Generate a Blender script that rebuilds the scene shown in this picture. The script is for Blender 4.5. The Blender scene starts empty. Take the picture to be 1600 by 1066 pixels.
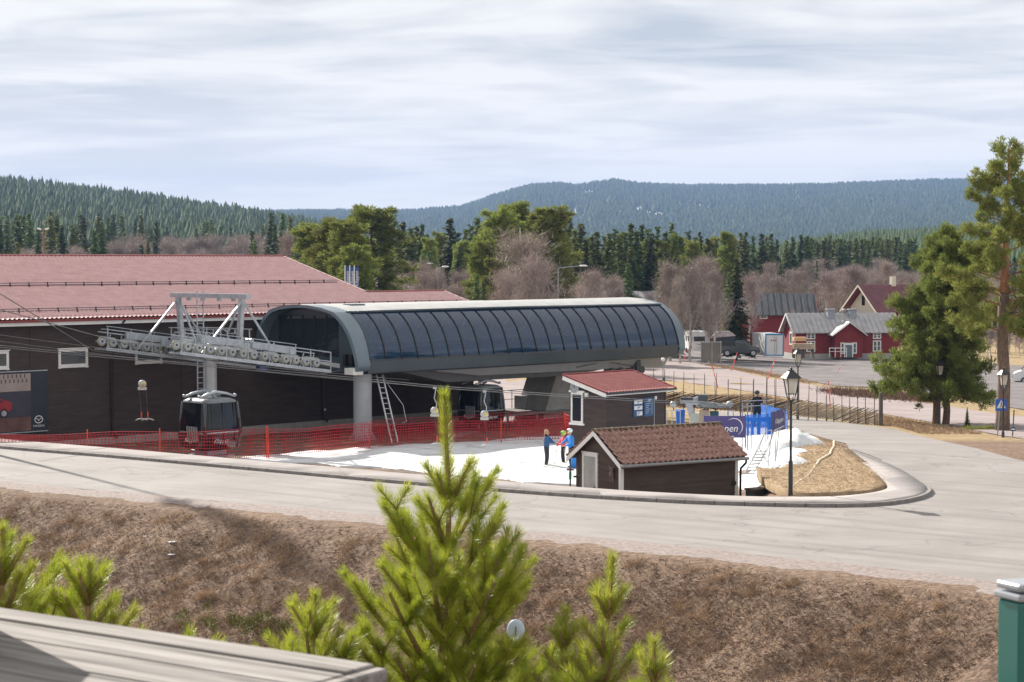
import bpy, bmesh, math, random
import numpy as np
from mathutils import Vector, Matrix
R = math.radians
rng = np.random.default_rng(7)
random.seed(7)
sc = bpy.context.scene
COL = sc.collection
# ------------------------------------------------------------------ camera
CZ, F = 8.1, 3000.0
TH = math.atan(125 / F)
cd = bpy.data.cameras.new('camera'); cam = bpy.data.objects.new('camera', cd); COL.objects.link(cam)
cam.location = (0, 0, CZ); cam.rotation_euler = (math.pi / 2 - TH, 0, 0)
cd.sensor_width = 36; cd.lens = F / 1600 * 36; cd.clip_start = 0.1; cd.clip_end = 20000
cd.dof.use_dof = True; cd.dof.focus_distance = 95; cd.dof.aperture_fstop = 14.0
sc.camera = cam
# ------------------------------------------------------------------ light
SUN = Vector((-0.56, 0.83, 0)).normalized() * math.cos(R(32)); SUN.z = math.sin(R(32))
w = bpy.data.worlds.new('World'); sc.world = w; w.use_nodes = True
nt = w.node_tree; nt.nodes.clear()
def wn(t, **k):
    n = nt.nodes.new(t)
    for a, b in k.items(): setattr(n, a, b)
    return n
out = wn('ShaderNodeOutputWorld'); bg = wn('ShaderNodeBackground'); nt.links.new(bg.outputs[0], out.inputs[0])
sky = wn('ShaderNodeTexSky', sky_type='NISHITA', sun_disc=False, sun_elevation=R(32), sun_rotation=math.atan2(SUN.x, SUN.y), air_density=1.0, dust_density=1.2)
bg.inputs[1].default_value = 0.050
tc = wn('ShaderNodeTexCoord')
sep = wn('ShaderNodeSeparateXYZ'); nt.links.new(tc.outputs['Generated'], sep.inputs[0])
def wm(op, a, b=None):
    n = wn('ShaderNodeMath', operation=op)
    for i, v in enumerate((a, b)):
        if v is None: continue
        if isinstance(v, (int, float)): n.inputs[i].default_value = v
        else: nt.links.new(v, n.inputs[i])
    return n.outputs[0]
zc = wm('ADD', wm('MAXIMUM', sep.outputs[2], 0.0), 0.055)
cx = wm('DIVIDE', sep.outputs[0], zc); cy = wm('DIVIDE', sep.outputs[1], zc)
cmb = wn('ShaderNodeCombineXYZ'); nt.links.new(cx, cmb.inputs[0]); nt.links.new(cy, cmb.inputs[1])
def cloud(scale, rot, sx, sy, det, dist, off):
    mp = wn('ShaderNodeMapping'); mp.inputs['Rotation'].default_value = (0, 0, rot)
    mp.inputs['Scale'].default_value = (sx, sy, 1); mp.inputs['Location'].default_value = off
    nt.links.new(cmb.outputs[0], mp.inputs[0])
    n = wn('ShaderNodeTexNoise'); n.inputs['Scale'].default_value = scale; n.inputs['Detail'].default_value = det
    n.inputs['Roughness'].default_value = 0.52; n.inputs['Distortion'].default_value = dist
    nt.links.new(mp.outputs[0], n.inputs['Vector']); return n.outputs['Fac']
c1 = cloud(1.0, R(6), 0.55, 0.62, 8, 0.7, (3.1, 1.7, 0))
c2 = cloud(1.0, R(-12), 1.3, 1.9, 9, 1.2, (9.3, 4.2, 0))
cs = wm('ADD', wm('MULTIPLY', c1, 0.68), wm('MULTIPLY', c2, 0.32))
cr = wn('ShaderNodeValToRGB'); nt.links.new(cs, cr.inputs[0])
e = cr.color_ramp.elements
e[0].position = 0.40; e[0].color = (0, 0, 0, 1); e[1].position = 0.56; e[1].color = (1, 1, 1, 1)
# cloud body colour: blue-grey thin parts to bright white parts
ccol = wn('ShaderNodeMix', data_type='RGBA')
ccol.inputs[6].default_value = (6.5, 6.8, 7.0, 1); ccol.inputs[7].default_value = (11.2, 10.9, 10.3, 1)
nt.links.new(cr.outputs[0], ccol.inputs[0])
# low band near the horizon is more even and pale
mr = wn('ShaderNodeMapRange'); nt.links.new(sep.outputs[2], mr.inputs[0])
mr.inputs[1].default_value = 0.0; mr.inputs[2].default_value = 0.11; mr.inputs[3].default_value = 0.85; mr.inputs[4].default_value = 0.0
cc2 = wn('ShaderNodeMix', data_type='RGBA'); cc2.inputs[7].default_value = (14.0, 13.1, 11.7, 1)
nt.links.new(mr.outputs[0], cc2.inputs[0]); nt.links.new(ccol.outputs[2], cc2.inputs[6])
mx = wn('ShaderNodeMix', data_type='RGBA'); mx.inputs[0].default_value = 0.96
nt.links.new(sky.outputs[0], mx.inputs[6]); nt.links.new(cc2.outputs[2], mx.inputs[7]); nt.links.new(mx.outputs[2], bg.inputs[0])
sd = bpy.data.lights.new('sun', 'SUN'); so = bpy.data.objects.new('sun', sd); COL.objects.link(so)
sd.energy = 5.0; sd.angle = R(0.6); sd.color = (1.0, 0.935, 0.85)
so.rotation_euler = SUN.to_track_quat('Z', 'Y').to_euler()
so.location = (0, 0, 60)
sc.view_settings.view_transform = 'Standard'; sc.view_settings.look = 'None'; sc.view_settings.gamma = 1
sc.view_settings.exposure = 0.95
sc.render.engine = 'CYCLES'
sc.cycles.max_bounces = 6; sc.cycles.diffuse_bounces = 2; sc.cycles.glossy_bounces = 2
sc.cycles.transmission_bounces = 3; sc.cycles.transparent_max_bounces = 8; sc.cycles.volume_bounces = 0
sc.cycles.use_denoising = True

# ------------------------------------------------------------------ helpers
def ray(px, py):
    xc = (px - 800) / F; yc = -(py - 533) / F
    return Vector((xc, math.cos(TH) + yc * math.sin(TH), -math.sin(TH) + yc * math.cos(TH)))
def P(px, py, D):
    d = ray(px, py); d *= D / d.y
    return Vector((d.x, d.y, CZ + d.z))
def PZ(px, py, z=0.0):
    d = ray(px, py); d *= (z - CZ) / d.z
    return Vector((d.x, d.y, z))
def on_wall(px, py, O, ang):
    n = Vector((-math.sin(ang), math.cos(ang), 0)); e_ = Vector((math.cos(ang), math.sin(ang), 0))
    d = ray(px, py); C = Vector((0, 0, CZ)); t = (Vector(O) - C).dot(n) / d.dot(n); p = C + d * t
    return (p - Vector(O)).dot(e_), p.z - O[2]

MATS = {}
def M(name, c1, c2=None, scale=4.0, rough=0.8, bump=0.0, bscale=None, metal=0.0, spec=0.5, stretch=(1, 1, 1), detail=5, c3=None, rnd=0.0, lo=0.35, hi=0.65, emit=None, bdist=0.02, coat=0.0, cr=0.05):
    if name in MATS: return MATS[name]
    m = bpy.data.materials.new(name); m.use_nodes = True; MATS[name] = m
    t = m.node_tree; b = t.nodes['Principled BSDF']
    b.inputs['Roughness'].default_value = rough; b.inputs['Metallic'].default_value = metal
    b.inputs['Specular IOR Level'].default_value = spec
    if coat: b.inputs['Coat Weight'].default_value = coat; b.inputs['Coat Roughness'].default_value = cr
    c1 = (*c1, 1)
    b.inputs['Base Color'].default_value = c1
    tcn = t.nodes.new('ShaderNodeTexCoord'); mp = t.nodes.new('ShaderNodeMapping')
    mp.inputs['Scale'].default_value = stretch; t.links.new(tcn.outputs['Object'], mp.inputs[0])
    def noise(s, d):
        n = t.nodes.new('ShaderNodeTexNoise'); n.inputs['Scale'].default_value = s; n.inputs['Detail'].default_value = d
        n.inputs['Roughness'].default_value = 0.6; t.links.new(mp.outputs[0], n.inputs['Vector']); return n
    if c2 is None: c2 = tuple(x * 0.85 for x in c1[:3])
    n = noise(scale, detail); r = t.nodes.new('ShaderNodeValToRGB'); t.links.new(n.outputs['Fac'], r.inputs[0])
    r.color_ramp.elements[0].position = lo; r.color_ramp.elements[0].color = c1
    r.color_ramp.elements[1].position = hi; r.color_ramp.elements[1].color = (*c2, 1)
    if c3 is not None:
        q = r.color_ramp.elements.new((lo + hi) / 2); q.color = (*c3, 1)
    col = r.outputs[0]
    if rnd:
        oi = t.nodes.new('ShaderNodeObjectInfo'); hs = t.nodes.new('ShaderNodeHueSaturation')
        mr_ = t.nodes.new('ShaderNodeMapRange'); mr_.inputs[3].default_value = 1 - rnd; mr_.inputs[4].default_value = 1 + rnd
        t.links.new(oi.outputs['Random'], mr_.inputs[0]); t.links.new(mr_.outputs[0], hs.inputs['Value'])
        m2 = t.nodes.new('ShaderNodeMapRange'); m2.inputs[3].default_value = 0.5 - rnd * 0.06; m2.inputs[4].default_value = 0.5 + rnd * 0.06
        mu = t.nodes.new('ShaderNodeMath'); mu.operation = 'FRACT'; mv = t.nodes.new('ShaderNodeMath'); mv.operation = 'MULTIPLY'; mv.inputs[1].default_value = 7.3
        t.links.new(oi.outputs['Random'], mv.inputs[0]); t.links.new(mv.outputs[0], mu.inputs[0]); t.links.new(mu.outputs[0], m2.inputs[0])
        t.links.new(m2.outputs[0], hs.inputs['Hue']); t.links.new(col, hs.inputs['Color']); col = hs.outputs[0]
    t.links.new(col, b.inputs['Base Color'])
    if bump:
        bn = noise(bscale or scale * 3, 6); bp = t.nodes.new('ShaderNodeBump'); bp.inputs['Strength'].default_value = bump
        bp.inputs['Distance'].default_value = bdist; t.links.new(bn.outputs['Fac'], bp.inputs['Height']); t.links.new(bp.outputs[0], b.inputs['Normal'])
    if emit: b.inputs['Emission Color'].default_value = (*emit[:3], 1); b.inputs['Emission Strength'].default_value = emit[3]
    return m
def glass_mat(name, col, alpha=0.5, rough=0.05, spec=0.8):
    if name in MATS: return MATS[name]
    m = bpy.data.materials.new(name); m.use_nodes = True; MATS[name] = m; t = m.node_tree; b = t.nodes['Principled BSDF']
    b.inputs['Base Color'].default_value = (*col, 1); b.inputs['Roughness'].default_value = rough; b.inputs['Specular IOR Level'].default_value = spec
    b.inputs['Alpha'].default_value = alpha
    n = t.nodes.new('ShaderNodeTexNoise'); n.inputs['Scale'].default_value = 1.2; bp = t.nodes.new('ShaderNodeBump'); bp.inputs['Strength'].default_value = 0.12; bp.inputs['Distance'].default_value = 0.03
    tcn = t.nodes.new('ShaderNodeTexCoord'); t.links.new(tcn.outputs['Object'], n.inputs['Vector'])
    t.links.new(n.outputs['Fac'], bp.inputs['Height']); t.links.new(bp.outputs[0], b.inputs['Normal'])
    return m

class MB:
    def __init__(s): s.v = []; s.f = []; s.m = []; s.sm = []
    def add(s, vs, fs, mi=0, smooth=False):
        o = len(s.v); s.v += [tuple(x) for x in vs]
        for f in fs: s.f.append(tuple(i + o for i in f)); s.m.append(mi); s.sm.append(smooth)
        return s
    def box(s, x0, x1, y0, y1, z0, z1, mi=0):
        vs = [(x, y, z) for z in (z0, z1) for y in (y0, y1) for x in (x0, x1)]
        return s.add(vs, [(0, 2, 3, 1), (4, 5, 7, 6), (0, 1, 5, 4), (2, 6, 7, 3), (0, 4, 6, 2), (1, 3, 7, 5)], mi)
    def cbox(s, c, sx, sy, sz, mi=0, rz=0, ry=0, rx=0):
        m = Matrix.Rotation(rz, 3, 'Z') @ Matrix.Rotation(ry, 3, 'Y') @ Matrix.Rotation(rx, 3, 'X')
        vs = [Vector(c) + m @ Vector((a * sx / 2, b * sy / 2, d * sz / 2)) for d in (-1, 1) for b in (-1, 1) for a in (-1, 1)]
        return s.add(vs, [(0, 2, 3, 1), (4, 5, 7, 6), (0, 1, 5, 4), (2, 6, 7, 3), (0, 4, 6, 2), (1, 3, 7, 5)], mi)
    def bar(s, p, q, wx, wy=None, mi=0, up=(0, 0, 1)):
        p = Vector(p); q = Vector(q); wy = wy or wx; d = (q - p).normalized(); up = Vector(up)
        if abs(d.dot(up)) > 0.98: up = Vector((1, 0, 0))
        a = d.cross(up).normalized() * wx / 2; b = d.cross(a).normalized() * wy / 2
        vs = [c + i * a + j * b for c in (p, q) for (i, j) in ((-1, -1), (1, -1), (1, 1), (-1, 1))]
        return s.add(vs, [(0, 1, 2, 3), (7, 6, 5, 4), (0, 4, 5, 1), (1, 5, 6, 2), (2, 6, 7, 3), (3, 7, 4, 0)], mi)
    def cyl(s, p, q, r0, r1=None, n=12, mi=0, cap=True):
        p = Vector(p); q = Vector(q); r1 = r0 if r1 is None else r1; d = (q - p).normalized()
        up = Vector((0, 0, 1)) if abs(d.z) < 0.95 else Vector((1, 0, 0)); a = d.cross(up).normalized(); b = d.cross(a)
        vs = [c + (a * math.cos(t) + b * math.sin(t)) * r for c, r in ((p, r0), (q, r1)) for t in [i * 2 * math.pi / n for i in range(n)]]
        s.add(vs, [(i, i + n, (i + 1) % n + n, (i + 1) % n) for i in range(n)], mi, True)
        if cap: s.add(vs, [tuple(range(n)), tuple(range(2 * n - 1, n - 1, -1))], mi)
        return s
    def tube(s, pts, r, n=6, mi=0):
        pts = [Vector(p) for p in pts]; rs = r if isinstance(r, (list, tuple)) else [r] * len(pts)
        o = len(s.v); prev = None
        for i, p in enumerate(pts):
            d = (pts[min(i + 1, len(pts) - 1)] - pts[max(i - 1, 0)]).normalized()
            if prev is None: up = Vector((0, 0, 1)) if abs(d.z) < 0.9 else Vector((1, 0, 0)); a = d.cross(up).normalized()
            else: a = (prev - d * prev.dot(d)).normalized()
            prev = a; b = d.cross(a)
            for k in range(n):
                t = k * 2 * math.pi / n; s.v.append(tuple(p + (a * math.cos(t) + b * math.sin(t)) * rs[i]))
        for i in range(len(pts) - 1):
            for k in range(n):
                s.f.append((o + i * n + k, o + i * n + (k + 1) % n, o + (i + 1) * n + (k + 1) % n, o + (i + 1) * n + k)); s.m.append(mi); s.sm.append(True)
        s.f.append(tuple(o + k for k in range(n))[::-1]); s.m.append(mi); s.sm.append(False)
        e_ = o + (len(pts) - 1) * n; s.f.append(tuple(e_ + k for k in range(n))); s.m.append(mi); s.sm.append(False)
        return s
    def lathe(s, prof, c=(0, 0, 0), n=16, mi=0, axis='Z', smooth=True):
        vs = []
        for r, z in prof:
            for k in range(n):
                t = k * 2 * math.pi / n; x, y = r * math.cos(t), r * math.sin(t)
                v = (x, y, z) if axis == 'Z' else ((z, x, y) if axis == 'X' else (x, z, y))
                vs.append((v[0] + c[0], v[1] + c[1], v[2] + c[2]))
        fs = [(i * n + k, i * n + (k + 1) % n, (i + 1) * n + (k + 1) % n, (i + 1) * n + k) for i in range(len(prof) - 1) for k in range(n)]
        s.add(vs, fs, mi, smooth)
        s.add(vs, [tuple(range(n))[::-1], tuple((len(prof) - 1) * n + k for k in range(n))], mi); return s
    def prism(s, poly, z0, z1, mi=0, axis='Z'):
        n = len(poly)
        def tr(a, b, c): return {'Z': (a, b, c), 'Y': (a, c, b), 'X': (c, a, b)}[axis]
        vs = [tr(a, b, z0) for a, b in poly] + [tr(a, b, z1) for a, b in poly]
        fs = [tuple(range(n))[::-1], tuple(range(n, 2 * n))] + [(i, (i + 1) % n, (i + 1) % n + n, i + n) for i in range(n)]
        return s.add(vs, fs, mi)
    def sphere(s, c, r, n=12, m=8, mi=0, sc=(1, 1, 1)):
        prof = [(r * math.sin(math.pi * i / m) + 1e-4, -r * math.cos(math.pi * i / m)) for i in range(m + 1)]
        o = len(s.v); s.lathe(prof, (0, 0, 0), n, mi)
        for i in range(o, len(s.v)): x, y, z = s.v[i]; s.v[i] = (x * sc[0] + c[0], y * sc[1] + c[1], z * sc[2] + c[2])
        return s
    def xf(s, mat):
        s.v = [tuple(mat @ Vector(p)) for p in s.v]; return s
    def build(s, name, mats, parent=None, loc=None, rz=None, fix=True):
        me = bpy.data.meshes.new(name); me.from_pydata(s.v, [], s.f)
        ms = mats if isinstance(mats, (list, tuple)) else [mats]
        for m in ms: me.materials.append(m)
        me.polygons.foreach_set('material_index', s.m); me.polygons.foreach_set('use_smooth', s.sm)
        if fix:
            bm = bmesh.new(); bm.from_mesh(me); bmesh.ops.recalc_face_normals(bm, faces=bm.faces); bm.to_mesh(me); bm.free()
        me.update()
        return link(name, me, parent, loc, rz)
def link(name, me, parent=None, loc=None, rz=None):
    o = bpy.data.objects.new(name, me); COL.objects.link(o)
    if parent: o.parent = parent
    if loc is not None: o.location = loc
    if rz is not None: o.rotation_euler = (0, 0, rz)
    return o
def tag(o, label=None, cat=None, group=None, kind=None):
    if label: o['label'] = label
    if cat: o['category'] = cat
    if group: o['group'] = group
    if kind: o['kind'] = kind
    return o
def thing(name, label, cat, loc=(0, 0, 0), rz=0, group=None):
    o = bpy.data.objects.new(name, None); COL.objects.link(o); o.location = loc; o.rotation_euler = (0, 0, rz)
    o.empty_display_size = 0.3
    return tag(o, label, cat, group)
def copy_tree(o, parent=None):
    c = o.copy(); COL.objects.link(c)
    if parent: c.parent = parent
    for ch in o.children: copy_tree(ch, c)
    return c
def text(s, size, name, mat, parent, loc, rot, depth=0.004, sx=1.0, shear=0, align='CENTER', label=None):
    cu = bpy.data.curves.new(name, 'FONT'); cu.body = s; cu.size = size; cu.extrude = depth; cu.align_x = align; cu.align_y = 'CENTER'; cu.shear = shear
    t = bpy.data.objects.new(name, cu); COL.objects.link(t)
    me = bpy.data.meshes.new_from_object(t.evaluated_get(bpy.context.evaluated_depsgraph_get())); bpy.data.objects.remove(t)
    me.materials.clear(); me.materials.append(mat)
    o = link(name, me, parent); o.location = loc; o.rotation_euler = rot; o.scale = (sx, 1, 1)
    return o
def npmesh(name, verts, faces, mat, smooth=False):
    """fast mesh from numpy: verts (N,3), faces (M,k)"""
    me = bpy.data.meshes.new(name); k = faces.shape[1]
    me.vertices.add(len(verts)); me.vertices.foreach_set('co', verts.astype(np.float32).ravel())
    me.loops.add(faces.size); me.loops.foreach_set('vertex_index', faces.astype(np.int32).ravel())
    me.polygons.add(len(faces)); me.polygons.foreach_set('loop_start', np.arange(0, faces.size, k, dtype=np.int32))
    me.polygons.foreach_set('loop_total', np.full(len(faces), k, np.int32))
    if smooth: me.polygons.foreach_set('use_smooth', np.ones(len(faces), bool))
    for m in (mat if isinstance(mat, list) else [mat]): me.materials.append(m)
    me.update(calc_edges=True); return me
# smooth value noise in numpy
_tab = np.random.default_rng(3).random((256, 256))
def vnoise(x, y):
    xi = np.floor(x).astype(int); yi = np.floor(y).astype(int); fx = x - xi; fy = y - yi
    fx = fx * fx * (3 - 2 * fx); fy = fy * fy * (3 - 2 * fy)
    a = _tab[xi % 256, yi % 256]; b = _tab[(xi + 1) % 256, yi % 256]; c = _tab[xi % 256, (yi + 1) % 256]; d = _tab[(xi + 1) % 256, (yi + 1) % 256]
    return (a * (1 - fx) + b * fx) * (1 - fy) + (c * (1 - fx) + d * fx) * fy
def fbm(x, y, o=4):
    s = 0; a = 0.5
    for i in range(o): s = s + a * (vnoise(x * 2 ** i + 17 * i, y * 2 ** i + 31 * i) - 0.5); a *= 0.5
    return s
def sstep(a, b, x):
    t = np.clip((x - a) / (b - a), 0, 1); return t * t * (3 - 2 * t)
# ------------------------------------------------------------------ ground shape
def pzl(lst, z): return np.array([[*PZ(a, b, z)[:2]] for a, b in lst])
KERB = [(-500, 652), (-200, 678), (0, 697), (100, 705), (200, 713), (300, 722), (400, 731), (500, 740), (600, 749), (700, 757), (800, 765), (900, 772), (1000, 778), (1100, 783), (1200, 786), (1280, 787.5), (1350, 787), (1400, 783.5), (1440, 776), (1456, 768.5), (1457, 762), (1440, 750), (1415, 734), (1390, 719), (1350, 703), (1312, 692)]
INNER = [(-500, 642), (-200, 667), (0, 686), (100, 694), (200, 702), (300, 711), (400, 719.5), (500, 728), (600, 737), (700, 745), (800, 753), (900, 761), (1000, 768), (1100, 773), (1180, 776), (1250, 776.5), (1300, 776), (1350, 772), (1383, 766), (1389, 759), (1376, 744), (1355, 724), (1328, 704), (1300, 691)]
NEAR = [(-500, 715), (-200, 737), (0, 754), (200, 772), (400, 790), (600, 809), (800, 829), (1000, 849), (1200, 871), (1400, 892), (1500, 904), (1600, 920), (1800, 955), (2200, 1040)]
kerb_w = pzl(KERB, 0.15); inner_w = pzl(INNER, 0.15); near_w = pzl(NEAR, 0.0)
def GH(X, D):
    X = np.asarray(X, float); D = np.asarray(D, float)
    # left side: ground behind the pavement falls to the snow
    di = np.interp(X, inner_w[:15, 0], inner_w[:15, 1])
    s = (D - di) * 0.82
    gl = np.interp(s, [-1, 0.0, 0.5, 2.2, 14, 30], [0, 0.0, -0.25, -0.95, -1.5, -1.5])
    far = np.interp(D, [0, 100, 130, 250, 400, 20000], [9, -1.5, -2.05, -4.1, -4.4, -4.4])
    gl = np.where(D > 100, np.minimum(gl, far), gl)
    gr = np.interp(D, [0, 82, 100, 128, 250, 400, 20000], [0, 0, -0.95, -2.05, -4.1, -4.4, -4.4])
    u = X / np.maximum(D, 1)
    wl = 1 - sstep(0.112, 0.150, u)
    g = gl * wl + gr * (1 - wl)
    # pavement island at the bend stays up
    # foreground bank
    de = np.interp(X, near_w[:, 0], near_w[:, 1])
    q = (de - D) * 0.86
    bank = -0.38 * np.maximum(q - 2.1, 0) - 0.05 * np.maximum(q - .3, 0)
    bank = np.maximum(bank, -5.5)
    rise = 4.6 - 0.47 * (D - 9)
    fg = np.maximum(bank, np.minimum(rise, 5.6))
    amp = sstep(2.0, 4.2, q) * (1 - sstep(30, 45, q))
    fg = fg + amp * (fbm(X * 0.45, D * 0.45, 3) * 0.9 + fbm(X * 2.1 + 5, D * 2.1, 3) * 0.36)
    g = np.where(q > 0, fg, g)
    # dirt roughness beyond the road
    rough = sstep(0.5, 3, s) * wl * sstep(66, 72, D)
    g = g + np.where(q > 0, 0, rough * fbm(X * 0.7, D * 0.7, 3) * 0.12)
    # hills
    def hill(prof, Dr, D0, sub, nz):
        pu = [(a - 800) / F for a, b in prof]; ph = [CZ + (408 - b) / F * Dr - sub for a, b in prof]
        h = np.interp(u, pu, ph) + 4.4
        return np.maximum(h, 0) * sstep(D0, Dr, D) * (1 + nz * fbm(X / 260 + 3, D / 420, 3)) 
    lh = hill([(-1500, 200), (-400, 235), (0, 287), (100, 297), (200, 308), (300, 322), (400, 336), (480, 350), (560, 368), (650, 392), (760, 408)], 2200, 620, 13, 0.0)
    rh = hill([(1040, 412), (1120, 402), (1200, 390), (1250, 382), (1330, 369), (1450, 362), (1600, 352), (1800, 340), (2600, 300)], 1500, 640, 12, 0.0)
    fh = hill([(-400, 380), (300, 362), (480, 347), (590, 338), (650, 331), (720, 322), (770, 304), (830, 288), (870, 285), (900, 289), (960, 281), (1000, 286), (1100, 289), (1200, 292), (1300, 295), (1400, 294), (1500, 293), (1600, 293), (2000, 285), (3000, 300)], 6500, 2400, 30, 0.06)
    return g + lh + rh + np.where(D < 6500, fh, fh * 1.0)
def G(x, y): return float(GH(np.array([x]), np.array([y]))[0])
def hit(px, py, zoff=0.0):
    d = ray(px, py); d = d / d.y; Ds = np.concatenate([np.arange(30, 260, 0.1), np.arange(260, 700, 1)])
    z = CZ + d.z * Ds; g = GH(d.x * Ds, Ds) + zoff; i = int(np.argmax(z < g))
    if i <= 0: i = len(Ds) - 1
    D = Ds[i]; return Vector((d.x * D, D, g[i]))
def hitD(px, D):
    X = (px - 800) / F * D; return Vector((X, D, G(X, D)))

CLR = [(925, 298, 22), (1018, 331, 20), (1086, 325, 27), (1247, 309, 13), (1407, 295, 9), (905, 336, 8), (1585, 300, 10)]
CL = []
for a_, b_, w_ in CLR:
    Ds = np.arange(3000, 6500, 20.0); d_ = ray(a_, b_); d_ = d_ / d_.y; zz_ = CZ + d_.z * Ds; k_ = zz_ < GH(d_.x * Ds, Ds) + 4
    Dc = Ds[int(np.argmax(k_))] if k_.any() else 6000; CL.append((d_.x * Dc, Dc, w_ * 1.25 / F * Dc, 260))
def clearing(X, D, s=1.0):
    c = np.zeros(len(X), bool)
    for x, y, a, b in CL: c |= ((X - x) / (a * s)) ** 2 + ((D - y) / (b * s)) ** 2 < 1 + 1.9 * fbm(X / 22, D / 45, 3)
    return c
Drows = np.concatenate([np.arange(-12, 40, 1.0), np.arange(40, 74, 0.22), np.arange(74, 140, 0.8), np.arange(140, 400, 5), np.arange(400, 1000, 20), np.geomspace(1000, 11000, 90)])
us = np.linspace(-0.62, 0.62, 420)
DD, UU = np.meshgrid(Drows, us, indexing='ij'); XX = UU * (np.maximum(DD, 0) + 35)
ZZ = GH(XX, DD)
# keep terrain under the paved sheets
V = np.stack([XX, DD, ZZ], -1).reshape(-1, 3); nr, nc = XX.shape
ii = (np.arange(nr - 1)[:, None] * nc + np.arange(nc - 1)[None]).ravel()
Fc = np.stack([ii, ii + 1, ii + nc + 1, ii + nc], -1)

def ground_mat():
    m = bpy.data.materials.new('dead grass and soil'); m.use_nodes = True; t = m.node_tree; b = t.nodes['Principled BSDF']
    b.inputs['Roughness'].default_value = 0.95; b.inputs['Specular IOR Level'].default_value = 0.15
    tcn = t.nodes.new('ShaderNodeTexCoord')
    def noise(s, d, st=(1, 1, 1)):
        mp = t.nodes.new('ShaderNodeMapping'); mp.inputs['Scale'].default_value = st; t.links.new(tcn.outputs['Object'], mp.inputs[0])
        n = t.nodes.new('ShaderNodeTexNoise'); n.inputs['Scale'].default_value = s; n.inputs['Detail'].default_value = d; n.inputs['Roughness'].default_value = 0.65
        t.links.new(mp.outputs[0], n.inputs['Vector']); return n.outputs['Fac']
    def ramp(f, els):
        r = t.nodes.new('ShaderNodeValToRGB'); t.links.new(f, r.inputs[0]); r.color_ramp.elements[0].position = els[0][0]; r.color_ramp.elements[0].color = (*els[0][1], 1)
        r.color_ramp.elements[1].position = els[-1][0]; r.color_ramp.elements[1].color = (*els[-1][1], 1)
        for p, c in els[1:-1]: q = r.color_ramp.elements.new(p); q.color = (*c, 1)
        return r.outputs[0]
    near = ramp(noise(5.5, 9), [(0.30, (0.05, 0.034, 0.024)), (0.45, (0.160, 0.104, 0.075)), (0.62, (0.32, 0.222, 0.16))])
    big = ramp(noise(0.25, 3), [(0.4, (0.16, 0.115, 0.085)), (0.65, (0.30, 0.225, 0.16))])
    mxx = t.nodes.new('ShaderNodeMix'); mxx.data_type = 'RGBA'; mxx.inputs[0].default_value = 0.35; t.links.new(near, mxx.inputs[6]); t.links.new(big, mxx.inputs[7])
    straw = ramp(noise(2.2, 8), [(0.35, (0.22, 0.155, 0.085)), (0.6, (0.40, 0.30, 0.17))])
    forest = ramp(noise(0.012, 6), [(0.4, (0.030, 0.046, 0.024)), (0.6, (0.055, 0.07, 0.036))])
    sp = t.nodes.new('ShaderNodeSeparateXYZ'); t.links.new(tcn.outputs['Object'], sp.inputs[0])
    def mrange(a, b_):
        q = t.nodes.new('ShaderNodeMapRange'); q.inputs[1].default_value = a; q.inputs[2].default_value = b_; t.links.new(sp.outputs[1], q.inputs[0]); return q.outputs[0]
    a1 = t.nodes.new('ShaderNodeMix'); a1.data_type = 'RGBA'; t.links.new(mrange(90, 94), a1.inputs[0]); t.links.new(mxx.outputs[2], a1.inputs[6]); t.links.new(straw, a1.inputs[7])
    a2 = t.nodes.new('ShaderNodeMix'); a2.data_type = 'RGBA'; t.links.new(mrange(330, 420), a2.inputs[0]); t.links.new(a1.outputs[2], a2.inputs[6]); t.links.new(forest, a2.inputs[7])
    if True: pass
    # clearings still white with snow on the far hill
    sn = t.nodes.new('ShaderNodeMath'); sn.operation = 'GREATER_THAN'; sn.inputs[1].default_value = 2.0
    t.links.new(noise(0.0033, 3, (1.0, 0.5, 1)), sn.inputs[0])
    fa = t.nodes.new('ShaderNodeMath'); fa.operation = 'GREATER_THAN'; fa.inputs[1].default_value = 3300; t.links.new(sp.outputs[1], fa.inputs[0])
    ml = t.nodes.new('ShaderNodeMath'); ml.operation = 'MULTIPLY'; t.links.new(sn.outputs[0], ml.inputs[0]); t.links.new(fa.outputs[0], ml.inputs[1])
    a3 = t.nodes.new('ShaderNodeMix'); a3.data_type = 'RGBA'; a3.inputs[7].default_value = (0.8, 0.82, 0.85, 1); t.links.new(ml.outputs[0], a3.inputs[0]); t.links.new(a2.outputs[2], a3.inputs[6])
    t.links.new(a3.outputs[2], b.inputs['Base Color'])
    bp = t.nodes.new('ShaderNodeBump'); bp.inputs['Strength'].default_value = 1.0; bp.inputs['Distance'].default_value = 0.12
    t.links.new(noise(7.0, 9), bp.inputs['Height']); t.links.new(bp.outputs[0], b.inputs['Normal'])
    return m
GM = ground_mat()
tag(link('ground', npmesh('ground', V, Fc, GM, True)), kind='structure')

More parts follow.
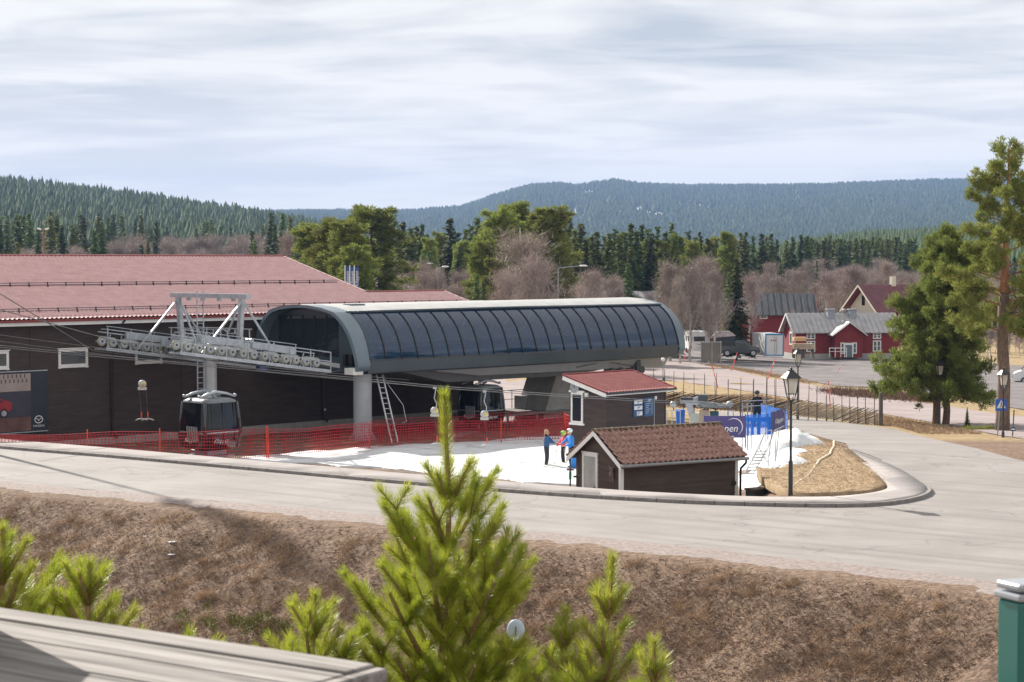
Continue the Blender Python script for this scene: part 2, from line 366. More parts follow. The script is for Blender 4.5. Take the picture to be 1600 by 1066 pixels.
def inpoly(poly, x, y):
    c = np.zeros(len(x), bool); n = len(poly)
    for i in range(n):
        x0, y0 = poly[i]; x1, y1 = poly[(i + 1) % n]
        if y0 == y1: continue
        c ^= ((y0 > y) != (y1 > y)) & (x < (x1 - x0) * (y - y0) / (y1 - y0) + x0)
    return c
def smoothpoly(p, it=2):
    for _ in range(it):
        q = []
        for i in range(len(p)):
            a = Vector(p[i]); b = Vector(p[(i + 1) % len(p)]); q += [a * .75 + b * .25, a * .25 + b * .75]
        p = q
    return [(v[0], v[1]) for v in p]
def sheet(name, poly, mat, off=0.02, cell=2.0, zf=None, edge=0.0, kind='structure', thick=0):
    """flat polygon (world x,y) cut by a grid and laid on the ground"""
    bm = bmesh.new(); vs = [bm.verts.new((x, y, 0)) for x, y in poly]; bm.faces.new(vs)
    xs = [p[0] for p in poly]; ys = [p[1] for p in poly]
    for a0, a1, ax in ((min(xs), max(xs), 0), (min(ys), max(ys), 1)):
        k = a0 + cell * .5
        while k < a1:
            co = (k, 0, 0) if ax == 0 else (0, k, 0); no = (1, 0, 0) if ax == 0 else (0, 1, 0)
            bmesh.ops.bisect_plane(bm, geom=bm.verts[:] + bm.edges[:] + bm.faces[:], plane_co=co, plane_no=no); k += cell
    me = bpy.data.meshes.new(name); bm.to_mesh(me); bm.free(); n = len(me.vertices)
    co = np.empty(n * 3, np.float32); me.vertices.foreach_get('co', co); co = co.reshape(-1, 3)
    co[:, 2] = (GH(co[:, 0], co[:, 1]) if zf is None else zf(co[:, 0], co[:, 1])) + off
    me.vertices.foreach_set('co', co.ravel()); me.materials.append(mat)
    me.polygons.foreach_set('use_smooth', [True] * len(me.polygons)); me.update()
    bm = bmesh.new(); bm.from_mesh(me); bmesh.ops.recalc_face_normals(bm, faces=bm.faces)
    if sum(f.normal.z for f in bm.faces) < 0: bmesh.ops.reverse_faces(bm, faces=bm.faces)
    if thick:
        be = [e_ for e_ in bm.edges if e_.is_boundary]; r = bmesh.ops.extrude_edge_only(bm, edges=be)
        for v in r['geom']:
            if isinstance(v, bmesh.types.BMVert): v.co.z -= thick
    bm.to_mesh(me); bm.free()
    return tag(link(name, me), kind=kind)
def roadmat(name, a, b_, c, streak, scale=0.35, rot=0.0):
    m = bpy.data.materials.new(name); m.use_nodes = True; t = m.node_tree; b = t.nodes['Principled BSDF']; b.inputs['Roughness'].default_value = 0.9; b.inputs['Specular IOR Level'].default_value = 0.25
    tcn = t.nodes.new('ShaderNodeTexCoord')
    def noise(s, d, st=(1, 1, 1), ro=0, w_=0.6):
        mp = t.nodes.new('ShaderNodeMapping'); mp.inputs['Rotation'].default_value = (0, 0, ro); mp2 = t.nodes.new('ShaderNodeMapping'); mp2.inputs['Scale'].default_value = st
        t.links.new(tcn.outputs['Object'], mp.inputs[0]); t.links.new(mp.outputs[0], mp2.inputs[0])
        n = t.nodes.new('ShaderNodeTexNoise'); n.inputs['Scale'].default_value = s; n.inputs['Detail'].default_value = d; n.inputs['Roughness'].default_value = w_
        t.links.new(mp2.outputs[0], n.inputs['Vector']); return n.outputs['Fac']
    r = t.nodes.new('ShaderNodeValToRGB'); t.links.new(noise(scale, 5), r.inputs[0])
    r.color_ramp.elements[0].position = .35; r.color_ramp.elements[0].color = (*a, 1); r.color_ramp.elements[1].position = .65; r.color_ramp.elements[1].color = (*b_, 1)
    s2 = t.nodes.new('ShaderNodeMapRange'); t.links.new(noise(1.3, 4, (0.05, 1.0, 1), rot), s2.inputs[0]); s2.inputs[1].default_value = .48; s2.inputs[2].default_value = .72; s2.inputs[3].default_value = 0; s2.inputs[4].default_value = streak
    x1 = t.nodes.new('ShaderNodeMix'); x1.data_type = 'RGBA'; x1.inputs[7].default_value = (*c, 1); t.links.new(s2.outputs[0], x1.inputs[0]); t.links.new(r.outputs[0], x1.inputs[6])
    g = t.nodes.new('ShaderNodeMapRange'); t.links.new(noise(26, 3, w_=.8), g.inputs[0]); g.inputs[1].default_value = .3; g.inputs[2].default_value = .7; g.inputs[3].default_value = .82; g.inputs[4].default_value = 1.14
    # thin cracks
    vo = t.nodes.new('ShaderNodeTexVoronoi'); vo.feature = 'DISTANCE_TO_EDGE'; vo.inputs['Scale'].default_value = 0.11
    dm = t.nodes.new('ShaderNodeVectorMath'); dm.operation = 'ADD'; nn = t.nodes.new('ShaderNodeTexNoise'); nn.inputs['Scale'].default_value = .5; nn.inputs['Detail'].default_value = 6
    sc_ = t.nodes.new('ShaderNodeVectorMath'); sc_.operation = 'SCALE'; sc_.inputs['Scale'].default_value = 3.5; t.links.new(tcn.outputs['Object'], nn.inputs['Vector']); t.links.new(nn.outputs['Color'], sc_.inputs[0])
    t.links.new(tcn.outputs['Object'], dm.inputs[0]); t.links.new(sc_.outputs[0], dm.inputs[1]); t.links.new(dm.outputs[0], vo.inputs['Vector'])
    ck = t.nodes.new('ShaderNodeMapRange'); t.links.new(vo.outputs['Distance'], ck.inputs[0]); ck.inputs[1].default_value = 0.0; ck.inputs[2].default_value = 0.009; ck.inputs[3].default_value = .78; ck.inputs[4].default_value = 1
    mu = t.nodes.new('ShaderNodeMath'); mu.operation = 'MULTIPLY'; t.links.new(g.outputs[0], mu.inputs[0]); t.links.new(ck.outputs[0], mu.inputs[1])
    vm = t.nodes.new('ShaderNodeVectorMath'); vm.operation = 'SCALE'; t.links.new(x1.outputs[2], vm.inputs[0]); t.links.new(mu.outputs[0], vm.inputs['Scale'])
    t.links.new(vm.outputs[0], b.inputs['Base Color'])
    bp = t.nodes.new('ShaderNodeBump'); bp.inputs['Strength'].default_value = .35; bp.inputs['Distance'].default_value = .02; t.links.new(noise(30, 3), bp.inputs['Height']); t.links.new(bp.outputs[0], b.inputs['Normal'])
    return m
asph = roadmat('worn asphalt', (.235, .216, .205), (.29, .27, .258), (.185, .166, .156), .75, rot=R(38))
asph2 = roadmat('reddish asphalt', (.27, .222, .216), (.32, .27, .262), (.205, .16, .155), .9, rot=R(60))
pav = roadmat('pavement asphalt', (.275, .25, .24), (.335, .305, .295), (.22, .195, .187), .5)
gravel = M('gravel', (.15, .13, .12), (.25, .22, .2), scale=1.6, rough=.95, bump=.6, bscale=14, detail=8, spec=.2)
soilm = M('yard soil', (.10, .065, .05), (.22, .16, .12), scale=1.4, rough=.95, bump=.8, bscale=8, detail=8, spec=.2)
strawm = M('dry verge grass', (.23, .165, .10), (.38, .285, .18), scale=3.0, rough=.95, bump=.8, bscale=11, detail=8, spec=.1)
# kerb (granite stones), pavement
kerbm = M('kerb stone', (.17, .15, .142), (.26, .235, .22), scale=6, rough=.85, bump=.3)
def resample(pts, step):
    pts = [Vector((p[0], p[1])) for p in pts]; out_ = [pts[0]]; acc = 0
    for a, b in zip(pts, pts[1:]):
        L = (b - a).length; t = step - acc
        while t <= L: out_.append(a.lerp(b, t / L)); t += step
        acc = (acc + L) % step
    return out_
def chaikin(p, it=2):
    p = [Vector((a[0], a[1])) for a in p]
    for _ in range(it):
        q = [p[0]]
        for a, b in zip(p, p[1:]): q += [a * .75 + b * .25, a * .25 + b * .75]
        p = q + [p[-1]]
    return p
kc = chaikin(kerb_w, 2); kr = resample(kc, 1.0)
mb = MB()
nkr = len(kr)
for i in range(nkr - 1):
    a, b = kr[i], kr[i + 1]; d = (b - a).normalized(); n = Vector((-d.y, d.x))  # n points to the pavement side
    a2 = a + d * .012; b2 = b - d * .012; w_ = .14
    tt = 1 if a.x < 12 else max(.10, float(1 - sstep(71.5, 79, a.y)))   # kerb drops flush at the end of the bend
    za, zb = G(a.x, a.y), G(b.x, b.y); za = zb = 0 if i < nkr - 22 else 0
    z0 = max(G(a.x, a.y), G(b.x, b.y)) if i > nkr - 40 else 0
    z0 = min(z0, 0)
    vs = [(a2.x, a2.y, z0 - .25), (b2.x, b2.y, z0 - .25), (b2.x + n.x * w_, b2.y + n.y * w_, z0 - .25), (a2.x + n.x * w_, a2.y + n.y * w_, z0 - .25)]
    ch = .02; zt = z0 + .155 * tt
    tp = [(a2.x + n.x * ch, a2.y + n.y * ch, zt), (b2.x + n.x * ch, b2.y + n.y * ch, zt), (b2.x + n.x * w_, b2.y + n.y * w_, zt), (a2.x + n.x * w_, a2.y + n.y * w_, zt)]
    md = [(a2.x, a2.y, zt - ch), (b2.x, b2.y, zt - ch)]
    mb.add(vs + tp + md, [(0, 1, 9, 8), (8, 9, 5, 4), (4, 5, 6, 7), (1, 2, 6, 5, 9), (3, 0, 8, 4, 7), (2, 3, 7, 6)])
tag(mb.build('kerb', kerbm), kind='structure')
inr = [tuple(p) for p in chaikin(inner_w, 2)]
ko = []
for i in range(nkr):
    a = kr[max(i - 1, 0)]; b = kr[min(i + 1, nkr - 1)]; d = (b - a).normalized(); p = kr[i]; ko.append((p.x - d.y * .13, p.y + d.x * .13))
def zpav(x, y):
    g = GH(x, y); base = np.where(y > 68.5, np.minimum(GH(x, y) * (x > 12), 0), 0)
    base = np.where(x > 12, np.minimum(np.interp(y, [0, 82, 100], [0, 0, -.95]), 0), 0)
    return base + .145 * (1 - sstep(71.5, 79, y) * (x > 12)) + .008
sheet('pavement', ko + inr[::-1], pav, 0, 1.5, zpav, thick=.2)
# the road in front with the bend to the right
kb = [(p.x, p.y) for p in kr]
FAR1 = [(1322, 694), (1288, 686), (1262, 678), (1235, 668), (1190, 660), (1120, 652), (1110, 640), (1180, 644), (1240, 650.5), (1300, 658.5), (1400, 672), (1480, 692), (1540, 706), (1600, 722), (1700, 752), (2000, 860)]
far1 = [tuple(hit(a, b)[:2]) for a, b in FAR1]
def zroad(x, y):
    return np.where(x > 12, np.interp(y, [0, 82, 100, 128, 250], [0, 0, -.95, -2.05, -4.1]), 0)
sheet('road', kb[:-1] + far1 + [tuple(p) for p in near_w[::-1]], asph, .03, 2.0, zroad)
# gravel shoulder on this side of the road, ragged edge
ns = chaikin(near_w, 2); sh = []
for i, p in enumerate(resample(ns, .5)): sh.append((p.x, p.y - 2.3 - .55 * float(fbm(np.array([i * .31]), np.array([2.]), 3)) * 2))
def zsh(x, y):
    de_ = np.interp(x, near_w[:, 0], near_w[:, 1]); q_ = (de_ - y) * .86
    return GH(x, y) + .035 - .055 * np.clip(q_ / 1.7, 0, 2) + .05 * fbm(x * 1.3, y * 1.3, 4)
sheet('gravel_shoulder', [(p.x, p.y + .12) for p in resample(ns, .5)] + sh[::-1], M('pink gravel', (.20, .165, .15), (.32, .27, .25), scale=7, rough=.95, bump=.5, bscale=20, detail=8, spec=.2), 0, .35, zsh)
# road behind and parking area
R2N = [(700, 690), (860, 640), (985, 596), (1040, 594), (1130, 606), (1224, 621), (1300, 634), (1376, 647), (1500, 668), (1600, 687), (1900, 745)]
R2F = [(2000, 700), (1600, 652), (1500, 638), (1440, 630), (1381, 622), (1290, 606), (1240, 597), (1198, 591), (1119, 572), (1040, 559.5), (960, 551), (760, 540), (560, 535)]
PK = [(1040, 560), (1119, 572.5), (1165, 580), (1240, 592), (1310, 604.5), (1360, 606), (1430, 612), (1600, 641), (1800, 670), (1800, 590), (1600, 572), (1500, 566), (1420, 562), (1340, 560), (1240, 554), (1150, 549), (1040, 545), (900, 540)]
sheet('main_road', [tuple(hit(a, b)[:2]) for a, b in R2N + R2F], asph2, .03, 4.0)
sheet('parking_area', [tuple(hit(a, b)[:2]) for a, b in PK], M('grey gravel', (.12, .108, .108), (.20, .182, .18), scale=.5, rough=.95, bump=.5, bscale=8, detail=9, spec=.2), .045, 4.0)
# brown soil in front of the hall and below the station
YD = [(-400, 660), (0, 684), (300, 709), (600, 735), (900, 760), (1170, 776), (1185, 740), (1150, 690), (1120, 668), (1000, 645), (860, 642), (700, 650), (400, 668), (-400, 730)]
yw = [tuple(PZ(a, b, .15)[:2]) for a, b in YD[:6]] + [tuple(PZ(a, b, -1.4)[:2]) for a, b in YD[6:-1]] + [(-52, 92)]
sheet('yard_soil', yw, soilm, .012, 1.6)
# snow
def zsnow(x, y): return GH(x, y) + .05 + .09 * (fbm(x * .6, y * .6, 4) + .3) + .02 * fbm(x * 5, y * 5, 3)
SN = [(350, 720), (420, 712), (500, 706), (600, 700), (640, 696), (700, 694), (800, 687), (900, 682), (1000, 676), (1060, 672), (1120, 668), (1180, 669), (1215, 672), (1250, 676), (1240, 688), (1210, 697), (1228, 703), (1262, 706), (1254, 716), (1235, 722), (1244, 733), (1222, 742), (1204, 753), (1190, 758), (1160, 764), (1000, 766), (870, 760), (750, 748), (600, 735), (500, 727), (420, 722)]
snowm = M('snow', (.44, .43, .42), (.68, .69, .70), scale=1.0, rough=.6, bump=.8, bscale=5, detail=9, spec=.3, c3=(.63, .64, .65), lo=.32, hi=.62, bdist=.06)
swp = smoothpoly([tuple(hit(a, b)[:2]) for a, b in SN], 2)
sq = []
for i, (x, y) in enumerate(swp): sq.append((x + .25 * math.sin(i * 2.1) * .6, y + .35 * math.sin(i * 1.37 + 1)))
sheet('snow_field', sq, snowm, 0, .7, zsnow, thick=.15)

for x, y, a, b in CL:
    sheet('snow_clearing', [(x + a * math.cos(t_) * (1 + .15 * math.sin(3 * t_)), y + b * math.sin(t_)) for t_ in np.linspace(0, 6.1, 24)], snowm, 1.2, 60)
# ------------------------------------------------------------------ shared materials
steel = M('galvanised steel', (.34, .37, .40), (.46, .49, .52), scale=3, rough=.45, metal=.55, bump=.05)
dsteel = M('dark steel', (.03, .032, .036), (.05, .05, .055), scale=5, rough=.5)
white = M('white paint', (.70, .70, .70), (.80, .79, .77), scale=3, rough=.5, bump=.06)
brownb = M('dark brown boards', (.050, .037, .033), (.070, .053, .047), scale=2.5, rough=.75, bump=.15, bscale=18, stretch=(.3, .3, 2), spec=.3)
brownh = M('brown hut boards', (.072, .052, .043), (.105, .078, .064), scale=2.5, rough=.8, bump=.25, bscale=20, stretch=(.3, .3, 2), spec=.25)
blackm = M('black paint', (.012, .012, .013), (.02, .02, .02), rough=.4)
concrete = M('concrete', (.30, .29, .275), (.40, .39, .37), scale=2.2, rough=.9, bump=.3, detail=8)
slate = M('slate blue cladding', (.040, .060, .074), (.052, .074, .088), scale=.8, rough=.33, spec=.5, coat=.2)
slate2 = M('grey blue end frame', (.115, .155, .19), (.145, .19, .225), scale=.8, rough=.35, coat=.2)
roofgrey = M('pale membrane roof', (.30, .305, .305), (.38, .38, .37), scale=1.1, rough=.6, detail=7)
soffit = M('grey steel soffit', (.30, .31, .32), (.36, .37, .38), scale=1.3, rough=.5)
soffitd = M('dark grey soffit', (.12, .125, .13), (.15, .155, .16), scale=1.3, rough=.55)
navy = glass_mat('tinted navy glass', (.006, .032, .082), .86, .02, .7)
dglass = glass_mat('dark window glass', (.02, .026, .035), .93, .06)
winglass = glass_mat('window glass', (.10, .12, .13), .75, .05)
redtile = M('red metal tile', (.64, .33, .315), (.76, .43, .41), scale=1.5, rough=.28, spec=1.0, bump=.05, detail=6, coat=1.0, cr=.14)
redtrim = M('dark red trim', (.20, .03, .03), (.26, .045, .04), rough=.45)

def lap_wall(mb, x0, x1, z0, z1, y=0.0, pitch=.2, d=.022, xr=None, mi=0):
    """overlapping boards facing -y"""
    z = z0
    while z < z1 - 1e-3:
        zt = min(z + pitch, z1)
        a, b = (x0, x1) if xr is None else xr(z)
        a2, b2 = (x0, x1) if xr is None else xr(zt)
        if b - a > .02:
            mb.add([(a, y - d, z), (b, y - d, z), (b2, y, zt), (a2, y, zt), (a, y, z), (b, y, z)], [(0, 1, 2, 3), (4, 5, 1, 0)], mi)
        z = zt
    return mb
def tile_plane(L, W, px=.22, step=.38, amp=.022, th=.03, seg=6, clip=None):
    """tile sheet: x 0..L along the eave, y 0..W up the slope, with wave and course steps"""
    nx = int(L / px * seg); xs = np.linspace(0, L, nx + 1); prof = amp * (0.5 + 0.5 * np.sin(xs / px * 2 * np.pi)) ** 0.8
    rows = []; y = 0
    while y < W - .01:
        y1 = min(y + step, W); rows.append((y, th)); rows.append((y1 - .001, 0.0)); y = y1
    vs = []
    for yy, t_ in rows: vs.append(np.stack([xs, np.full_like(xs, yy), prof + t_], -1))
    V_ = np.concatenate(vs); n = nx + 1; r = len(rows)
    i_ = (np.arange(r - 1)[:, None] * n + np.arange(n - 1)[None]).ravel()
    return V_, np.stack([i_, i_ + 1, i_ + n + 1, i_ + n], -1)
def place_np(V_, mat):
    a = np.array(mat); return V_ @ a[:3, :3].T + a[:3, 3]
def slope_mat(origin, ang):
    return Matrix.Translation(origin) @ Matrix.Rotation(ang, 4, 'X')

# ------------------------------------------------------------------ sports hall
HA = math.atan2(.72, .695); He = Vector((math.cos(HA), math.sin(HA), 0)); Hn = Vector((-He.y, He.x, 0))
H0 = Vector((-25.6, 96.0, -1.5)) - He * 14
hall = thing('sports_hall', 'long dark brown boarded hall with a low red tiled roof behind the snow', 'building', H0, HA)
HL1, HL2, HH = 41.1, 47.4, 6.75      # main body end, extension end, wall height
slp = math.atan(.275)
mb = MB(); lap_wall(mb, 0, HL2, .35, HH + .05, 0, .21, .02)
mb.add([(HL2, 0, -.3), (HL2, 6.4, -.3), (HL2, 6.4, HH), (HL2, 3.2, HH + .88), (HL2, 0, HH)], [(0, 1, 2, 3, 4)])
mb.add([(HL1, 0.3, HH - .3), (HL1, 22.4, -.3), (HL1, 22.4, HH), (HL1, 11.2, HH + 3.05), (HL1, 0.3, HH)], [(0, 1, 2, 3, 4)])
mb.add([(0, 22.4, -.3), (HL1, 22.4, -.3), (HL1, 22.4, HH), (0, 22.4, HH)], [(0, 1, 2, 3)])
mb.add([(0, 0, -.3), (0, 22.4, -.3), (0, 22.4, HH), (0, 11.2, HH + 3.05), (0, 0, HH)], [(0, 1, 2, 3, 4)])
mb.build('wall', brownb, hall)
mb = MB().box(-.1, HL2 + .05, -.06, .5, -.6, .36); mb.build('plinth', concrete, hall)
# roof
mb = MB(); vs = []; fs = []; nv = 0
def addnp(V_, F_):
    global nv
    vs.append(V_); fs.append(F_ + nv); nv += len(V_)
sl = math.sqrt(1 + .275 ** 2)
V1, F1 = tile_plane(HL1 + .4, 11.75 * sl, .27, .60, .06, .07)
addnp(place_np(V1, slope_mat(Vector((-.2, -.55, HH - .15)), slp)), F1)
V2, F2 = tile_plane(HL2 - HL1 + .3, 3.75 * sl, .27, .60, .06, .07)
addnp(place_np(V2, slope_mat(Vector((HL1 + .2, -.55, HH - .15)), slp)), F2)
Vb, Fb = tile_plane(HL1 + .4, 11.75 * sl, .27, .60, .06, .07)
addnp(place_np(Vb, Matrix.Translation((HL1 + .2, 22.95, HH - .15)) @ Matrix.Rotation(math.pi, 4, 'Z') @ Matrix.Rotation(slp, 4, 'X')), Fb)
Vb, Fb = tile_plane(HL2 - HL1 + .3, 3.75 * sl, .27, .60, .06, .07)
addnp(place_np(Vb, Matrix.Translation((HL2 + .5, 6.95, HH - .15)) @ Matrix.Rotation(math.pi, 4, 'Z') @ Matrix.Rotation(slp, 4, 'X')), Fb)
roof = link('roof', npmesh('roof', np.concatenate(vs), np.concatenate(fs), redtile, True), hall)
mb = MB()
zr = HH - .15 + 11.75 * .275 + .05
mb.cyl((-.2, 11.2, zr), (HL1 + .2, 11.2, zr), .11, n=8); mb.build('ridge_cap', redtrim, roof)
mb = MB(); zr2 = HH - .15 + 3.75 * .275 + .05; mb.cyl((HL1 + .1, 3.2, zr2), (HL2 + .5, 3.2, zr2), .09, n=8); mb.build('ridge_cap', redtrim, roof)
mb = MB()   # verge boards and eave trim
def slopebar(mb, x, y0, y1, wx=.12, h=.14, base=HH - .15):
    mb.bar((x, y0, base + (y0 + .55) * .275 + .02), (x, y1, base + (y1 + .55) * .275 + .02), wx, h)
slopebar(mb, HL1 + .27, 3.3, 11.2); mb.build('verge_trim', redtile, roof); mb = MB(); slopebar(mb, HL2 + .55, -.55, 3.2, .12)
mb.build('verge_trim', redtile, roof)
mb = MB().box(-.2, HL2 + .5, -.62, -.545, HH - .24, HH - .12); mb.build('gutter', redtrim, roof)
mb = MB().box(-.2, HL2 + .5, -.535, -.50, HH - .42, HH - .25); mb.box(-.2, HL2 + .45, -.50, 0.02, HH - .42, HH - .39); mb.build('fascia', white, roof)
for hy in (.62, 5.2):   # snow guards
    L = (HL2 if hy < 2 else HL1) - .4
    mb = MB(); zg = HH - .15 + (hy + .55) * .275
    mb.cyl((.1, hy, zg + .24), (L, hy, zg + .24), .018, n=5); mb.cyl((.1, hy, zg + .13), (L, hy, zg + .13), .018, n=5)
    x = .5
    while x < L: mb.bar((x, hy - .05, zg), (x, hy + .02, zg + .28), .03, .09); x += 1.15
    mb.build('snow_guard', dsteel, roof)
# trims (vertical battens) and downpipes, from their place on the wall
def hx(px, py=600): return on_wall(px, py, H0, HA)
mb = MB()
for px in (49, 285, 395, 640): x, _ = hx(px); MB().box(x - .09, x + .09, -.045, .01, .36, HH - .3).build('batten', brownb, hall)
for px in (173, 503):
    x, _ = hx(px); mb = MB()
    mb.tube([(x + .55, -.57, HH - .25), (x + .3, -.45, HH - .5), (x, -.12, HH - .75), (x, -.11, 1.0), (x, -.11, .55), (x + .25, -.2, .3)], .06, 8)
    mb.build('downpipe', blackm, hall)
def hall_window(px0, px1, py0, py1):
    x0, _ = hx(px0); x1, _ = hx(px1); xm = (px0 + px1) / 2
    _, zt = hx(xm, py0); _, zb = hx(xm, py1)
    mb = MB(); f = .14
    mb.box(x0 + f, x1 - f, -.055, .0, zt - f, zt); mb.box(x0 + f, x1 - f, -.055, .0, zb, zb + f)
    mb.box(x0, x0 + f, -.06, .0, zb - .08, zt); mb.box(x1 - f, x1, -.06, .0, zb - .08, zt)
    mb.box(x0 - .06, x1 + .06, -.09, .0, zt + .002, zt + .05); mb.box(x0 - .03, x1 + .03, -.08, .0, zb - .05, zb - .002)
    fr = mb.build('window', white, hall)
    MB().box(x0 + f - .01, x1 - f + .01, -.035, -.028, zb + f - .01, zt - f + .01).build('pane', winglass, fr)
    # stone-like things stored inside are seen through the pane
    MB().box(x0 + f, x0 + (x1 - x0) * .55, -.027, -.024, zb + f, zt - f).build('inner_board', M('beige board', (.30, .22, .15), (.40, .31, .22), scale=3), fr)
hall_window(91, 137, 545, 573); hall_window(-32, 13.5, 549, 577); hall_window(211, 253, 541, 567)
x, z = hx(506, 640); MB().box(x - .08, x + .08, -.1, 0, z - .06, z + .06).build('wall_socket', white, hall)

# ------------------------------------------------------------------ poster on the hall wall
x1p, zt = hx(71, 580); _, zb = hx(71, 672); x0p = x1p - 9.2
post = thing('advertising_banner', 'large printed banner with a red car on the dark hall wall', 'banner', H0 + He * x0p - Hn * .12 + Vector((0, 0, zb)), HA)
PW = x1p - x0p; PH = zt - zb + .03
pm = M('banner print dark', (.012, .016, .030), (.022, .026, .045), scale=.4, rough=.5)
MB().box(0, PW, 0, .02, 0, PH).build('sheet', pm, post)
MB().box(0, PW - .95, -.006, -.001, PH * .68, PH * .97).build('printed_wall', M('print pale wall', (.30, .24, .22), (.40, .33, .31), scale=.5, rough=.5), post)
mb = MB()
for r_, zz in enumerate((.90, .82)):
    x = .2 + .1 * r_
    while x < PW - 1.1: mb.box(x, x + .07, -.010, -.007, PH * zz, PH * (zz + .062)); x += .24
mb.build('printed_slots', M('print slots', (.09, .06, .06), rough=.5), post)
MB().box(0, PW - .95, -.006, -.001, .05, PH * .25).build('printed_floor', M('print floor', (.10, .035, .04), (.20, .11, .08), scale=.7, rough=.5), post)
MB().box(0, PW - .95, -.0055, -.001, PH * .26, PH * .675).build('printed_backdrop', M('print backdrop', (.05, .045, .065), (.035, .033, .05), scale=1, rough=.5), post)
# the printed car (flat print): body outline, windows, wheels
def flat(poly, y, name, mat, parent, th=.003):
    return MB().prism(poly, y, y + th, axis='Y').build(name, mat, parent)
cx0 = PW - 2.05; cz = PH * .27
car = [(-3.6, .06), (-2.9, .0), (-2.2, -.02), (-1.2, .02), (-.55, .12), (-.2, .22), (.0, .38), (.03, .56), (-.02, .72), (-.35, .82), (-.8, .97), (-1.3, 1.02), (-1.9, .97), (-2.5, .70), (-3.2, .62), (-3.8, .5)]
flat([(cx0 + a, cz + b) for a, b in car], -.014, 'printed_car', M('print car red', (.42, .02, .03), (.22, .01, .02), scale=1.5, rough=.4), post)
flat([(cx0 + a, cz + b) for a, b in [(-2.35, .66), (-1.85, .90), (-1.3, .95), (-.8, .90), (-.4, .76), (-1.2, .70)]], -.018, 'printed_car_window', M('print car glass', (.02, .015, .02), (.06, .04, .05), rough=.4), post)
for wx_ in (-.45, -2.75):
    o = MB().cyl((cx0 + wx_, -.022, cz + .17), (cx0 + wx_, -.019, cz + .17), .24, n=16).build('printed_wheel', blackm, post)
    MB().cyl((cx0 + wx_, -.026, cz + .17), (cx0 + wx_, -.023, cz + .17), .15, n=10).build('printed_rim', steel, o)
lw = M('banner lettering', (.75, .75, .78), (.7, .7, .72), rough=.5)
lx, lz = PW - .5, PH * .19
mb = MB(); n = 28
for rr, ang0 in ((.22, 0),):
    for i in range(n):
        a, b = 2 * math.pi * i / n, 2 * math.pi * (i + 1) / n
        mb.add([(lx + .25 * math.cos(a), -.01, lz + .2 * math.sin(a)), (lx + .25 * math.cos(b), -.01, lz + .2 * math.sin(b)), (lx + .205 * math.cos(b), -.01, lz + .155 * math.sin(b)), (lx + .205 * math.cos(a), -.01, lz + .155 * math.sin(a))], [(0, 1, 2, 3)])
mb.add([(lx - .2, -.011, lz + .06), (lx - .1, -.011, lz + .07), (lx, -.011, lz - .02), (lx + .1, -.011, lz + .07), (lx + .2, -.011, lz + .06), (lx + .07, -.011, lz + .01), (lx, -.011, lz - .09), (lx - .07, -.011, lz + .01)], [(0, 1, 7), (1, 2, 6, 7), (2, 3, 5, 6), (3, 4, 5)])
mb.build('emblem', lw, post)
text('MAZDA', .15, 'lettering', lw, post, (lx, -.012, lz - .33), (math.pi / 2, 0, 0), .002, 1.25)
mb = MB().box(-.02, PW + .03, -.03, .03, PH, PH + .05).box(-.02, PW + .03, -.03, .03, -.05, 0); mb.build('rail', steel, post)

# ------------------------------------------------------------------ lift station
SA = R(46.0); Se = Vector((math.cos(SA), math.sin(SA), 0)); Sn = Vector((-Se.y, Se.x, 0))
S0 = Vector((-10.8, 105.1, 0))
st = thing('lift_station', 'long gondola lift station with curved dark blue glass side and pale roof', 'lift station', S0 + Vector((0, 0, -1.6)), SA)
ZB = 1.6  # local z = world z + ZB
RP = [(-2.83, 5.33), (-3.25, 5.05), (-3.62, 4.72), (-3.93, 4.33), (-4.15, 3.9), (-4.32, 3.45), (-4.42, 3.1), (-4.47, 2.82)]
def prof_side(sgn, wl=1.0): return [(y * sgn * wl, z + ZB) for y, z in RP]
SL = 26.0
def sweep(mb, pts0, pts1, x0f, x1f, mi=0, smooth=True):
    n = len(pts0)
    vs_ = [(x0f(i / (n - 1)), p[0], p[1]) for i, p in enumerate(pts0)] + [(x1f(i / (n - 1)), p[0], p[1]) for i, p in enumerate(pts1)]
    mb.add(vs_, [(i, i + 1, i + 1 + n, i + n) for i in range(n - 1)], mi, smooth)
for side, sg in (('right', 1), ('left', -.93)):
    pr = prof_side(sg)
    mb = MB(); sweep(mb, pr, pr, lambda t: 0, lambda t: SL)
    mb.build('glass_side', navy, st, fix=False)
    mb = MB(); NP = 22
    for k in range(NP + 1):
        x = SL * k / NP
        mb.tube([(x, p[0] * 1.004, p[1] + .01) for p in pr], .045, 5)
    mb.build('mullion', blackm, st)
    mb = MB()
    s_ = 1 if sg > 0 else -.93
    mb.add([(0, -4.49 * s_, 2.86 + ZB), (SL, -4.49 * s_, 2.86 + ZB), (SL, -4.54 * s_, 2.76 + ZB), (0, -4.54 * s_, 2.76 + ZB)], [(0, 1, 2, 3)])
    mb.build('sill', blackm, st)
    mb = MB()   # lower band, curving inwards below
    bp_ = [(-4.52, 2.80), (-4.52, 2.74), (-4.40, 2.14), (-4.34, 2.08), (-3.6, 2.06)]
    bpp = [(y * s_, z + ZB) for y, z in bp_]
    sweep(mb, bpp, bpp, lambda t: -.05, lambda t: SL + .05, 0, False); mb.build('lower_band', slate, st, fix=False)
    mb = MB()
    mb.tube([(-.2, -2.86 * s_, 5.36 + ZB), (SL * .5, -2.86 * s_, 5.40 + ZB), (SL + .2, -2.86 * s_, 5.36 + ZB)], .07, 6); mb.build('roof_edge', slate, st)
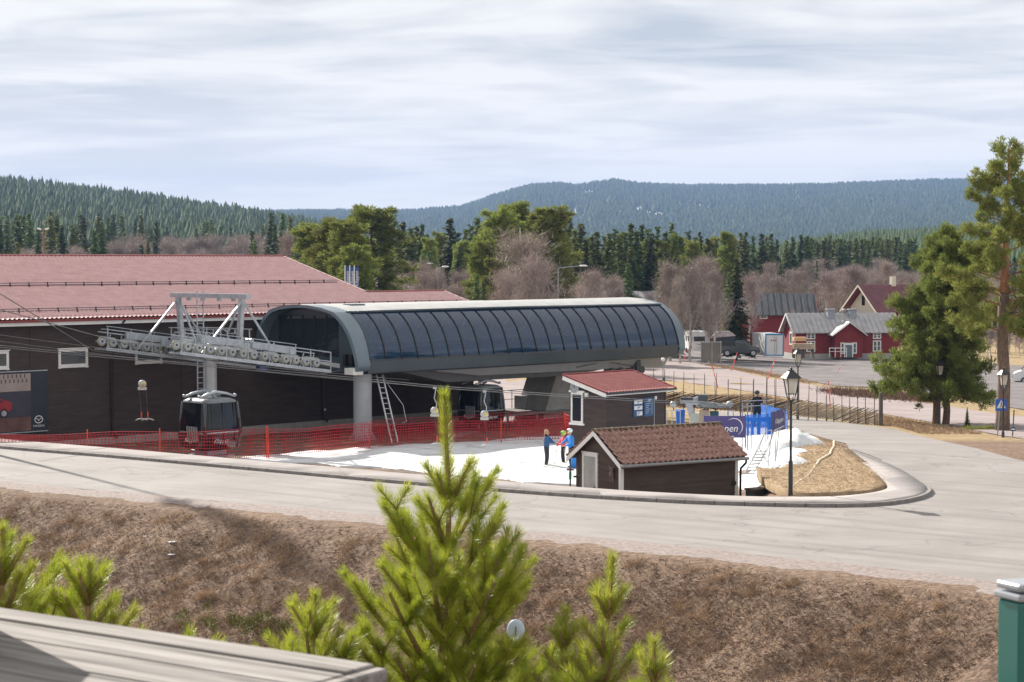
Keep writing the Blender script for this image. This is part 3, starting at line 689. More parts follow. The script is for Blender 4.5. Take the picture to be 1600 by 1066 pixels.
# near and far arches
full = [(-3.9, 2.08)] + [(-4.46, 2.3), (-4.56, 2.6)] + [(y - .04, z + .02) for y, z in RP[::-1]] + [(-2.7, 5.42)]
left = [(-y * .93, z) for y, z in full[::-1]]
crown = [(-1.8, 5.6), (-.6, 5.72), (.6, 5.72), (1.8, 5.6)]
arch = full + crown + left
def arch_x(p, near):   # slanting front edge
    t_ = max(0, min(1, (p[1] - 2.1) / 3.3)); return (-.85 - .25 * t_) if near else (SL + .45 + .0 * t_ + .25 * math.sin(t_ * 3.1))
for near in (True, False):
    mb = MB(); n = len(arch)
    xa = 0 if near else SL
    inn = [(p[0] * .95, 2.1 + (p[1] - 2.1) * .955) for p in arch]
    A_ = [(xa, p[0], p[1] + ZB) for p in arch]; B_ = [(arch_x(p, near), p[0], p[1] + ZB) for p in arch]; C_ = [(arch_x(p, near), q[0], q[1] + ZB) for p, q in zip(arch, inn)]; D_ = [(xa, q[0], q[1] + ZB) for q in inn]
    vs_ = A_ + B_ + C_ + D_
    side = [i for i in range(n - 1)]
    top = range(len(full) - 2, len(full) + len(crown) + 1)
    for j in range(3):
        mb.add(vs_[j * n:(j + 2) * n], [(i, i + 1, i + 1 + n, i + n) for i in side], 1 if False else 0, j == 0)
    mb.build('end_arch', slate2, st)
# roof membrane
mb = MB(); rp = [(-2.84, 5.37), (-2.2, 5.5), (-1.2, 5.66), (0, 5.74), (1.2, 5.66), (2.2, 5.5), (2.64, 5.37)]
mb2 = [(y, z + ZB) for y, z in rp]
for x0, x1 in ((-1.13, SL * .5), (SL * .5, SL + .4)): sweep(mb, mb2, [(y, z + .02) for y, z in mb2], lambda t, x0=x0: x0, lambda t, x1=x1: x1)
rf = mb.build('roof', roofgrey, st, fix=False)
MB().box(1.5, 2.6, -1.2, -.6, 5.62 + ZB, 5.74 + ZB).build('roof_hatch', slate2, rf)
# near end wall with glazing and far end wall
def endpoly(k=.955): return [(p[0] * k, 2.1 + (p[1] - 2.1) * k + ZB) for p in arch]
ep = endpoly(.94)
mb = MB(); mb.prism([(a, b) for a, b in ep], -.28, -.22, axis='X'); ew = mb.build('end_wall', slate, st)
for k in range(5):
    y1 = 2.62 - k * 1.0; y0 = y1 - .92
    pn = [(y0, 2.95 + ZB), (y1, 2.95 + ZB), (y1, 5.12 + ZB), (y0, 5.12 + ZB)] if k < 4 else [(y0 , 2.95 + ZB), (y1, 2.95 + ZB), (y1, 5.12 + ZB), (y0 + .25, 5.0 + ZB), (y0, 4.8 + ZB)]
    MB().prism(pn, -.31, -.285, axis='X').build('end_pane', dglass, ew)
    MB().box(-.36, -.285, y1 + .0, y1 + .07, 2.9 + ZB, 5.15 + ZB).build('pane_frame', blackm, ew)
mb = MB(); mb.prism([(a, b) for a, b in ep], SL + .1, SL + .16, axis='X'); mb.build('end_wall', slate, st)
mb = MB().box(-.5, -.2, -3.6, -3.35, 2.5 + ZB, 3.1 + ZB).box(-.5, -.2, -3.1, -2.9, 2.5 + ZB, 3.1 + ZB); mb.build('rope_opening', blackm, ew)
# pointed rope guide and bracket at the near end
g0 = MB(); g0.prism([(-1.1, 2.75), (-1.1, 2.5), (-3.3, 2.95), (-3.5, 3.1), (-2.7, 2.95)], -3.35, -2.2, axis='Y'); g0.v = [(v[0], v[1], v[2] + ZB - .1) for v in g0.v]; g0.build('rope_guide', soffit, st)
MB().box(-1.0, -.3, -4.3, -3.6, 2.06 + ZB, 2.42 + ZB).build('bracket', white, st)
# interior trusses seen through the glass
mb = MB()
for sgy in (-2.2, 2.0):
    for k in range(13):
        x = 1 + k * 1.85; zt_, zb_ = 5.0 + ZB, 3.7 + ZB
        mb.bar((x, sgy, zt_), (x + .92, sgy, zb_), .09); mb.bar((x + .92, sgy, zb_), (x + 1.85, sgy, zt_), .09)
    mb.bar((.5, sgy, 3.65 + ZB), (25.5, sgy, 3.65 + ZB), .16); mb.bar((.5, sgy, 3.0 + ZB), (25.5, sgy, 3.0 + ZB), .3, .2)
mb.build('truss', white, st)
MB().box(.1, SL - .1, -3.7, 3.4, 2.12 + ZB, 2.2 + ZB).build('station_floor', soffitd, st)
# underside: machinery tray with faceted grey fascia
mb = MB()
def loft(mb, secs, mi=0):
    n = len(secs[0][1]); vs_ = []
    for x, p in secs: vs_ += [(x, a, b) for a, b in p]
    fs_ = [(j * n + i, j * n + (i + 1) % n, (j + 1) * n + (i + 1) % n, (j + 1) * n + i) for j in range(len(secs) - 1) for i in range(n)]
    fs_ += [tuple(range(n)), tuple(range((len(secs) - 1) * n, len(secs) * n))]
    mb.add(vs_, fs_, mi)
def sec(w_, z0, z1): return [(-w_, z1 + ZB), (-w_ * .92, z0 + ZB), (w_ * .88, z0 + ZB), (w_ * .95, z1 + ZB)]
loft(mb, [(3.2, sec(3.4, 2.0, 2.055)), (7.0, sec(3.5, 1.28, 2.055)), (17, sec(3.5, 1.24, 2.055)), (20.5, sec(3.2, 1.45, 2.05)), (25, sec(2.6, 1.6, 2.05))])
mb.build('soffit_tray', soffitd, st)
mb = MB()
loft(mb, [(5.4, [(-4.05, 2.05 + ZB), (-3.95, 1.98 + ZB), (-3.5, 1.98 + ZB), (-3.5, 2.05 + ZB)]), (9.0, [(-4.05, 2.04 + ZB), (-3.75, 1.60 + ZB), (-3.52, 1.55 + ZB), (-3.5, 2.04 + ZB)]), (21, [(-4.05, 2.05 + ZB), (-3.7, 1.5 + ZB), (-3.2, 1.5 + ZB), (-3.2, 2.05 + ZB)]), (25.6, [(-4.0, 2.05 + ZB), (-3.6, 1.4 + ZB), (-2.9, 1.4 + ZB), (-2.9, 2.05 + ZB)])])
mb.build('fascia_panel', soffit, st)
mb = MB()
for x in (20.4, 21.3, 22.4, 23.2): mb.cyl((x, -3.9, 1.35 + ZB), (x, -3.3, 1.35 + ZB), .22, n=10)
mb.bar((17, -3.95, 1.75 + ZB), (19.5, -3.95, 2.0 + ZB), .05); mb.bar((19.5, -3.95, 2.0 + ZB), (22.5, -3.95, 1.6 + ZB), .05); mb.box(22.5, 22.9, -4.0, -3.7, 1.3 + ZB, 2.0 + ZB); mb.build('drive_wheels', dsteel, st)
# front column and slanting rear pylon
cp = Vector((-.078 * 103.3, 103.3, 0)) - S0; cxl, cyl_ = cp.dot(Se), cp.dot(Sn)
mb = MB().cyl((cxl, cyl_, -.25), (cxl, cyl_, 2.1 + ZB), .50, n=28)
col = mb.build('column', M('pale grey steel column', (.36, .39, .42), (.42, .45, .48), scale=1.4, rough=.45), st)
mb = MB(); mb.cyl((cxl, cyl_, .0), (cxl, cyl_, .12), .74, n=24)
for k in range(12):
    a = k * math.pi / 6; mb.box(cxl + .62 * math.cos(a) - .03, cxl + .62 * math.cos(a) + .03, cyl_ + .62 * math.sin(a) - .03, cyl_ + .62 * math.sin(a) + .03, .12, .3)
    mb.bar((cxl + .5 * math.cos(a + .26), cyl_ + .5 * math.sin(a + .26), .5), (cxl + .7 * math.cos(a + .26), cyl_ + .7 * math.sin(a + .26), .12), .03)
mb.build('base_plate', steel, col)
mb = MB().box(cxl - 1.25, cxl + 1.25, cyl_ - 1.25, cyl_ + 1.25, -.6, -.0); mb.build('foundation', concrete, col)
mb = MB()
def pyl(x0, x1, y0, y1, x0t, x1t, y0t, y1t, zb_, zt_): 
    vs_ = [(x0, y0, zb_), (x1, y0, zb_), (x1, y1, zb_), (x0, y1, zb_), (x0t, y0t, zt_), (x1t, y0t, zt_), (x1t, y1t, zt_), (x0t, y1t, zt_)]
    return vs_, [(0, 1, 2, 3), (4, 5, 6, 7), (0, 1, 5, 4), (1, 2, 6, 5), (2, 3, 7, 6), (3, 0, 4, 7)]
mb.add(*pyl(16.6, 19.4, -1.2, 1.2, 18.3, 20.6, -1.2, 1.2, -.8, 1.3 + ZB)); mb.build('pylon', concrete, st)
# boarding platform with railing behind the snow
pf = thing('boarding_platform', 'grey steel boarding platform with thin railing below the lift station', 'platform', S0 + Se * 11.5 + Vector((0, 0, -1.75)), SA)
MB().box(-.6, 7.6, -1.6, 1.8, .62, .74).build('deck', M('deck planks', (.16, .15, .14), (.22, .21, .20), scale=3, rough=.9), pf)
mb = MB()
for x in (-.3, 2.2, 4.7, 7.2): MB().box(x - .06, x + .06, -1.5, -1.38, -.4, .62).build('support', steel, pf); MB().box(x - .06, x + .06, 1.5, 1.62, -.4, .62).build('support', steel, pf)
mb = MB()
for k in range(6): x = -.4 + k * 1.55; mb.cyl((x, 1.7, .74), (x, 1.7, 1.85), .025, n=6)
mb.cyl((-.4, 1.7, 1.85), (7.35, 1.7, 1.85), .025, n=6).cyl((-.4, 1.7, 1.3), (7.35, 1.7, 1.3), .018, n=6); mb.build('railing', dsteel, pf)
mb = MB().box(0, 7, -1.9, -1.7, .1, .3); [mb.cyl((x * .5, -1.95, .2), (x * .5, -1.65, .2), .13, n=8) for x in range(1, 14)]; mb.build('tyre_conveyor', dsteel, pf)
MB().box(5.6, 6.4, .6, 1.3, .74, 1.55).build('control_box', soffit, pf)

# ------------------------------------------------------------------ lift tower
T0 = Vector((-15.7, 99.7, -1.6))
tw = thing('lift_tower', 'galvanised lift tower with two sheave trains and high crossarm before the dark hall', 'lift tower', T0, SA)
MB().cyl((0, 0, 0), (0, 0, 4.75), .38, .34, n=24).build('shaft', M('tower shaft steel', (.40, .42, .44), (.47, .49, .51), scale=1.5, rough=.42, metal=.3), tw)
mb = MB().box(-1.1, 1.1, -1.1, 1.1, -.55, .12); mb.build('foundation', concrete, tw)
SLP = -.135                         # rope falls towards the station
def zt_(x, base): return base + SLP * x
ZC = 3.25 + 1.6                    # crossarm level (local) at the shaft
mb = MB().cbox((0, 0, ZC), .5, 6.3, .42); mb.build('crossarm', steel, tw)
# high lifting frame
fr = MB()
for y in (-2.9, 2.9):
    fr.bar((0, y * .82, ZC), (0, y * .93, ZC + 2.95), .28, .22, up=(1, 0, 0))
    fr.bar((-2.6, y * .95, ZC + .25), (0, y * .95, ZC + 2.85), .09); fr.bar((2.4, y * .95, ZC - .35), (0, y * .95, ZC + 2.85), .09)
fr.bar((0, -3.25, ZC + 3.05), (0, 3.25, ZC + 3.05), .30, .24)
fr.bar((0, -2.6, ZC + 2.9), (0, -1.0, ZC + .3), .08); fr.bar((0, 2.6, ZC + 2.9), (0, 1.0, ZC + .3), .08)
for k in (-2, -.8, .6, 1.8): fr.box(-.08, .08, k - .1, k + .1, ZC + 2.78, ZC + 2.95)
fr.build('lifting_frame', steel, tw)
def wheel_mesh(name, par, c, r=.235):
    o = MB().lathe([(r, -.05), (r + .02, -.035), (r + .0, .035), (r, .05)], c, 18, axis='Y').build(name, M('rubber lined sheave', (.30, .27, .19), (.38, .35, .26), rough=.7), par)
    MB().lathe([(r * .74, -.062), (r * .74, .062)], c, 16, axis='Y').build('hub_disc', steel, o)
    MB().lathe([(r * .25, -.085), (r * .25, .085)], c, 8, axis='Y').build('axle', dsteel, o)
    return o
for y, nx0 in ((-3.2, 1), (3.2, 1)):
    base = ZC + .22
    mb = MB()
    for k in (-1, 1):   # main rocker beams
        mb.bar((-.1 + k * .3, y, zt_(k * .3, base + .42)), (k * 3.0, y, zt_(k * 3.0, base + .34)), .2, .34)
    mb.build('sheave_beam', steel, tw)
    tr = MB()
    for k in range(7): xx = -4.15 + k * 1.383; tr.bar((xx - .45, y, zt_(xx - .45, base + .08)), (xx + .45, y, zt_(xx + .45, base + .08)), .12, .16)
    tr.build('rocker', steel, tw)
    for k in range(14):
        xx = -4.5 + k * .69; wheel_mesh('sheave', tw, (xx, y - .02, zt_(xx, base - .10)))
    # catwalk outside the train with railing
    yo = y + (-.62 if y < 0 else -.75)
    cw = MB(); cw.bar((-4.9, yo, zt_(-4.9, base - .55)), (4.7, yo, zt_(4.7, base - .55)), .5, .06)
    for k in range(15): xx = -4.7 + k * .67; cw.bar((xx, yo - .3, zt_(xx, base - .52)), (xx, y + .25, zt_(xx, base - .52)), .1, .1)
    cw.bar((-4.9, yo - .27, zt_(-4.9, base - .5)), (4.7, yo - .27, zt_(4.7, base - .5)), .08, .16)
    cw.build('catwalk', steel, tw)
    rl = MB()
    for k in range(8):
        xx = -4.8 + k * 1.36
        if y < 0 or k < 5: rl.bar((xx, yo - .27, zt_(xx, base - .5)), (xx, yo - .27, zt_(xx, base + .5)), .045)
    xe = 4.7 if y < 0 else .7
    for zz in (.5, .02): rl.bar((-4.8, yo - .27, zt_(-4.8, base + zz)), (xe, yo - .27, zt_(xe, base + zz)), .045)
    for xx in (-4.8, xe): rl.bar((xx, yo - .27, zt_(xx, base + .5)), (xx, yo + .3, zt_(xx, base + .5)), .045)
    rl.build('catwalk_railing', steel, tw)
mb = MB()   # centre walkway with railings and ladder
mb.cbox((0, 0, ZC + .3), 1.5, 5.6, .06)
for y in (-2.4, -1.2, 0, 1.2, 2.4):
    for x in (-.7, .7): mb.bar((x, y, ZC + .3), (x, y, ZC + 1.35), .045)
for x in (-.7, .7):
    for zz in (.85, 1.35): mb.bar((x, -2.6, ZC + zz), (x, 2.6, ZC + zz), .045)
for y in (-2.4, -1.6, -.8, 0, .8, 1.6, 2.4): mb.bar((-.75, y, ZC + .28), (.75, y, ZC + .28), .07, .1)
for s in (-1, 1): mb.bar((s * .7, -2.5, ZC + .34), (s * .7, -.2, ZC + 1.3), .03).bar((s * .7, .2, ZC + 1.3), (s * .7, 2.5, ZC + .34), .03)
mb.build('centre_walkway', steel, tw)
for y in (-3.2, 3.2):   # cross beams, rope catchers and hangers that thicken the train
    mb = MB()
    for k in range(13):
        xx = -4.15 + k * .69; zz = zt_(xx, ZC + .22); mb.bar((xx, y - .28, zz - .42), (xx, y + .30, zz + .10), .035).bar((xx, y + .12, zz - .55), (xx + .3, y + .12, zz + .28), .04)
    mb.bar((-4.6, y + .14, zt_(-4.6, ZC + .60)), (4.5, y + .14, zt_(4.5, ZC + .60)), .05).bar((-4.6, y + .34, zt_(-4.6, ZC + .1)), (4.5, y + .34, zt_(4.5, ZC + .1)), .06, .12)
    for k in range(6): xx = -3.9 + k * 1.45; mb.bar((xx, y + .3, zt_(xx, ZC + .1)), (xx, y + .3, zt_(xx, ZC + .95)), .035)
    mb.bar((-4.0, y + .3, zt_(-4, ZC + .95)), (3.4, y + .3, zt_(3.4, ZC + .95)), .035)
    mb.build('rope_catcher_rail', steel, tw)
    mb = MB(); mb.bar((-.9, y * .96, ZC + .55), (.9, y * .96, ZC + .45), .22, .3).bar((-.2, y * .9, ZC + .2), (-.2, y * .9, ZC + 1.0), .16).cyl((.3, y * .8, ZC + .8), (.3, y * .98, ZC + .8), .12, n=10); mb.build('beam_pivot', steel, tw)
mb = MB()
for x in (-.2, .2): mb.bar((x - .72, -.15, .4), (x - .72, -.15, ZC + 3.3), .05)
for k in range(26): mb.bar((-.92, -.15, .6 + k * .28), (-.52, -.15, .6 + k * .28), .03)
mb.build('ladder', steel, tw)
mb = MB().cyl((-.9, 1.4, ZC + .62), (.1, 1.4, ZC + .62), .17, n=10).cyl((.2, -1.9, ZC + .75), (1.3, -1.9, ZC + .45), .14, n=10); mb.build('counterweight', steel, tw)
mb = MB().box(-.35, .45, -2.2, -1.7, ZC + .35, ZC + 1.15); 
for k in range(4): mb.cyl((-.3 + k * .2, -2.3, ZC + .4), (-.3 + k * .2, -2.3, ZC + 1.1), .05, n=6)
mb.build('cable_winch', dsteel, tw)
# small blue junction box
MB().box(.3, .75, -3.75, -3.4, ZC - .75, ZC - .45).build('junction_box', M('blue box', (.03, .06, .14), (.05, .08, .18), rough=.4), tw)
# ------------------------------------------------------------------ gondola ropes
def sagline(a, b, sag, n=24):
    a = Vector(a); b = Vector(b); return [a.lerp(b, i / n) - Vector((0, 0, sag * 4 * (i / n) * (1 - i / n))) for i in range(n + 1)]
cable = M('wire rope', (.16, .16, .165), (.24, .24, .24), rough=.5, metal=.6)
for y, pxy, lab in ((-3.2, (0, 484), 'thick steel gondola rope over the nearer sheave train'), (3.2, (0, 459), 'thick steel gondola rope over the farther sheave train')):
    a = T0 + Se * 5.0 + Sn * y + Vector((0, 0, zt_(5.0, ZC - .42))); a0 = T0 - Se * 5 + Sn * y + Vector((0, 0, zt_(-5, ZC - .42)))
    b = S0 + Se * 1.5 + Sn * y * .98 + Vector((0, 0, 2.6))
    # uphill part beyond the picture
    d = ray(*pxy); n_ = Sn; t_ = (a0 - Vector((0, 0, CZ))).dot(n_) / d.dot(n_); q = Vector((0, 0, CZ)) + d * t_
    far_ = a0 + (q - a0) * 1.25
    ca = thing('lift_rope', lab, 'rope', a0, 0)
    mb = MB(); mb.tube([p - a0 for p in [far_, q, a0, a, b]], .025, 6); mb.build('rope_strand', cable, ca)
# ------------------------------------------------------------------ kiosk with red roof
KA = R(46); kc_ = P(945, 650, 95.0); kz = -1.5
kiosk = thing('ticket_kiosk', 'small dark brown kiosk with a red metal pent roof and white door', 'kiosk', (kc_.x, kc_.y, kz), KA)
KL, KW = 4.7, 2.35; KH0, KH1 = 3.10, 3.72   # low at the camera side (y=0), high at the back
brownk = M('kiosk boards', (.052, .038, .036), (.075, .055, .05), scale=2.5, rough=.75, bump=.2, bscale=18, stretch=(.3, .3, 2), spec=.3)
mb = MB(); lap_wall(mb, 0, KL, 0, KH0, 0, .2, .02)
mb2_ = MB(); lap_wall(mb2_, 0, KW, 0, KH1, 0, .2, .02, xr=lambda z: (0, KW) if z < KH0 else (0, KW * (1 - (z - KH0) / (KH1 - KH0))))
# left gable faces -x: rotate so that its x runs from the back (y=KW) to the front (y=0)
mb2_.xf(Matrix.Translation((0, KW, 0)) @ Matrix.Rotation(-math.pi / 2, 4, 'Z'))
mb.v += []; mb.add(mb2_.v, mb2_.f)
mb.add([(0.01, KW, 0), (KL, KW, 0), (KL, KW, KH1), (0.01, KW, KH1)], [(0, 1, 2, 3)]).add([(KL, 0, 0), (KL, KW, 0), (KL, KW, KH1), (KL, 0, KH0)], [(0, 1, 2, 3)])
mb.build('wall', brownk, kiosk, fix=False)
mb = MB().box(-.03, .07, -.035, .06, 0, KH0 - .02).box(KL - .07, KL + .03, -.035, .06, 0, KH0 - .02); mb.build('corner_boards', brownk, kiosk)
ks = math.atan((KH1 - KH0) / KW); Vt, Ft = tile_plane(KL + .7, (KW + .55) / math.cos(ks), .24, .38, .03, .035)
rfk = link('roof', npmesh('roof', place_np(Vt, slope_mat(Vector((-.35, -.4, KH0 - .02)), ks)), Ft, M('red kiosk tile', (.42, .09, .075), (.52, .14, .12), scale=2, rough=.45, spec=.7, coat=.8, cr=.35), True), kiosk)
mb = MB()
def kz_(y): return KH0 - .02 + (y + .4) * (KH1 - KH0) / KW
mb.bar((-.36, -.4, kz_(-.4) - .12), (-.36, KW + .15, kz_(KW + .15) - .12), .05, .2); mb.build('barge_board', white, rfk)
mb = MB().box(-.3, KL + .3, -.36, -.31, KH0 - .17, KH0 - .07); mb.build('fascia', white, rfk)
mb = MB(); mb.cyl((-.38, -.44, KH0 - .05), (KL + .36, -.44, KH0 - .05), .055, n=8); mb.build('gutter', blackm, rfk)
mb = MB(); mb.bar((-.36, -.4, kz_(-.4) + .04), (-.36, KW + .15, kz_(KW + .15) + .04), .1, .07); mb.bar((KL + .36, -.4, kz_(-.4) + .04), (KL + .36, KW + .15, kz_(KW + .15) + .04), .1, .07); mb.bar((-.36, KW + .15, kz_(KW + .15) + .05), (KL + .36, KW + .15, kz_(KW + .15) + .05), .1, .08); mb.build('verge_trim', redtrim, rfk)
MB().box(-.33, KL + .33, -.33, KW + .3, 0, .02).xf(Matrix.Translation((0, 0, KH0 - .09)) @ Matrix.Rotation(ks, 4, 'X')).build('roof_deck', soffitd, rfk)
# door/window on the left gable (faces -x)
GA = KA + math.pi / 2
def kg(px, py): a, z = on_wall(px, py, (kc_.x, kc_.y, kz), GA); return a, z
ya, zt_d = kg(911.5, 614); yb, _ = kg(893, 614); _, zb_d = kg(902, 661)
mb = MB(); f = .10
mb.box(-.06, 0, ya, ya + f, zb_d, zt_d).box(-.06, 0, yb - f, yb, zb_d, zt_d).box(-.06, 0, ya + f, yb - f, zt_d - f, zt_d).box(-.06, 0, ya + f, yb - f, zb_d, zb_d + f).box(-.08, 0, ya - .12, yb + .12, zt_d + .002, zt_d + .1).box(-.09, 0, ya - .1, yb + .1, zb_d - .1, zb_d - .002)
dr = mb.build('window', white, kiosk)
MB().box(-.035, -.028, ya + f, yb - f, zb_d + f, zt_d - f).build('pane', dglass, dr)
yl, zl = kg(918, 617); MB().box(-.12, -.02, yl - .09, yl + .09, zl - .1, zl + .1).build('wall_lamp', white, kiosk)
# clock
yc_, zc_ = kg(899.5, 606)
ck = thing('wall_clock', 'round white clock with black hands high on the kiosk gable', 'clock', Vector((kc_.x, kc_.y, kz)) + Vector((-math.sin(KA), math.cos(KA), 0)) * yc_ - Vector((math.cos(KA), math.sin(KA), 0)) * .03 + Vector((0, 0, zc_)), KA)
MB().lathe([(.25, -.08), (.25, 0)], n=28, axis='X').build('clock_face', white, ck)
MB().lathe([(.25, -.095), (.275, -.09), (.275, 0), (.25, 0)], n=28, axis='X').build('rim', steel, ck)
MB().bar((-.1, 0, 0), (-.1, -.02, .17), .02, .012).build('minute_hand', blackm, ck)
MB().bar((-.1, 0, 0), (-.1, -.11, -.02), .025, .012).build('hour_hand', blackm, ck)
mb = MB()
for k in range(12): a = k * math.pi / 6; mb.bar((-.095, .19 * math.sin(a), .19 * math.cos(a)), (-.095, .225 * math.sin(a), .225 * math.cos(a)), .02, .01)
mb.build('hour_marks', blackm, ck)
# information boards on the long wall
signblue = M('sign blue', (.015, .075, .19), (.02, .09, .22), scale=1, rough=.45)
def kw(px, py): return on_wall(px, py, (kc_.x, kc_.y, kz), KA)
def board(px0, px1, py0, py1, label):
    a, zt = kw(px0, py0); b, _ = kw(px1, py0); _, zb = kw((px0 + px1) / 2, py1)
    t_ = thing('information_board', label, 'sign', Vector((kc_.x, kc_.y, kz)) + Vector((math.cos(KA), math.sin(KA), 0)) * a + Vector((math.sin(KA), -math.cos(KA), 0)) * .03 + Vector((0, 0, zb)), KA)
    W_, H_ = b - a, zt - zb
    MB().box(0, W_, -.03, 0, 0, H_).build('panel', signblue, t_)
    return t_, W_, H_
tb, W_, H_ = board(988.5, 1003, 624, 651, 'blue board with three white notices on the kiosk wall, left one')
for k in range(3):
    q = MB().box(W_ * (.35 if k == 0 else .08), W_ * .95, -.036, -.031, H_ * (.06 + k * .33), H_ * (.28 + k * .33)).build('notice', white, tb)
    mb = MB()
    for j in range(3): mb.box(W_ * (.4 + .02 * j), W_ * (.5 + .12 * j), -.041, -.037, H_ * (.10 + k * .33 + j * .05), H_ * (.13 + k * .33 + j * .05))
    mb.build('print', signblue, q)
tb, W_, H_ = board(1005.5, 1020, 622, 650.5, 'blue price board with rows of small white text on the kiosk wall, right one')
mb = MB(); mb.box(W_ * .28, W_ * .72, -.036, -.031, H_ * .88, H_ * .92).box(W_ * .36, W_ * .66, -.036, -.031, H_ * .81, H_ * .84)
for k in range(6):
    mb.box(W_ * .15, W_ * (.45 + .1 * (k % 3)), -.036, -.031, H_ * (.18 + k * .1), H_ * (.195 + k * .1)).box(W_ * .75, W_ * .88, -.036, -.031, H_ * (.18 + k * .1), H_ * (.195 + k * .1))
mb.build('print', white, tb)
for px in (1022,): 
    a, z = kw(px + 1, 621.5); MB().box(a - .07, a + .07, -.09, -.02, z - .08, z + .08).build('meter_box', white, kiosk)
    MB().box(a - .09, a - .06, -.04, -.02, 0, z).build('conduit', steel, kiosk)

# ------------------------------------------------------------------ small hut with moss-grown tiles
UA = math.atan2(.535, .845); uc = P(970, 745, 69.0); uz = -1.0
hut = thing('tiled_hut', 'small brown wooden hut with mossy red clay tile roof by the kerb', 'hut', (uc.x, uc.y, uz), UA)
UL, UW = 5.35, 2.78; UH = on_wall(1060, 712, (uc.x, uc.y, uz), UA)[1] ; UR = .88
hutm = brownh
def gx(z): 
    if z <= UH: return (0, UW)
    k = (z - UH) / UR * UW / 2; return (k, UW - k)
mb = MB(); lap_wall(mb, 0, UL, .0, UH, 0, .185, .022); 
mb.build('wall', hutm, hut, fix=False)
mb = MB(); lap_wall(mb, 0, UW, 0, UH + UR, 0, .185, .022, xr=gx); mb.xf(Matrix.Translation((0, UW, 0)) @ Matrix.Rotation(-math.pi / 2, 4, 'Z')); mb.build('gable_wall', hutm, hut, fix=False)
MB().add([(UL, 0, 0), (UL, UW, 0), (UL, UW, UH), (UL, UW / 2, UH + UR), (UL, 0, UH), (0.02, UW, 0), (0.02, UW, UH)], [(0, 1, 2, 3, 4), (1, 5, 6, 2)]).build('back_wall', hutm, hut)
for x, y in ((-.03, -.045), (UL - .1, -.045)): MB().box(x, x + .13, y, y + .14, -.05, UH - .03).build('corner_post', white, hut)
MB().box(-.03, .03, UW - .1, UW + .04, -.05, UH - .03).build('corner_post', hutm, hut)
us_ = math.atan(UR / (UW / 2)); ov = .34; LW = (UW / 2 + ov) / math.cos(us_)
clay = M('mossy clay tile', (.22, .115, .088), (.54, .34, .28), scale=9, rough=.55, spec=.6, c3=(.36, .20, .155), bump=.2, bscale=30, detail=8, lo=.3, hi=.7)
# clay tile courses: individual pantiles with uneven shade and gaps
def pantiles(L, W, pw=.245, step=.33):
    Vv = []; Ff = []; o = 0; nxp = 7; r_ = np.random.default_rng(5); nrow = int(math.ceil(W / step)); nco = int(round(L / pw)); pw = L / nco
    for j in range(nrow):
        for i in range(nco):
            dz = r_.normal(0, .003); dy = r_.normal(0, .007); tl = r_.normal(0, .004)
            xs = np.linspace(0, pw * 1.06, nxp); pr = .06 * np.sin(xs / pw * 2 * math.pi + .6) * np.where(xs / pw < .45, 1, .55) + .03
            y0 = j * step + dy; y1 = min((j + 1) * step + .03, W)
            a = np.stack([i * pw + xs, np.full(nxp, y0), pr + .085 + dz], -1); b = np.stack([i * pw + xs, np.full(nxp, y1), pr + .012 + dz + tl], -1); c = a.copy(); c[:, 2] -= .06
            Vv.append(np.concatenate([c, a, b])); idx = np.arange(nxp - 1)
            Ff.append(np.concatenate([np.stack([idx + k * nxp, idx + 1 + k * nxp, idx + 1 + (k + 1) * nxp, idx + (k + 1) * nxp], -1) for k in (0, 1)]) + o); o += 3 * nxp
    return np.concatenate(Vv), np.concatenate(Ff)
Vt, Ft = pantiles(UL + .42, LW)
a1 = place_np(Vt, slope_mat(Vector((-.24, -ov, UH - ov * math.tan(us_) + .03)), us_))
a2 = place_np(Vt, Matrix.Translation((UL + .18, UW + ov, UH - ov * math.tan(us_) + .03)) @ Matrix.Rotation(math.pi, 4, 'Z') @ Matrix.Rotation(us_, 4, 'X'))
rfu = link('roof', npmesh('roof', np.concatenate([a1, a2]), np.concatenate([Ft, Ft + len(a1)]), clay, True), hut)
mb = MB(); x = -.26; i = 0
while x < UL + .2: mb.cyl((x, UW / 2, UH + UR + .05 + .008 * (i % 2)), (x + .34, UW / 2, UH + UR + .06), .10, .088, n=8); x += .31; i += 1
mb.build('ridge_tiles', M('mossy ridge tile', (.16, .10, .07), (.26, .18, .14), scale=8, rough=.95, bump=.8, c3=(.08, .07, .035)), rfu)
# moss clumps along the upper courses
mm = M('moss', (.05, .045, .018), (.10, .085, .035), scale=20, rough=1, bump=1)
rr = np.random.default_rng(9); mv = []; mf = []; mo = MB()
for _ in range(420):
    t_ = rr.random() ** .5; x = -.2 + rr.random() * (UL + .36); y = -ov + t_ * (UW / 2 + ov); z = UH + y * math.tan(us_) + .105
    if rr.random() < .35: y = UW / 2 + rr.normal(0, .05) - .07; z = UH + UR + .12
    s_ = rr.uniform(.015, .05); mo.sphere((x, y, z - .02), s_, 5, 3, sc=(1.4, 1.2, .5))
mo.build('moss_cover', mm, rfu)
sheet_ = MB(); sheet_.box(-.2, UL + .15, -ov + .02, UW / 2 + .0, 0, .02)
MB().add([(-.22, -ov, UH - ov * math.tan(us_) + .0), (UL + .16, -ov, UH - ov * math.tan(us_)), (UL + .16, UW / 2, UH + UR), (-.22, UW / 2, UH + UR), (-.22, UW + ov, UH - ov * math.tan(us_)), (UL + .16, UW + ov, UH - ov * math.tan(us_))], [(0, 1, 2, 3), (3, 2, 5, 4)]).build('roof_deck', brownh, rfu)
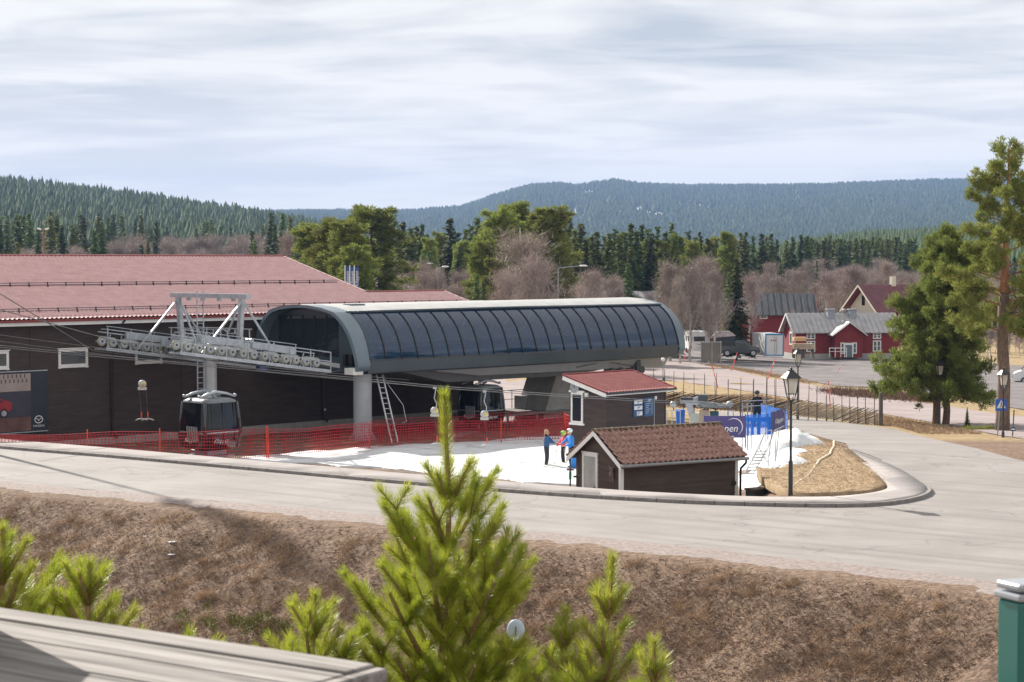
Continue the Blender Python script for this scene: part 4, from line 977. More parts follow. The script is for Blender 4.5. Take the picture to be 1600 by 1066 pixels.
for s_ in (0, 1):
    y0, y1 = (-ov - .02, UW / 2) if s_ == 0 else (UW + ov + .02, UW / 2)
    mb = MB(); mb.bar((-.25, y0, UH - ov * math.tan(us_) - .06), (-.25, y1 + (.0), UH + UR - .04), .035, .17, up=(1, 0, 0)); 
    mb = MB().prism([(y0, UH - (ov + .02) * math.tan(us_) - .13), (y0, UH - (ov + .02) * math.tan(us_) + .05), (y1, UH + UR + .06), (y1, UH + UR - .12)], -.265, -.232, axis='X')
    mb.build('barge_board', white, rfu)
mb = MB(); zg = UH - ov * math.tan(us_) + .02
mb.tube([(-.28, -ov - .07, zg - .01), (UL + .22, -ov - .07, zg - .035)], .06, 8); mb.build('gutter', M('grey gutter', (.22, .22, .23), (.27, .27, .28), rough=.45), rfu)
MB().box(-.2, UL + .16, -ov + .0, -ov + .03, zg - .11, zg - .02).build('eave_board', hutm, rfu)
mb = MB(); mb.tube([(UL + .12, -ov - .07, zg - .08), (UL + .12, -ov - .05, zg - .2), (UL - .04 + .12, -.14, zg - .42), (UL + .08, -.12, zg - .6), (UL + .08, -.12, -.1)], .045, 8); mb.build('downpipe', blackm, hut)
# glass door on the gable
UG = UA + math.pi / 2
def ug(px, py): return on_wall(px, py, (uc.x, uc.y, uz), UG)
yb, ztd = ug(911.5, 707); ya, _ = ug(935, 709)
mb = MB(); f = .1
mb.box(-.06, 0, ya, ya + f, -.05, ztd).box(-.06, 0, yb - f, yb, -.05, ztd).box(-.061, 0, ya + f, yb - f, ztd - f, ztd).box(-.061, 0, ya + f, yb - f, -.05, .16).box(-.075, 0, ya - .04, yb + .04, ztd + .002, ztd + .06)
dr = mb.build('door', white, hut); MB().box(-.035, -.026, ya + f, yb - f, .16, ztd - f).build('pane', M('curtained door glass', (.30, .33, .34), (.46, .48, .47), scale=1.5, rough=.15, spec=.7), dr)
MB().box(-.1, -.06, ya + .12, ya + .16, .7, .82).build('handle', dsteel, dr)
mb = MB()
for k, (yy, hh) in enumerate([(.25, .35), (.4, .5), (.55, .3)]): mb.box(-.042, -.037, ya + yy, ya + yy + .1, .2, .2 + hh)
mb.build('sticker', dsteel, dr)
# hanging toy-like lamp/cloth on the gable and a vent on the long wall
yy, zz = ug(960, 738)
mb = MB(); mb.sphere((-.12, yy, zz + .12), .09, 8, 6).sphere((-.13, yy + .0, zz - .06), .10, 8, 6, sc=(1, 1, 1.5)); mb.cyl((-.12, yy - .08, zz + .16), (-.12, yy - .17, zz + .22), .03, n=5).cyl((-.12, yy + .08, zz + .16), (-.12, yy + .17, zz + .22), .03, n=5)
mb.cyl((-.12, yy - .05, zz - .15), (-.12, yy - .08, zz - .36), .035, n=5).cyl((-.12, yy + .05, zz - .15), (-.12, yy + .08, zz - .34), .035, n=5); mb.cyl((-.0, yy, zz + .3), (-.12, yy, zz + .15), .012, n=5)
tg = mb.build('hanging_ornament', M('faded cloth', (.13, .09, .08), (.24, .17, .15), scale=15, rough=1, bump=.5)); tg.location = hut.location; tg.rotation_euler = (0, 0, UA)
tag(tg, 'small faded brown cloth figure hanging on the hut gable', 'ornament')
a, z = on_wall(1146, 755, (uc.x, uc.y, uz), UA)
MB().lathe([(.1, -.05), (.1, 0)], (a, -.0, z), 14, axis='Y').build('vent', blackm, hut)
q_ = hitD(1179, 70.4); bx = thing('utility_box', 'dark green box at the back corner of the tiled hut', 'box', (q_.x + .1, q_.y, G(q_.x, q_.y)), UA)
MB().box(-.3, .35, -.25, .25, -.5, .42).build('cabinet', M('dark green', (.035, .045, .035), (.05, .06, .05), rough=.6), bx); MB().box(-.34, .39, -.29, .29, .42, .48).build('lid', brownh, bx)

# ------------------------------------------------------------------ gondola cabins
gloss = M('glossy black shell', (.010, .011, .014), (.016, .017, .02), scale=1, rough=.10, spec=.6, coat=.6)
cglass = glass_mat('cabin glass', (.006, .008, .011), .94, .04, .45)
silver = M('silver trim', (.42, .44, .47), (.52, .54, .56), scale=3, rough=.3, metal=.6)
lettw = M('white lettering', (.75, .75, .76), (.7, .7, .72), rough=.5)
def rrect(w_, d_, r=.28, n=4):
    pts = []
    for cx_, cy_, a0 in ((w_ - r, d_ - r, 0), (-w_ + r, d_ - r, 90), (-w_ + r, -d_ + r, 180), (w_ - r, -d_ + r, 270)):
        for k in range(n + 1): a = R(a0 + 90 * k / n); pts.append((cx_ + r * math.cos(a), cy_ + r * math.sin(a)))
    return pts
def cabin(loc, rz, label, hanger=True, grp='gondola cabins at the lift'):
    t_ = thing('gondola_cabin', label, 'gondola cabin', loc, rz, grp)
    def ring(mb, levels, mi=0, cap0=False, cap1=False):
        vs_ = []; n = len(rrect(1, 1))
        for w_, d_, z in levels: vs_ += [(x, y, z) for x, y in rrect(w_, d_)]
        mb.add(vs_, [(j * n + i, j * n + (i + 1) % n, (j + 1) * n + (i + 1) % n, (j + 1) * n + i) for j in range(len(levels) - 1) for i in range(n)], mi, True)
        if cap0: mb.add(vs_[:n], [tuple(range(n))])
        if cap1: mb.add(vs_[-n:], [tuple(range(n))])
    mb = MB(); ring(mb, [(.78, .74, .0), (.92, .88, .12), (1.0, .95, .45), (1.02, .97, .78)], cap0=True); mb.build('lower_shell', gloss, t_)
    mb = MB(); ring(mb, [(1.015, .965, .78), (.99, .94, 1.3), (.9, .86, 2.05)]); mb.build('window_band', cglass, t_)
    mb = MB(); ring(mb, [(.91, .87, 2.05), (.90, .86, 2.12), (.74, .70, 2.22)], cap1=True); mb.build('roof', M('cabin roof grey', (.13, .14, .15), (.20, .21, .22), rough=.4), t_)
    mb = MB(); ring(mb, [(1.03, .98, .76), (1.03, .98, .81)]); mb.build('belt_strip', silver, t_)
    for sx in (-1, 1):
        for sy in (-1, 1):
            mb = MB(); mb.tube([(sx * .86, sy * .82, .1), (sx * .95, sy * .90, .78), (sx * .92, sy * .87, 1.3), (sx * .83, sy * .79, 2.08)], .085, 6); mb.build('corner_pillar', gloss, t_)
    for s in (-1, 1):   # doors: divider and lower reflecting panels
        mb = MB(); mb.bar((0, s * .99, .12), (0, s * .88, 2.06), .05, .03)
        mb.bar((-.62, s * .99, .3), (-.58, s * .885, 2.03), .04, .03).bar((.62, s * .99, .3), (.58, s * .885, 2.03), .04, .03); mb.build('door_frame', blackm, t_)
        mb = MB(); mb.bar((s * .90, -.3, .95), (s * .90, .3, .95), .06, .5); 
        mb.box(s * .55 - .25, s * .55 + .25, -.7, .7, .42, .5); mb.bar((s * .8, -.7, .5), (s * .86, -.7, 1.1), .04).bar((s * .8, .7, .5), (s * .86, .7, 1.1), .04); mb.build('bench', dsteel, t_)
        sk = MB()   # ski rack plates on the ends
        for k in range(5): sk.bar((s * 1.04, -.5 + k * .16, .45), (s * 1.1, -.5 + k * .16, 1.05), .09, .04)
        sk.build('ski_rack', silver, t_)
    mb = MB()
    for s in (-1, 1):
        mb.tube([(-.95, s * .55, 2.28), (-.5, s * .52, 2.42), (0, s * .45, 2.50), (.5, s * .52, 2.42), (.95, s * .55, 2.28)], [.05, .07, .08, .07, .05], 6)
        mb.sphere((-.95, s * .55, 2.33), .08, 6, 5).sphere((.95, s * .55, 2.33), .08, 6, 5)
    mb.bar((0, -.5, 2.5), (0, .5, 2.5), .16, .1).bar((-.3, 0, 2.2), (0, 0, 2.52), .1).bar((.3, 0, 2.2), (0, 0, 2.52), .1)
    mb.build('roof_frame', steel, t_)
    if hanger:
        mb = MB(); mb.tube([(0, 0, 2.5), (0, .05, 2.9), (0, .0, 3.4)], .06, 6); mb.build('hanger', steel, t_)
    text('Kläppen', .27, 'lettering', lettw, t_, (-.12, -.975, .42), (math.pi / 2 - .06, 0, 0), .004, .95, .25)
    text('Kläppen', .27, 'lettering', lettw, t_, (-1.02, .0, .45), (math.pi / 2 - .06, 0, -math.pi / 2), .004, .95, .25)
    return t_
cb = P(328, 690, 91.5)
c_ = cabin((cb.x, cb.y, G(cb.x, cb.y) + .42), R(46) , 'glossy black gondola cabin standing by the lift tower behind red netting', False); c_.scale = (1.1, 1.1, 1.1)
mb = MB().box(-.5, .5, -.5, .5, -.22, .0).box(-.75, .75, -.75, .75, -.3, -.22); mb.build('stand', steel, c_)
slab = thing('concrete_slab', 'low concrete slab under the black gondola cabin at the tower', 'slab', (cb.x, cb.y, G(cb.x, cb.y)), R(35))
MB().box(-1.1, 1.1, -1.0, 1.0, -.7, -.05).build('block', concrete, slab)
ca_ = P(752, 630, 110.5); cabin((ca_.x, ca_.y, -1.25), R(46), 'black gondola cabin hanging open under the lift station, nearer one')
cc_ = P(862, 620, 121.0); cabin((cc_.x, cc_.y, -1.0), R(46), 'gondola cabin half hidden behind the slanting concrete pylon')

# ------------------------------------------------------------------ aluminium ladder against the station
b0 = P(612, 692, 101.5); lad = thing('aluminium_ladder', 'long aluminium ladder leaning on the lift station beside the column', 'ladder', b0, 0)
t0_ = P(588, 586, 103.6) - b0; b1 = P(622, 692, 101.4) - b0
w_ = Vector((.33, .05, 0)); mb = MB()
mb.bar((0, 0, 0), t0_, .06, .09).bar(w_, t0_ + w_, .06, .09); mb.build('rails', M('aluminium', (.50, .51, .52), (.58, .59, .60), rough=.35, metal=.4), lad)
mb = MB()
for k in range(13): p = t0_ * ((k + .5) / 13); mb.bar(p, p + w_, .035)
mb.build('rungs', silver, lad)
mb = MB(); mb.tube([t0_ + w_ * 1.2, t0_ + w_ * 1.8 + Vector((.1, -.1, -.6)), t0_ * .55 + w_ * 3.2, t0_ * .30 + w_ * 3.1, t0_ * .28 + w_ * 2.2], .02, 5); mb.build('safety_rail', silver, lad)

# ------------------------------------------------------------------ red safety netting
netred = M('red netting', (.50, .018, .026), (.40, .014, .02), rough=.7, scale=5)
orange = M('orange plastic post', (.75, .09, .04), (.62, .07, .03), rough=.6)
def net(label, path, zt, zb, mesh=.15, th=.026, seed=1, tilt=0.0, posts=(), gaps=()):
    """path: world xy points; zt/zb: functions of distance -> top and bottom height"""
    path = [Vector((p[0], p[1], 0)) for p in path]; cum = [0]
    for a, b in zip(path, path[1:]): cum.append(cum[-1] + (b - a).length)
    def at(s):
        for i in range(len(path) - 1):
            if s <= cum[i + 1] or i == len(path) - 2: return path[i].lerp(path[i + 1], (s - cum[i]) / (cum[i + 1] - cum[i]))
    t_ = thing('safety_net_fence', label, 'net fence', (path[0].x, path[0].y, 0), 0, 'red safety nets beside the snow'); o0 = Vector((path[0].x, path[0].y, 0)); L = cum[-1]
    mb = MB(); n = int(L / mesh); rr_ = np.random.default_rng(seed); ph = rr_.random() * 9
    def pt(s, f):
        p = at(min(max(s, 0), L)) - o0; z0, z1 = zb(s), zt(s); w1 = .05 * math.sin(s * 1.3 + ph) + .03 * math.sin(s * 3.1)
        z = z0 + (z1 - z0) * f; return Vector((p.x + w1 * f * .6, p.y + w1 * f + tilt * (1 - f), z - .05 * math.sin(s * .9 + ph) * f))
    for k in range(n + 1):
        s = k * mesh; hgt = zt(s) - zb(s)
        a = pt(s, 0); b = pt(s, 1); mb.bar(a, b, th * .78, th * .78)
    for j in range(9):
        f = j / 8; pr = None
        for k in range(0, n + 1, 3):
            c = pt(k * mesh, f)
            if pr is not None: mb.bar(pr, c, th * .78 if j < 8 else .035, th * .78)
            pr = c
    mb.build('net', netred, t_)
    for s, ln in posts:
        mb = MB(); a = pt(s, 0); b = pt(s, 1); a.z -= .3; mb.cyl(a, b + Vector((ln, 0, .16)), .03, n=8); mb.build('post', orange, t_)
    return t_
# front net line: near the pavement on the left, then along the snow edge
NP_ = [(-60, 683, 84.5), (0, 690, 84.0), (120, 701, 85.2), (250, 712, 86.5), (330, 716, 88.3), (420, 712, 91.4), (500, 704, 94.2), (577, 698, 97.2), (660, 690, 99.0), (765, 688, 100.5), (890, 683, 101)]
pth = []; zz0 = []
for px, py, D in NP_:
    p = P(px, py, D); pth.append((p.x, p.y)); zz0.append(p.z)
cum = np.concatenate([[0], np.cumsum([math.dist(a, b) for a, b in zip(pth, pth[1:])])])
NT = [678, 679, 678, 675, 673, 671.5, 667, 663, 660, 659, 652]
zz1 = [P(a[0], b, a[2]).z for a, b in zip(NP_, NT)]
zbf = lambda s: float(np.interp(s, cum, zz0)) - .05
ztf = lambda s: float(np.interp(s, cum, zz1))
def s_at(px): return float(np.interp(px, [a[0] for a in NP_], cum))
net('red mesh safety net on orange posts running from the left edge along the snow', pth, ztf, zbf, .15, .026, 1, 0, [(s_at(136), .06), (s_at(250), 0), (s_at(417), 0), (s_at(420), -.02), (s_at(577), 0), (s_at(783), 0)])
# second net behind it, darker where both overlap
p2 = [(P(px, py, D).x, P(px, py, D).y) for px, py, D in ((560, 690, 100.5), (700, 682, 104), (800, 676, 106), (900, 670, 106))]
net('second red safety net, farther back below the lift station', p2, lambda s: -.35 + s * .006, lambda s: -1.5, .17, .02, 4, .1, [(6, 0)])
p3 = [(P(px, py, D).x, P(px, py, D).y) for px, py, D in ((800, 676, 103), (880, 672, 103.5), (908, 690, 96))]
net('short red safety net in front of the concrete pylon, sagging at its post', p3, lambda s: -.30 + .25 * (s > 2.5), lambda s: -1.5, .17, .022, 6, .0, [(5.0, -.18), (9.8, -.15)])

# ------------------------------------------------------------------ banners and blue netting of the drag lift
purple = M('banner purple', (.055, .045, .16), (.07, .055, .19), scale=1, rough=.6)
bluenet = glass_mat('blue net fabric', (.03, .20, .70), .42, .8, .2)
blueopaque = M('blue fabric', (.015, .10, .42), (.02, .13, .5), rough=.7)
def swoosh(par, cx_, cz_, r, y, mat):
    mb = MB(); n = 14
    for i in range(n):
        a = R(-60 + 190 * i / n); b = R(-60 + 190 * (i + 1) / n); w0 = .03 + .07 * math.sin(math.pi * i / n); w1 = .03 + .07 * math.sin(math.pi * (i + 1) / n)
        q = lambda t, rr_: (cx_ + rr_ * math.cos(t), y, cz_ + rr_ * math.sin(t))
        mb.add([q(a, r), q(b, r), q(b, r - w1 * r), q(a, r - w0 * r)], [(0, 1, 2, 3)])
    return mb.build('emblem', mat, par)
def wallseg(name, label, cat, p0, p1, zt, zb, mat, kids=None, grp=None, th=.02):
    a = Vector((p0[0], p0[1], 0)); b = Vector((p1[0], p1[1], 0)); ang = math.atan2(b.y - a.y, b.x - a.x); L = (b - a).length
    t_ = thing(name, label, cat, (a.x, a.y, zb), ang, grp)
    mb = MB(); n = 10
    for i in range(n):
        x0, x1 = L * i / n, L * (i + 1) / n; y0, y1 = .025 * math.sin(i * 1.9), .025 * math.sin((i + 1) * 1.9)
        mb.add([(x0, y0, 0), (x1, y1, 0), (x1, y1, zt - zb), (x0, y0, zt - zb), (x0, y0 + th, 0), (x1, y1 + th, 0), (x1, y1 + th, zt - zb), (x0, y0 + th, zt - zb)], [(0, 1, 2, 3), (7, 6, 5, 4), (3, 2, 6, 7), (0, 4, 5, 1)])
    mb.build('fabric', mat, t_)
    for x in (0, L): MB().cyl((x, .03, -.5), (x, .03, zt - zb + .05), .022, n=6).build('post', blueopaque, t_)
    return t_, L, zt - zb
A1 = P(1100, 665, 91.5); A2 = P(1165, 690, 91.5); A3 = P(1205.5, 690, 92.5); A4 = P(1227.5, 690, 96)
bt = P(1165, 650, 91.5).z; bb = P(1165, 684, 91.5).z
t_, L, H_ = wallseg('sponsor_banner', 'purple banner with white lettering partly hidden by the hut roof', 'banner', A1, A2, bt, bb, purple, grp='purple banners round the drag lift')
text('Kläppen', .50, 'lettering', lettw, t_, (L * .44, -.035, H_ * .42), (math.pi / 2, 0, 0), .004, .9, .2); swoosh(t_, L * .72, H_ * .5, .42, -.035, lettw)
MB().box(L * .35, L * .72, -.035, -.03, .05, .08).build('small_print', lettw, t_)
t_, L, H_ = wallseg('blue_net', 'bright blue see-through net between the two purple banners', 'net', A2, A3, P(1205, 646, 92.5).z, bb + .08, bluenet)
for f_ in (.12, .5, .88): MB().box(L * f_ - .03, L * f_ + .03, .03, .06, 0, H_).build('strap', blueopaque, t_)
t_, L, H_ = wallseg('sponsor_banner', 'purple banner with white lettering, fully visible, beside the lamp post', 'banner', A3, A4, P(1205, 646, 92.5).z + .04, P(1205, 682, 92.5).z, purple, grp='purple banners round the drag lift')
text('Kläppen', .34, 'lettering', lettw, t_, (L * .48, -.04, H_ * .55), (math.pi / 2, 0, 0), .004, 1.9, .15)
swoosh(t_, L * .78, H_ * .62, .34, -.035, lettw)
MB().box(L * .12, L * .85, -.035, -.03, H_ * .2, H_ * .24).build('underline', lettw, t_)
# rear part of the blue net enclosure
B1 = P(1187, 655, 103); B2 = P(1229, 660, 98)
wallseg('blue_net', 'long blue see-through net behind the operator in black', 'net', B1, B2, P(1200, 642, 100).z + .15, P(1200, 672, 100).z, bluenet)
tblb = thing('starting_bench', 'blue bench with legs behind the see-through blue net', 'bench', (P(1185, 670, 94).x, 94.3, P(1185, 668, 94.3).z - .0), R(5))
MB().box(-.6, .75, -.2, .2, .32, .5).build('seat', blueopaque, tblb)
for x in (-.3, .0, .55): MB().box(x, x + .08, -.15, .15, -.35, .32).build('leg', blueopaque, tblb)

# ------------------------------------------------------------------ drag lift return station
dz = P(1100, 630, 94)
dl = thing('drag_lift_station', 'drag lift return wheel on a grey steel machine frame behind the hut', 'drag lift', (dz.x, 94.0, G(dz.x, 94.0)), R(-4))
def dloc(px, py, D=94.0): p = P(px, py, D) - Vector(dl.location); c, s = math.cos(R(4)), math.sin(R(4)); return Vector((p.x * c - p.y * s, p.x * s + p.y * c, p.z))
wc = dloc(1117, 633.5)
mb = MB().lathe([(.78, -.05), (.86, -.05), (.86, -.02), (.82, 0), (.86, .02), (.86, .05), (.78, .05), (.78, -.05)], wc, 32); 
for k in range(6): a = k * math.pi / 3 + .2; mb.bar(wc, wc + Vector((.8 * math.cos(a), .8 * math.sin(a), 0)), .08, .06)
mb.cyl(wc - Vector((0, 0, .12)), wc + Vector((0, 0, .12)), .14, n=12); mb.build('return_wheel', M('wheel grey', (.20, .22, .22), (.28, .30, .30), rough=.5, metal=.3), dl)
mb = MB(); mb.bar(dloc(1073, 622), dloc(1085, 660), .22, .3).bar(dloc(1068, 626), dloc(1120, 634), .2, .24); mb.bar(dloc(1063, 628), dloc(1098, 622), .12, .2); mb.build('frame', steel, dl)
for px in (1052, 1078, 1092, 1140): 
    c = dloc(px, 632); MB().lathe([(.14, -.05), (.16, 0), (.14, .05)], c, 12, axis='Y').build('guide_wheel', steel, dl)
MB().cbox(dloc(1098, 621.5), .45, .4, .3).build('motor', slate, dl)
MB().cbox(dloc(1073, 623), .6, .4, .14).build('motor_cover', dsteel, dl)
MB().cbox(dloc(1100, 652), .5, .5, .75).build('control_cabinet', M('beige cabinet', (.42, .33, .24), (.5, .4, .3), rough=.7), dl)
MB().cbox(dloc(1116, 654), .42, .4, .7).build('teal_cabinet', M('teal cabinet', (.03, .09, .12), (.04, .11, .14), rough=.6), dl)
MB().cbox(dloc(1086, 655), .5, .4, .6).build('canvas_cover', M('pale canvas', (.45, .47, .40), (.5, .52, .45), rough=.9), dl)
mb = MB().cyl(dloc(1063, 665), dloc(1063, 640), .2, .24, n=14); mb.build('barrel', blueopaque, dl)
mb = MB()
for px in (1042, 1050, 1063): p = dloc(px, 642, 92.8); mb.cyl((p.x, p.y, -.1), (p.x, p.y, p.z + .03), .025, n=6)
mb.bar(dloc(1042, 642, 92.8), dloc(1063, 642, 92.8), .04); mb.build('guard_rail', steel, dl); mb = MB()
for px in (1138, 1146): p = dloc(px, 642, 92.8); mb.cyl((p.x, p.y, -.1), (p.x, p.y, p.z + .03), .025, n=6)
mb.bar(dloc(1138, 642, 92.8), dloc(1146, 642, 92.8), .04); mb.build('guard_rail', steel, dl)
mb = MB()
for px in (1160, 1168, 1174, 1197, 1208): p = dloc(px, 630, 94.5); mb.cyl((p.x, p.y, 0), (p.x, p.y, p.z), .028, n=6)
for py in (626, 634): mb.bar(dloc(1160, py + 1, 94.5), dloc(1208, py - 1, 94.5), .035)
mb.build('operator_railing', steel, dl)
mb = MB().cbox(dloc(1186, 654, 94.9), 1.3, .8, .06)
for px in (1168, 1200): p = dloc(px, 655, 94.9); mb.bar((p.x, p.y, -.1), p, .06)
mb.build('operator_platform', steel, dl)
# ropes: two strands from the left edge to the wheel
rope = thing('drag_lift_rope', 'thin doubled rope of the drag lift crossing low in front of the hall', 'rope', (0, 92, 0), 0)
mb = MB()
for dy, oy in ((-.0, 0), (.0, 3.0)):
    A = P(-40, 537 + oy, 88.5); B_ = P(1100, 629.5 + oy * .4, 93.2 + oy * .3); pts = [A.lerp(B_, i / 20) + Vector((0, 0, .0)) for i in range(21)]
    # measured heights along the picture
    for i, p in enumerate(pts):
        px_ = 800 + p.x / p.y * F; py_ = float(np.interp(px_, [-40, 165, 560, 680, 900, 1050, 1100], [536, 556, 590.5, 603, 618, 627, 630])) + oy; pts[i] = P(px_, py_, p.y)
    mb.tube([p - Vector((0, 92, 0)) for p in pts], .017, 5)
mb.build('rope_strands', cable, rope)
r3 = thing('control_cable', 'thin sagging control cable above the drag lift rope', 'cable', (0, 95, 0), 0)
mb = MB()
for py0, py1 in ((518, 598), (528, 606)):
    A = P(-40, py0, 93); B_ = P(640, py1 - 4, 99); mb.tube([p - Vector((0, 95, 0)) for p in sagline(A, B_, .15)], .010, 4)
mb.build('cable_strands', cable, r3)
def tbar(px, py, D, L, label, fold=1.0, sw=.5):
    p = P(px, py, D); t_ = thing('t_bar_hanger', label, 't-bar', p, 0, 't-bar hangers on the drag lift rope')
    mb = MB()
    if fold: mb.tube([(0, 0, 0), (-.09, 0, -.25), (-.10, 0, -.6), (.0, 0, -.95)], .028, 6); mb.tube([(0, 0, 0), (.09, 0, -.25), (.08, 0, -.6), (.0, 0, -.95)], .02, 6)
    else: mb.tube([(0, 0, 0), (.05, 0, -.12), (-.02, 0, -.5), (.10, 0, -.78), (.08, 0, -1.0)], .03, 6); mb.cyl((-.08, 0, 0), (.1, 0, 0), .05, n=8); mb.build('clamp_arm', silver, t_)
    mb = MB(); mb.sphere((0, 0, -1.12), .20, 12, 8, sc=(1, .6, .95)); mb.box(-.2, .2, -.08, .08, -1.4, -1.28); mb.build('spring_box', M('spring box', (.38, .38, .36), (.48, .47, .45), rough=.5), t_)
    MB().sphere((.09, -.12, -1.1), .07, 8, 6).build('yellow_disc', M('yellow plastic', (.75, .50, .02), (.7, .45, .02), rough=.5), t_)
    for s in ((-1, 1) if fold else (0,)):
        x = s * .17; xb = s * (.13 if L < 2.9 else .15) + (.08 if s < 0 else .12)
        mb = MB(); mb.cyl((x, 0, -1.35), (xb, 0, -L + .38), .018, n=6); mb.build('stem', dsteel, t_)
        mb = MB(); mb.cyl((xb, 0, -L + .40), (xb, 0, -L + .12), .03, n=6); mb.build('orange_sleeve', orange, t_)
        mb = MB(); mb.tube([(xb - .3, 0, -L - .02), (xb - .1, 0, -L + .06), (xb + .1, 0, -L + .06), (xb + .28, 0, -L - .0)], .03, 6); mb.build('cross_bar', silver, t_)
    return t_
tbar(222, 563, 90, 2.82, 'folded pair of t-bars hanging left of the lift tower', 1)
tbar(679, 606, 93, 2.75, 't-bar hanger hanging just left of the young pine top', 0)
tbar(757, 611.5, 93, 2.65, 't-bar hanger with a yellow disc right of the young pine top', 0)
# ------------------------------------------------------------------ lamp posts
lampblack = M('lamp black', (.018, .02, .022), (.03, .032, .034), rough=.4, scale=6)
lglass = glass_mat('lamp glass', (.62, .58, .50), .60, .25, .3)
def lamp(px, py, D, H_, label, s=.92):
    p = hitD(px, D); p.z = P(px, py, D).z
    t_ = thing('lamp_post', label, 'lamp post', p, R(12), 'black lantern lamp posts')
    mb = MB().lathe([(.09, -.3), (.09, .0), (.08, .05), (.075, 1.15), (.055, 1.2), (.045, 1.25), (.04, H_ - 1.25), (.05, H_ - 1.22)], n=12); mb.build('pole', lampblack, t_)
    z = H_ - 1.2
    mb = MB()
    for k in range(4):
        a = R(45 + 90 * k); c, s_ = math.cos(a), math.sin(a)
        mb.tube([(0, 0, z), (.14 * c, .14 * s_, z + .12), (.2 * c * s, .2 * s_ * s, z + .28)], .018, 5)
        mb.bar((.2 * c * s, .2 * s_ * s, z + .26), (.32 * c * s, .32 * s_ * s, z + .82), .03)
    mb.lathe([(.05, z - .02), (.1, z + .02), (.05, z + .06)], n=10); mb.cbox((0, 0, z + .27), .3 * s, .3 * s, .03)
    mb.build('lantern_frame', lampblack, t_)
    mb = MB(); a0, a1 = .135 * s, .215 * s
    vs_ = [(x * a0, y * a0, z + .29) for x, y in ((-1, -1), (1, -1), (1, 1), (-1, 1))] + [(x * a1, y * a1, z + .81) for x, y in ((-1, -1), (1, -1), (1, 1), (-1, 1))]
    mb.add(vs_, [(0, 1, 5, 4), (1, 2, 6, 5), (2, 3, 7, 6), (3, 0, 4, 7)]); mb.build('lamp_glass', lglass, t_)
    mb = MB(); q = .32 * s
    vs_ = [(x * q, y * q, z + .82) for x, y in ((-1, -1), (1, -1), (1, 1), (-1, 1))] + [(x * .1, y * .1, z + 1.05) for x, y in ((-1, -1), (1, -1), (1, 1), (-1, 1))]
    mb.add(vs_, [(0, 1, 5, 4), (1, 2, 6, 5), (2, 3, 7, 6), (3, 0, 4, 7), (4, 5, 6, 7), (0, 3, 2, 1)]); mb.cbox((0, 0, z + 1.08), .16, .16, .05).sphere((0, 0, z + 1.15), .05, 8, 5); mb.build('lamp_roof', lampblack, t_)
    MB().cyl((0, 0, z + .3), (0, 0, z + .5), .05, n=8).build('bulb_holder', white, t_)
    return t_
lamp(1237, 774, 66.3, 4.45, 'black lantern post on the dry grass by the kerb, nearest of the four lamps')
lamp(1247.5, 651, 118, 4.25, 'black lantern post at the pole fence, just behind the nearest lamp', .8)
lamp(1469, 679, 110, 4.35, 'black lantern post in front of the twin pine trunks', .8)
lamp(1569.5, 712, 96, 4.45, 'black lantern post by the tall pine and crossing sign', .8)

# ------------------------------------------------------------------ round-pole fence
oldwood = M('weathered pole wood', (.10, .085, .072), (.17, .145, .125), scale=7, rough=.95, bump=.4, stretch=(1, 1, .2))
palew = M('split pale poles', (.34, .29, .22), (.46, .40, .31), scale=6, rough=.9, bump=.3)
FP = [(1000, 628, 124), (1060, 636, 122), (1120, 641, 120), (1180, 645, 119), (1240, 650, 117.5), (1290, 655, 115), (1375, 668, 110)]
fpt = [P(a, b, c) for a, b, c in FP]
fl = thing('round_pole_fence', 'traditional slanting round-pole fence with thin tall posts beside the road bend', 'fence', (fpt[0].x, fpt[0].y, fpt[0].z), 0)
fo = Vector(fl.location); L = 0; seg = []
for a, b in zip(fpt, fpt[1:]): seg.append((a, b, L)); L += (b - a).length
def fat(s):
    for a, b, l0 in seg:
        ll = (b - a).length
        if s <= l0 + ll or (a, b, l0) == seg[-1]: return a.lerp(b, min(1.1, (s - l0) / ll))
rr = np.random.default_rng(21); npost = 24
for k in range(npost):
    s = L * (k + .3) / npost + rr.normal(0, .06)
    for dd in (-.12, .12):
        if dd > 0 and rr.random() < .25: continue
        p = fat(s) - fo; h = 1.75 + rr.normal(0, .18) + (.35 if k < 16 else 0)
        mb = MB(); mb.cyl((p.x, p.y + dd, p.z - .3), (p.x + rr.normal(0, .04), p.y + dd + rr.normal(0, .03), p.z + h), .032, .018, n=6); mb.build('post', oldwood, fl)
mb = MB(); mb.fm = 0
s = -1.5
while s < L - .05:
    a = fat(max(s, 0)) - fo; b = fat(min(s + 2.7, L)) - fo
    if s < 0: a = a + (a - b) * 0
    z1 = .95 + rr.normal(0, .05); f1 = min((min(s + 2.7, L) - max(s, 0)) / 2.7, 1)
    j = rr.normal(0, .03)
    mb.cyl((a.x, a.y + j, a.z + .02 + (z1 * (1 - f1) if s < 0 else 0)), (b.x, b.y - j, b.z + (.02 + z1 * (f1 if s > 0 else 1))), .036, .028, n=5, mi=0 if s < L * .45 or rr.random() < .15 else 1)
    s += .25 + rr.normal(0, .02)
mb.build('slanting_poles', [oldwood, palew], fl)
ep_ = P(1376, 670, 109.8); gp = thing('gate_post', 'thick round wooden post at the end of the pole fence', 'post', ep_, 0)
MB().lathe([(.14, -.3), (.13, 0), (.12, 2.0), (.10, 2.06), (.05, 2.08)], n=10).build('post_body', oldwood, gp)

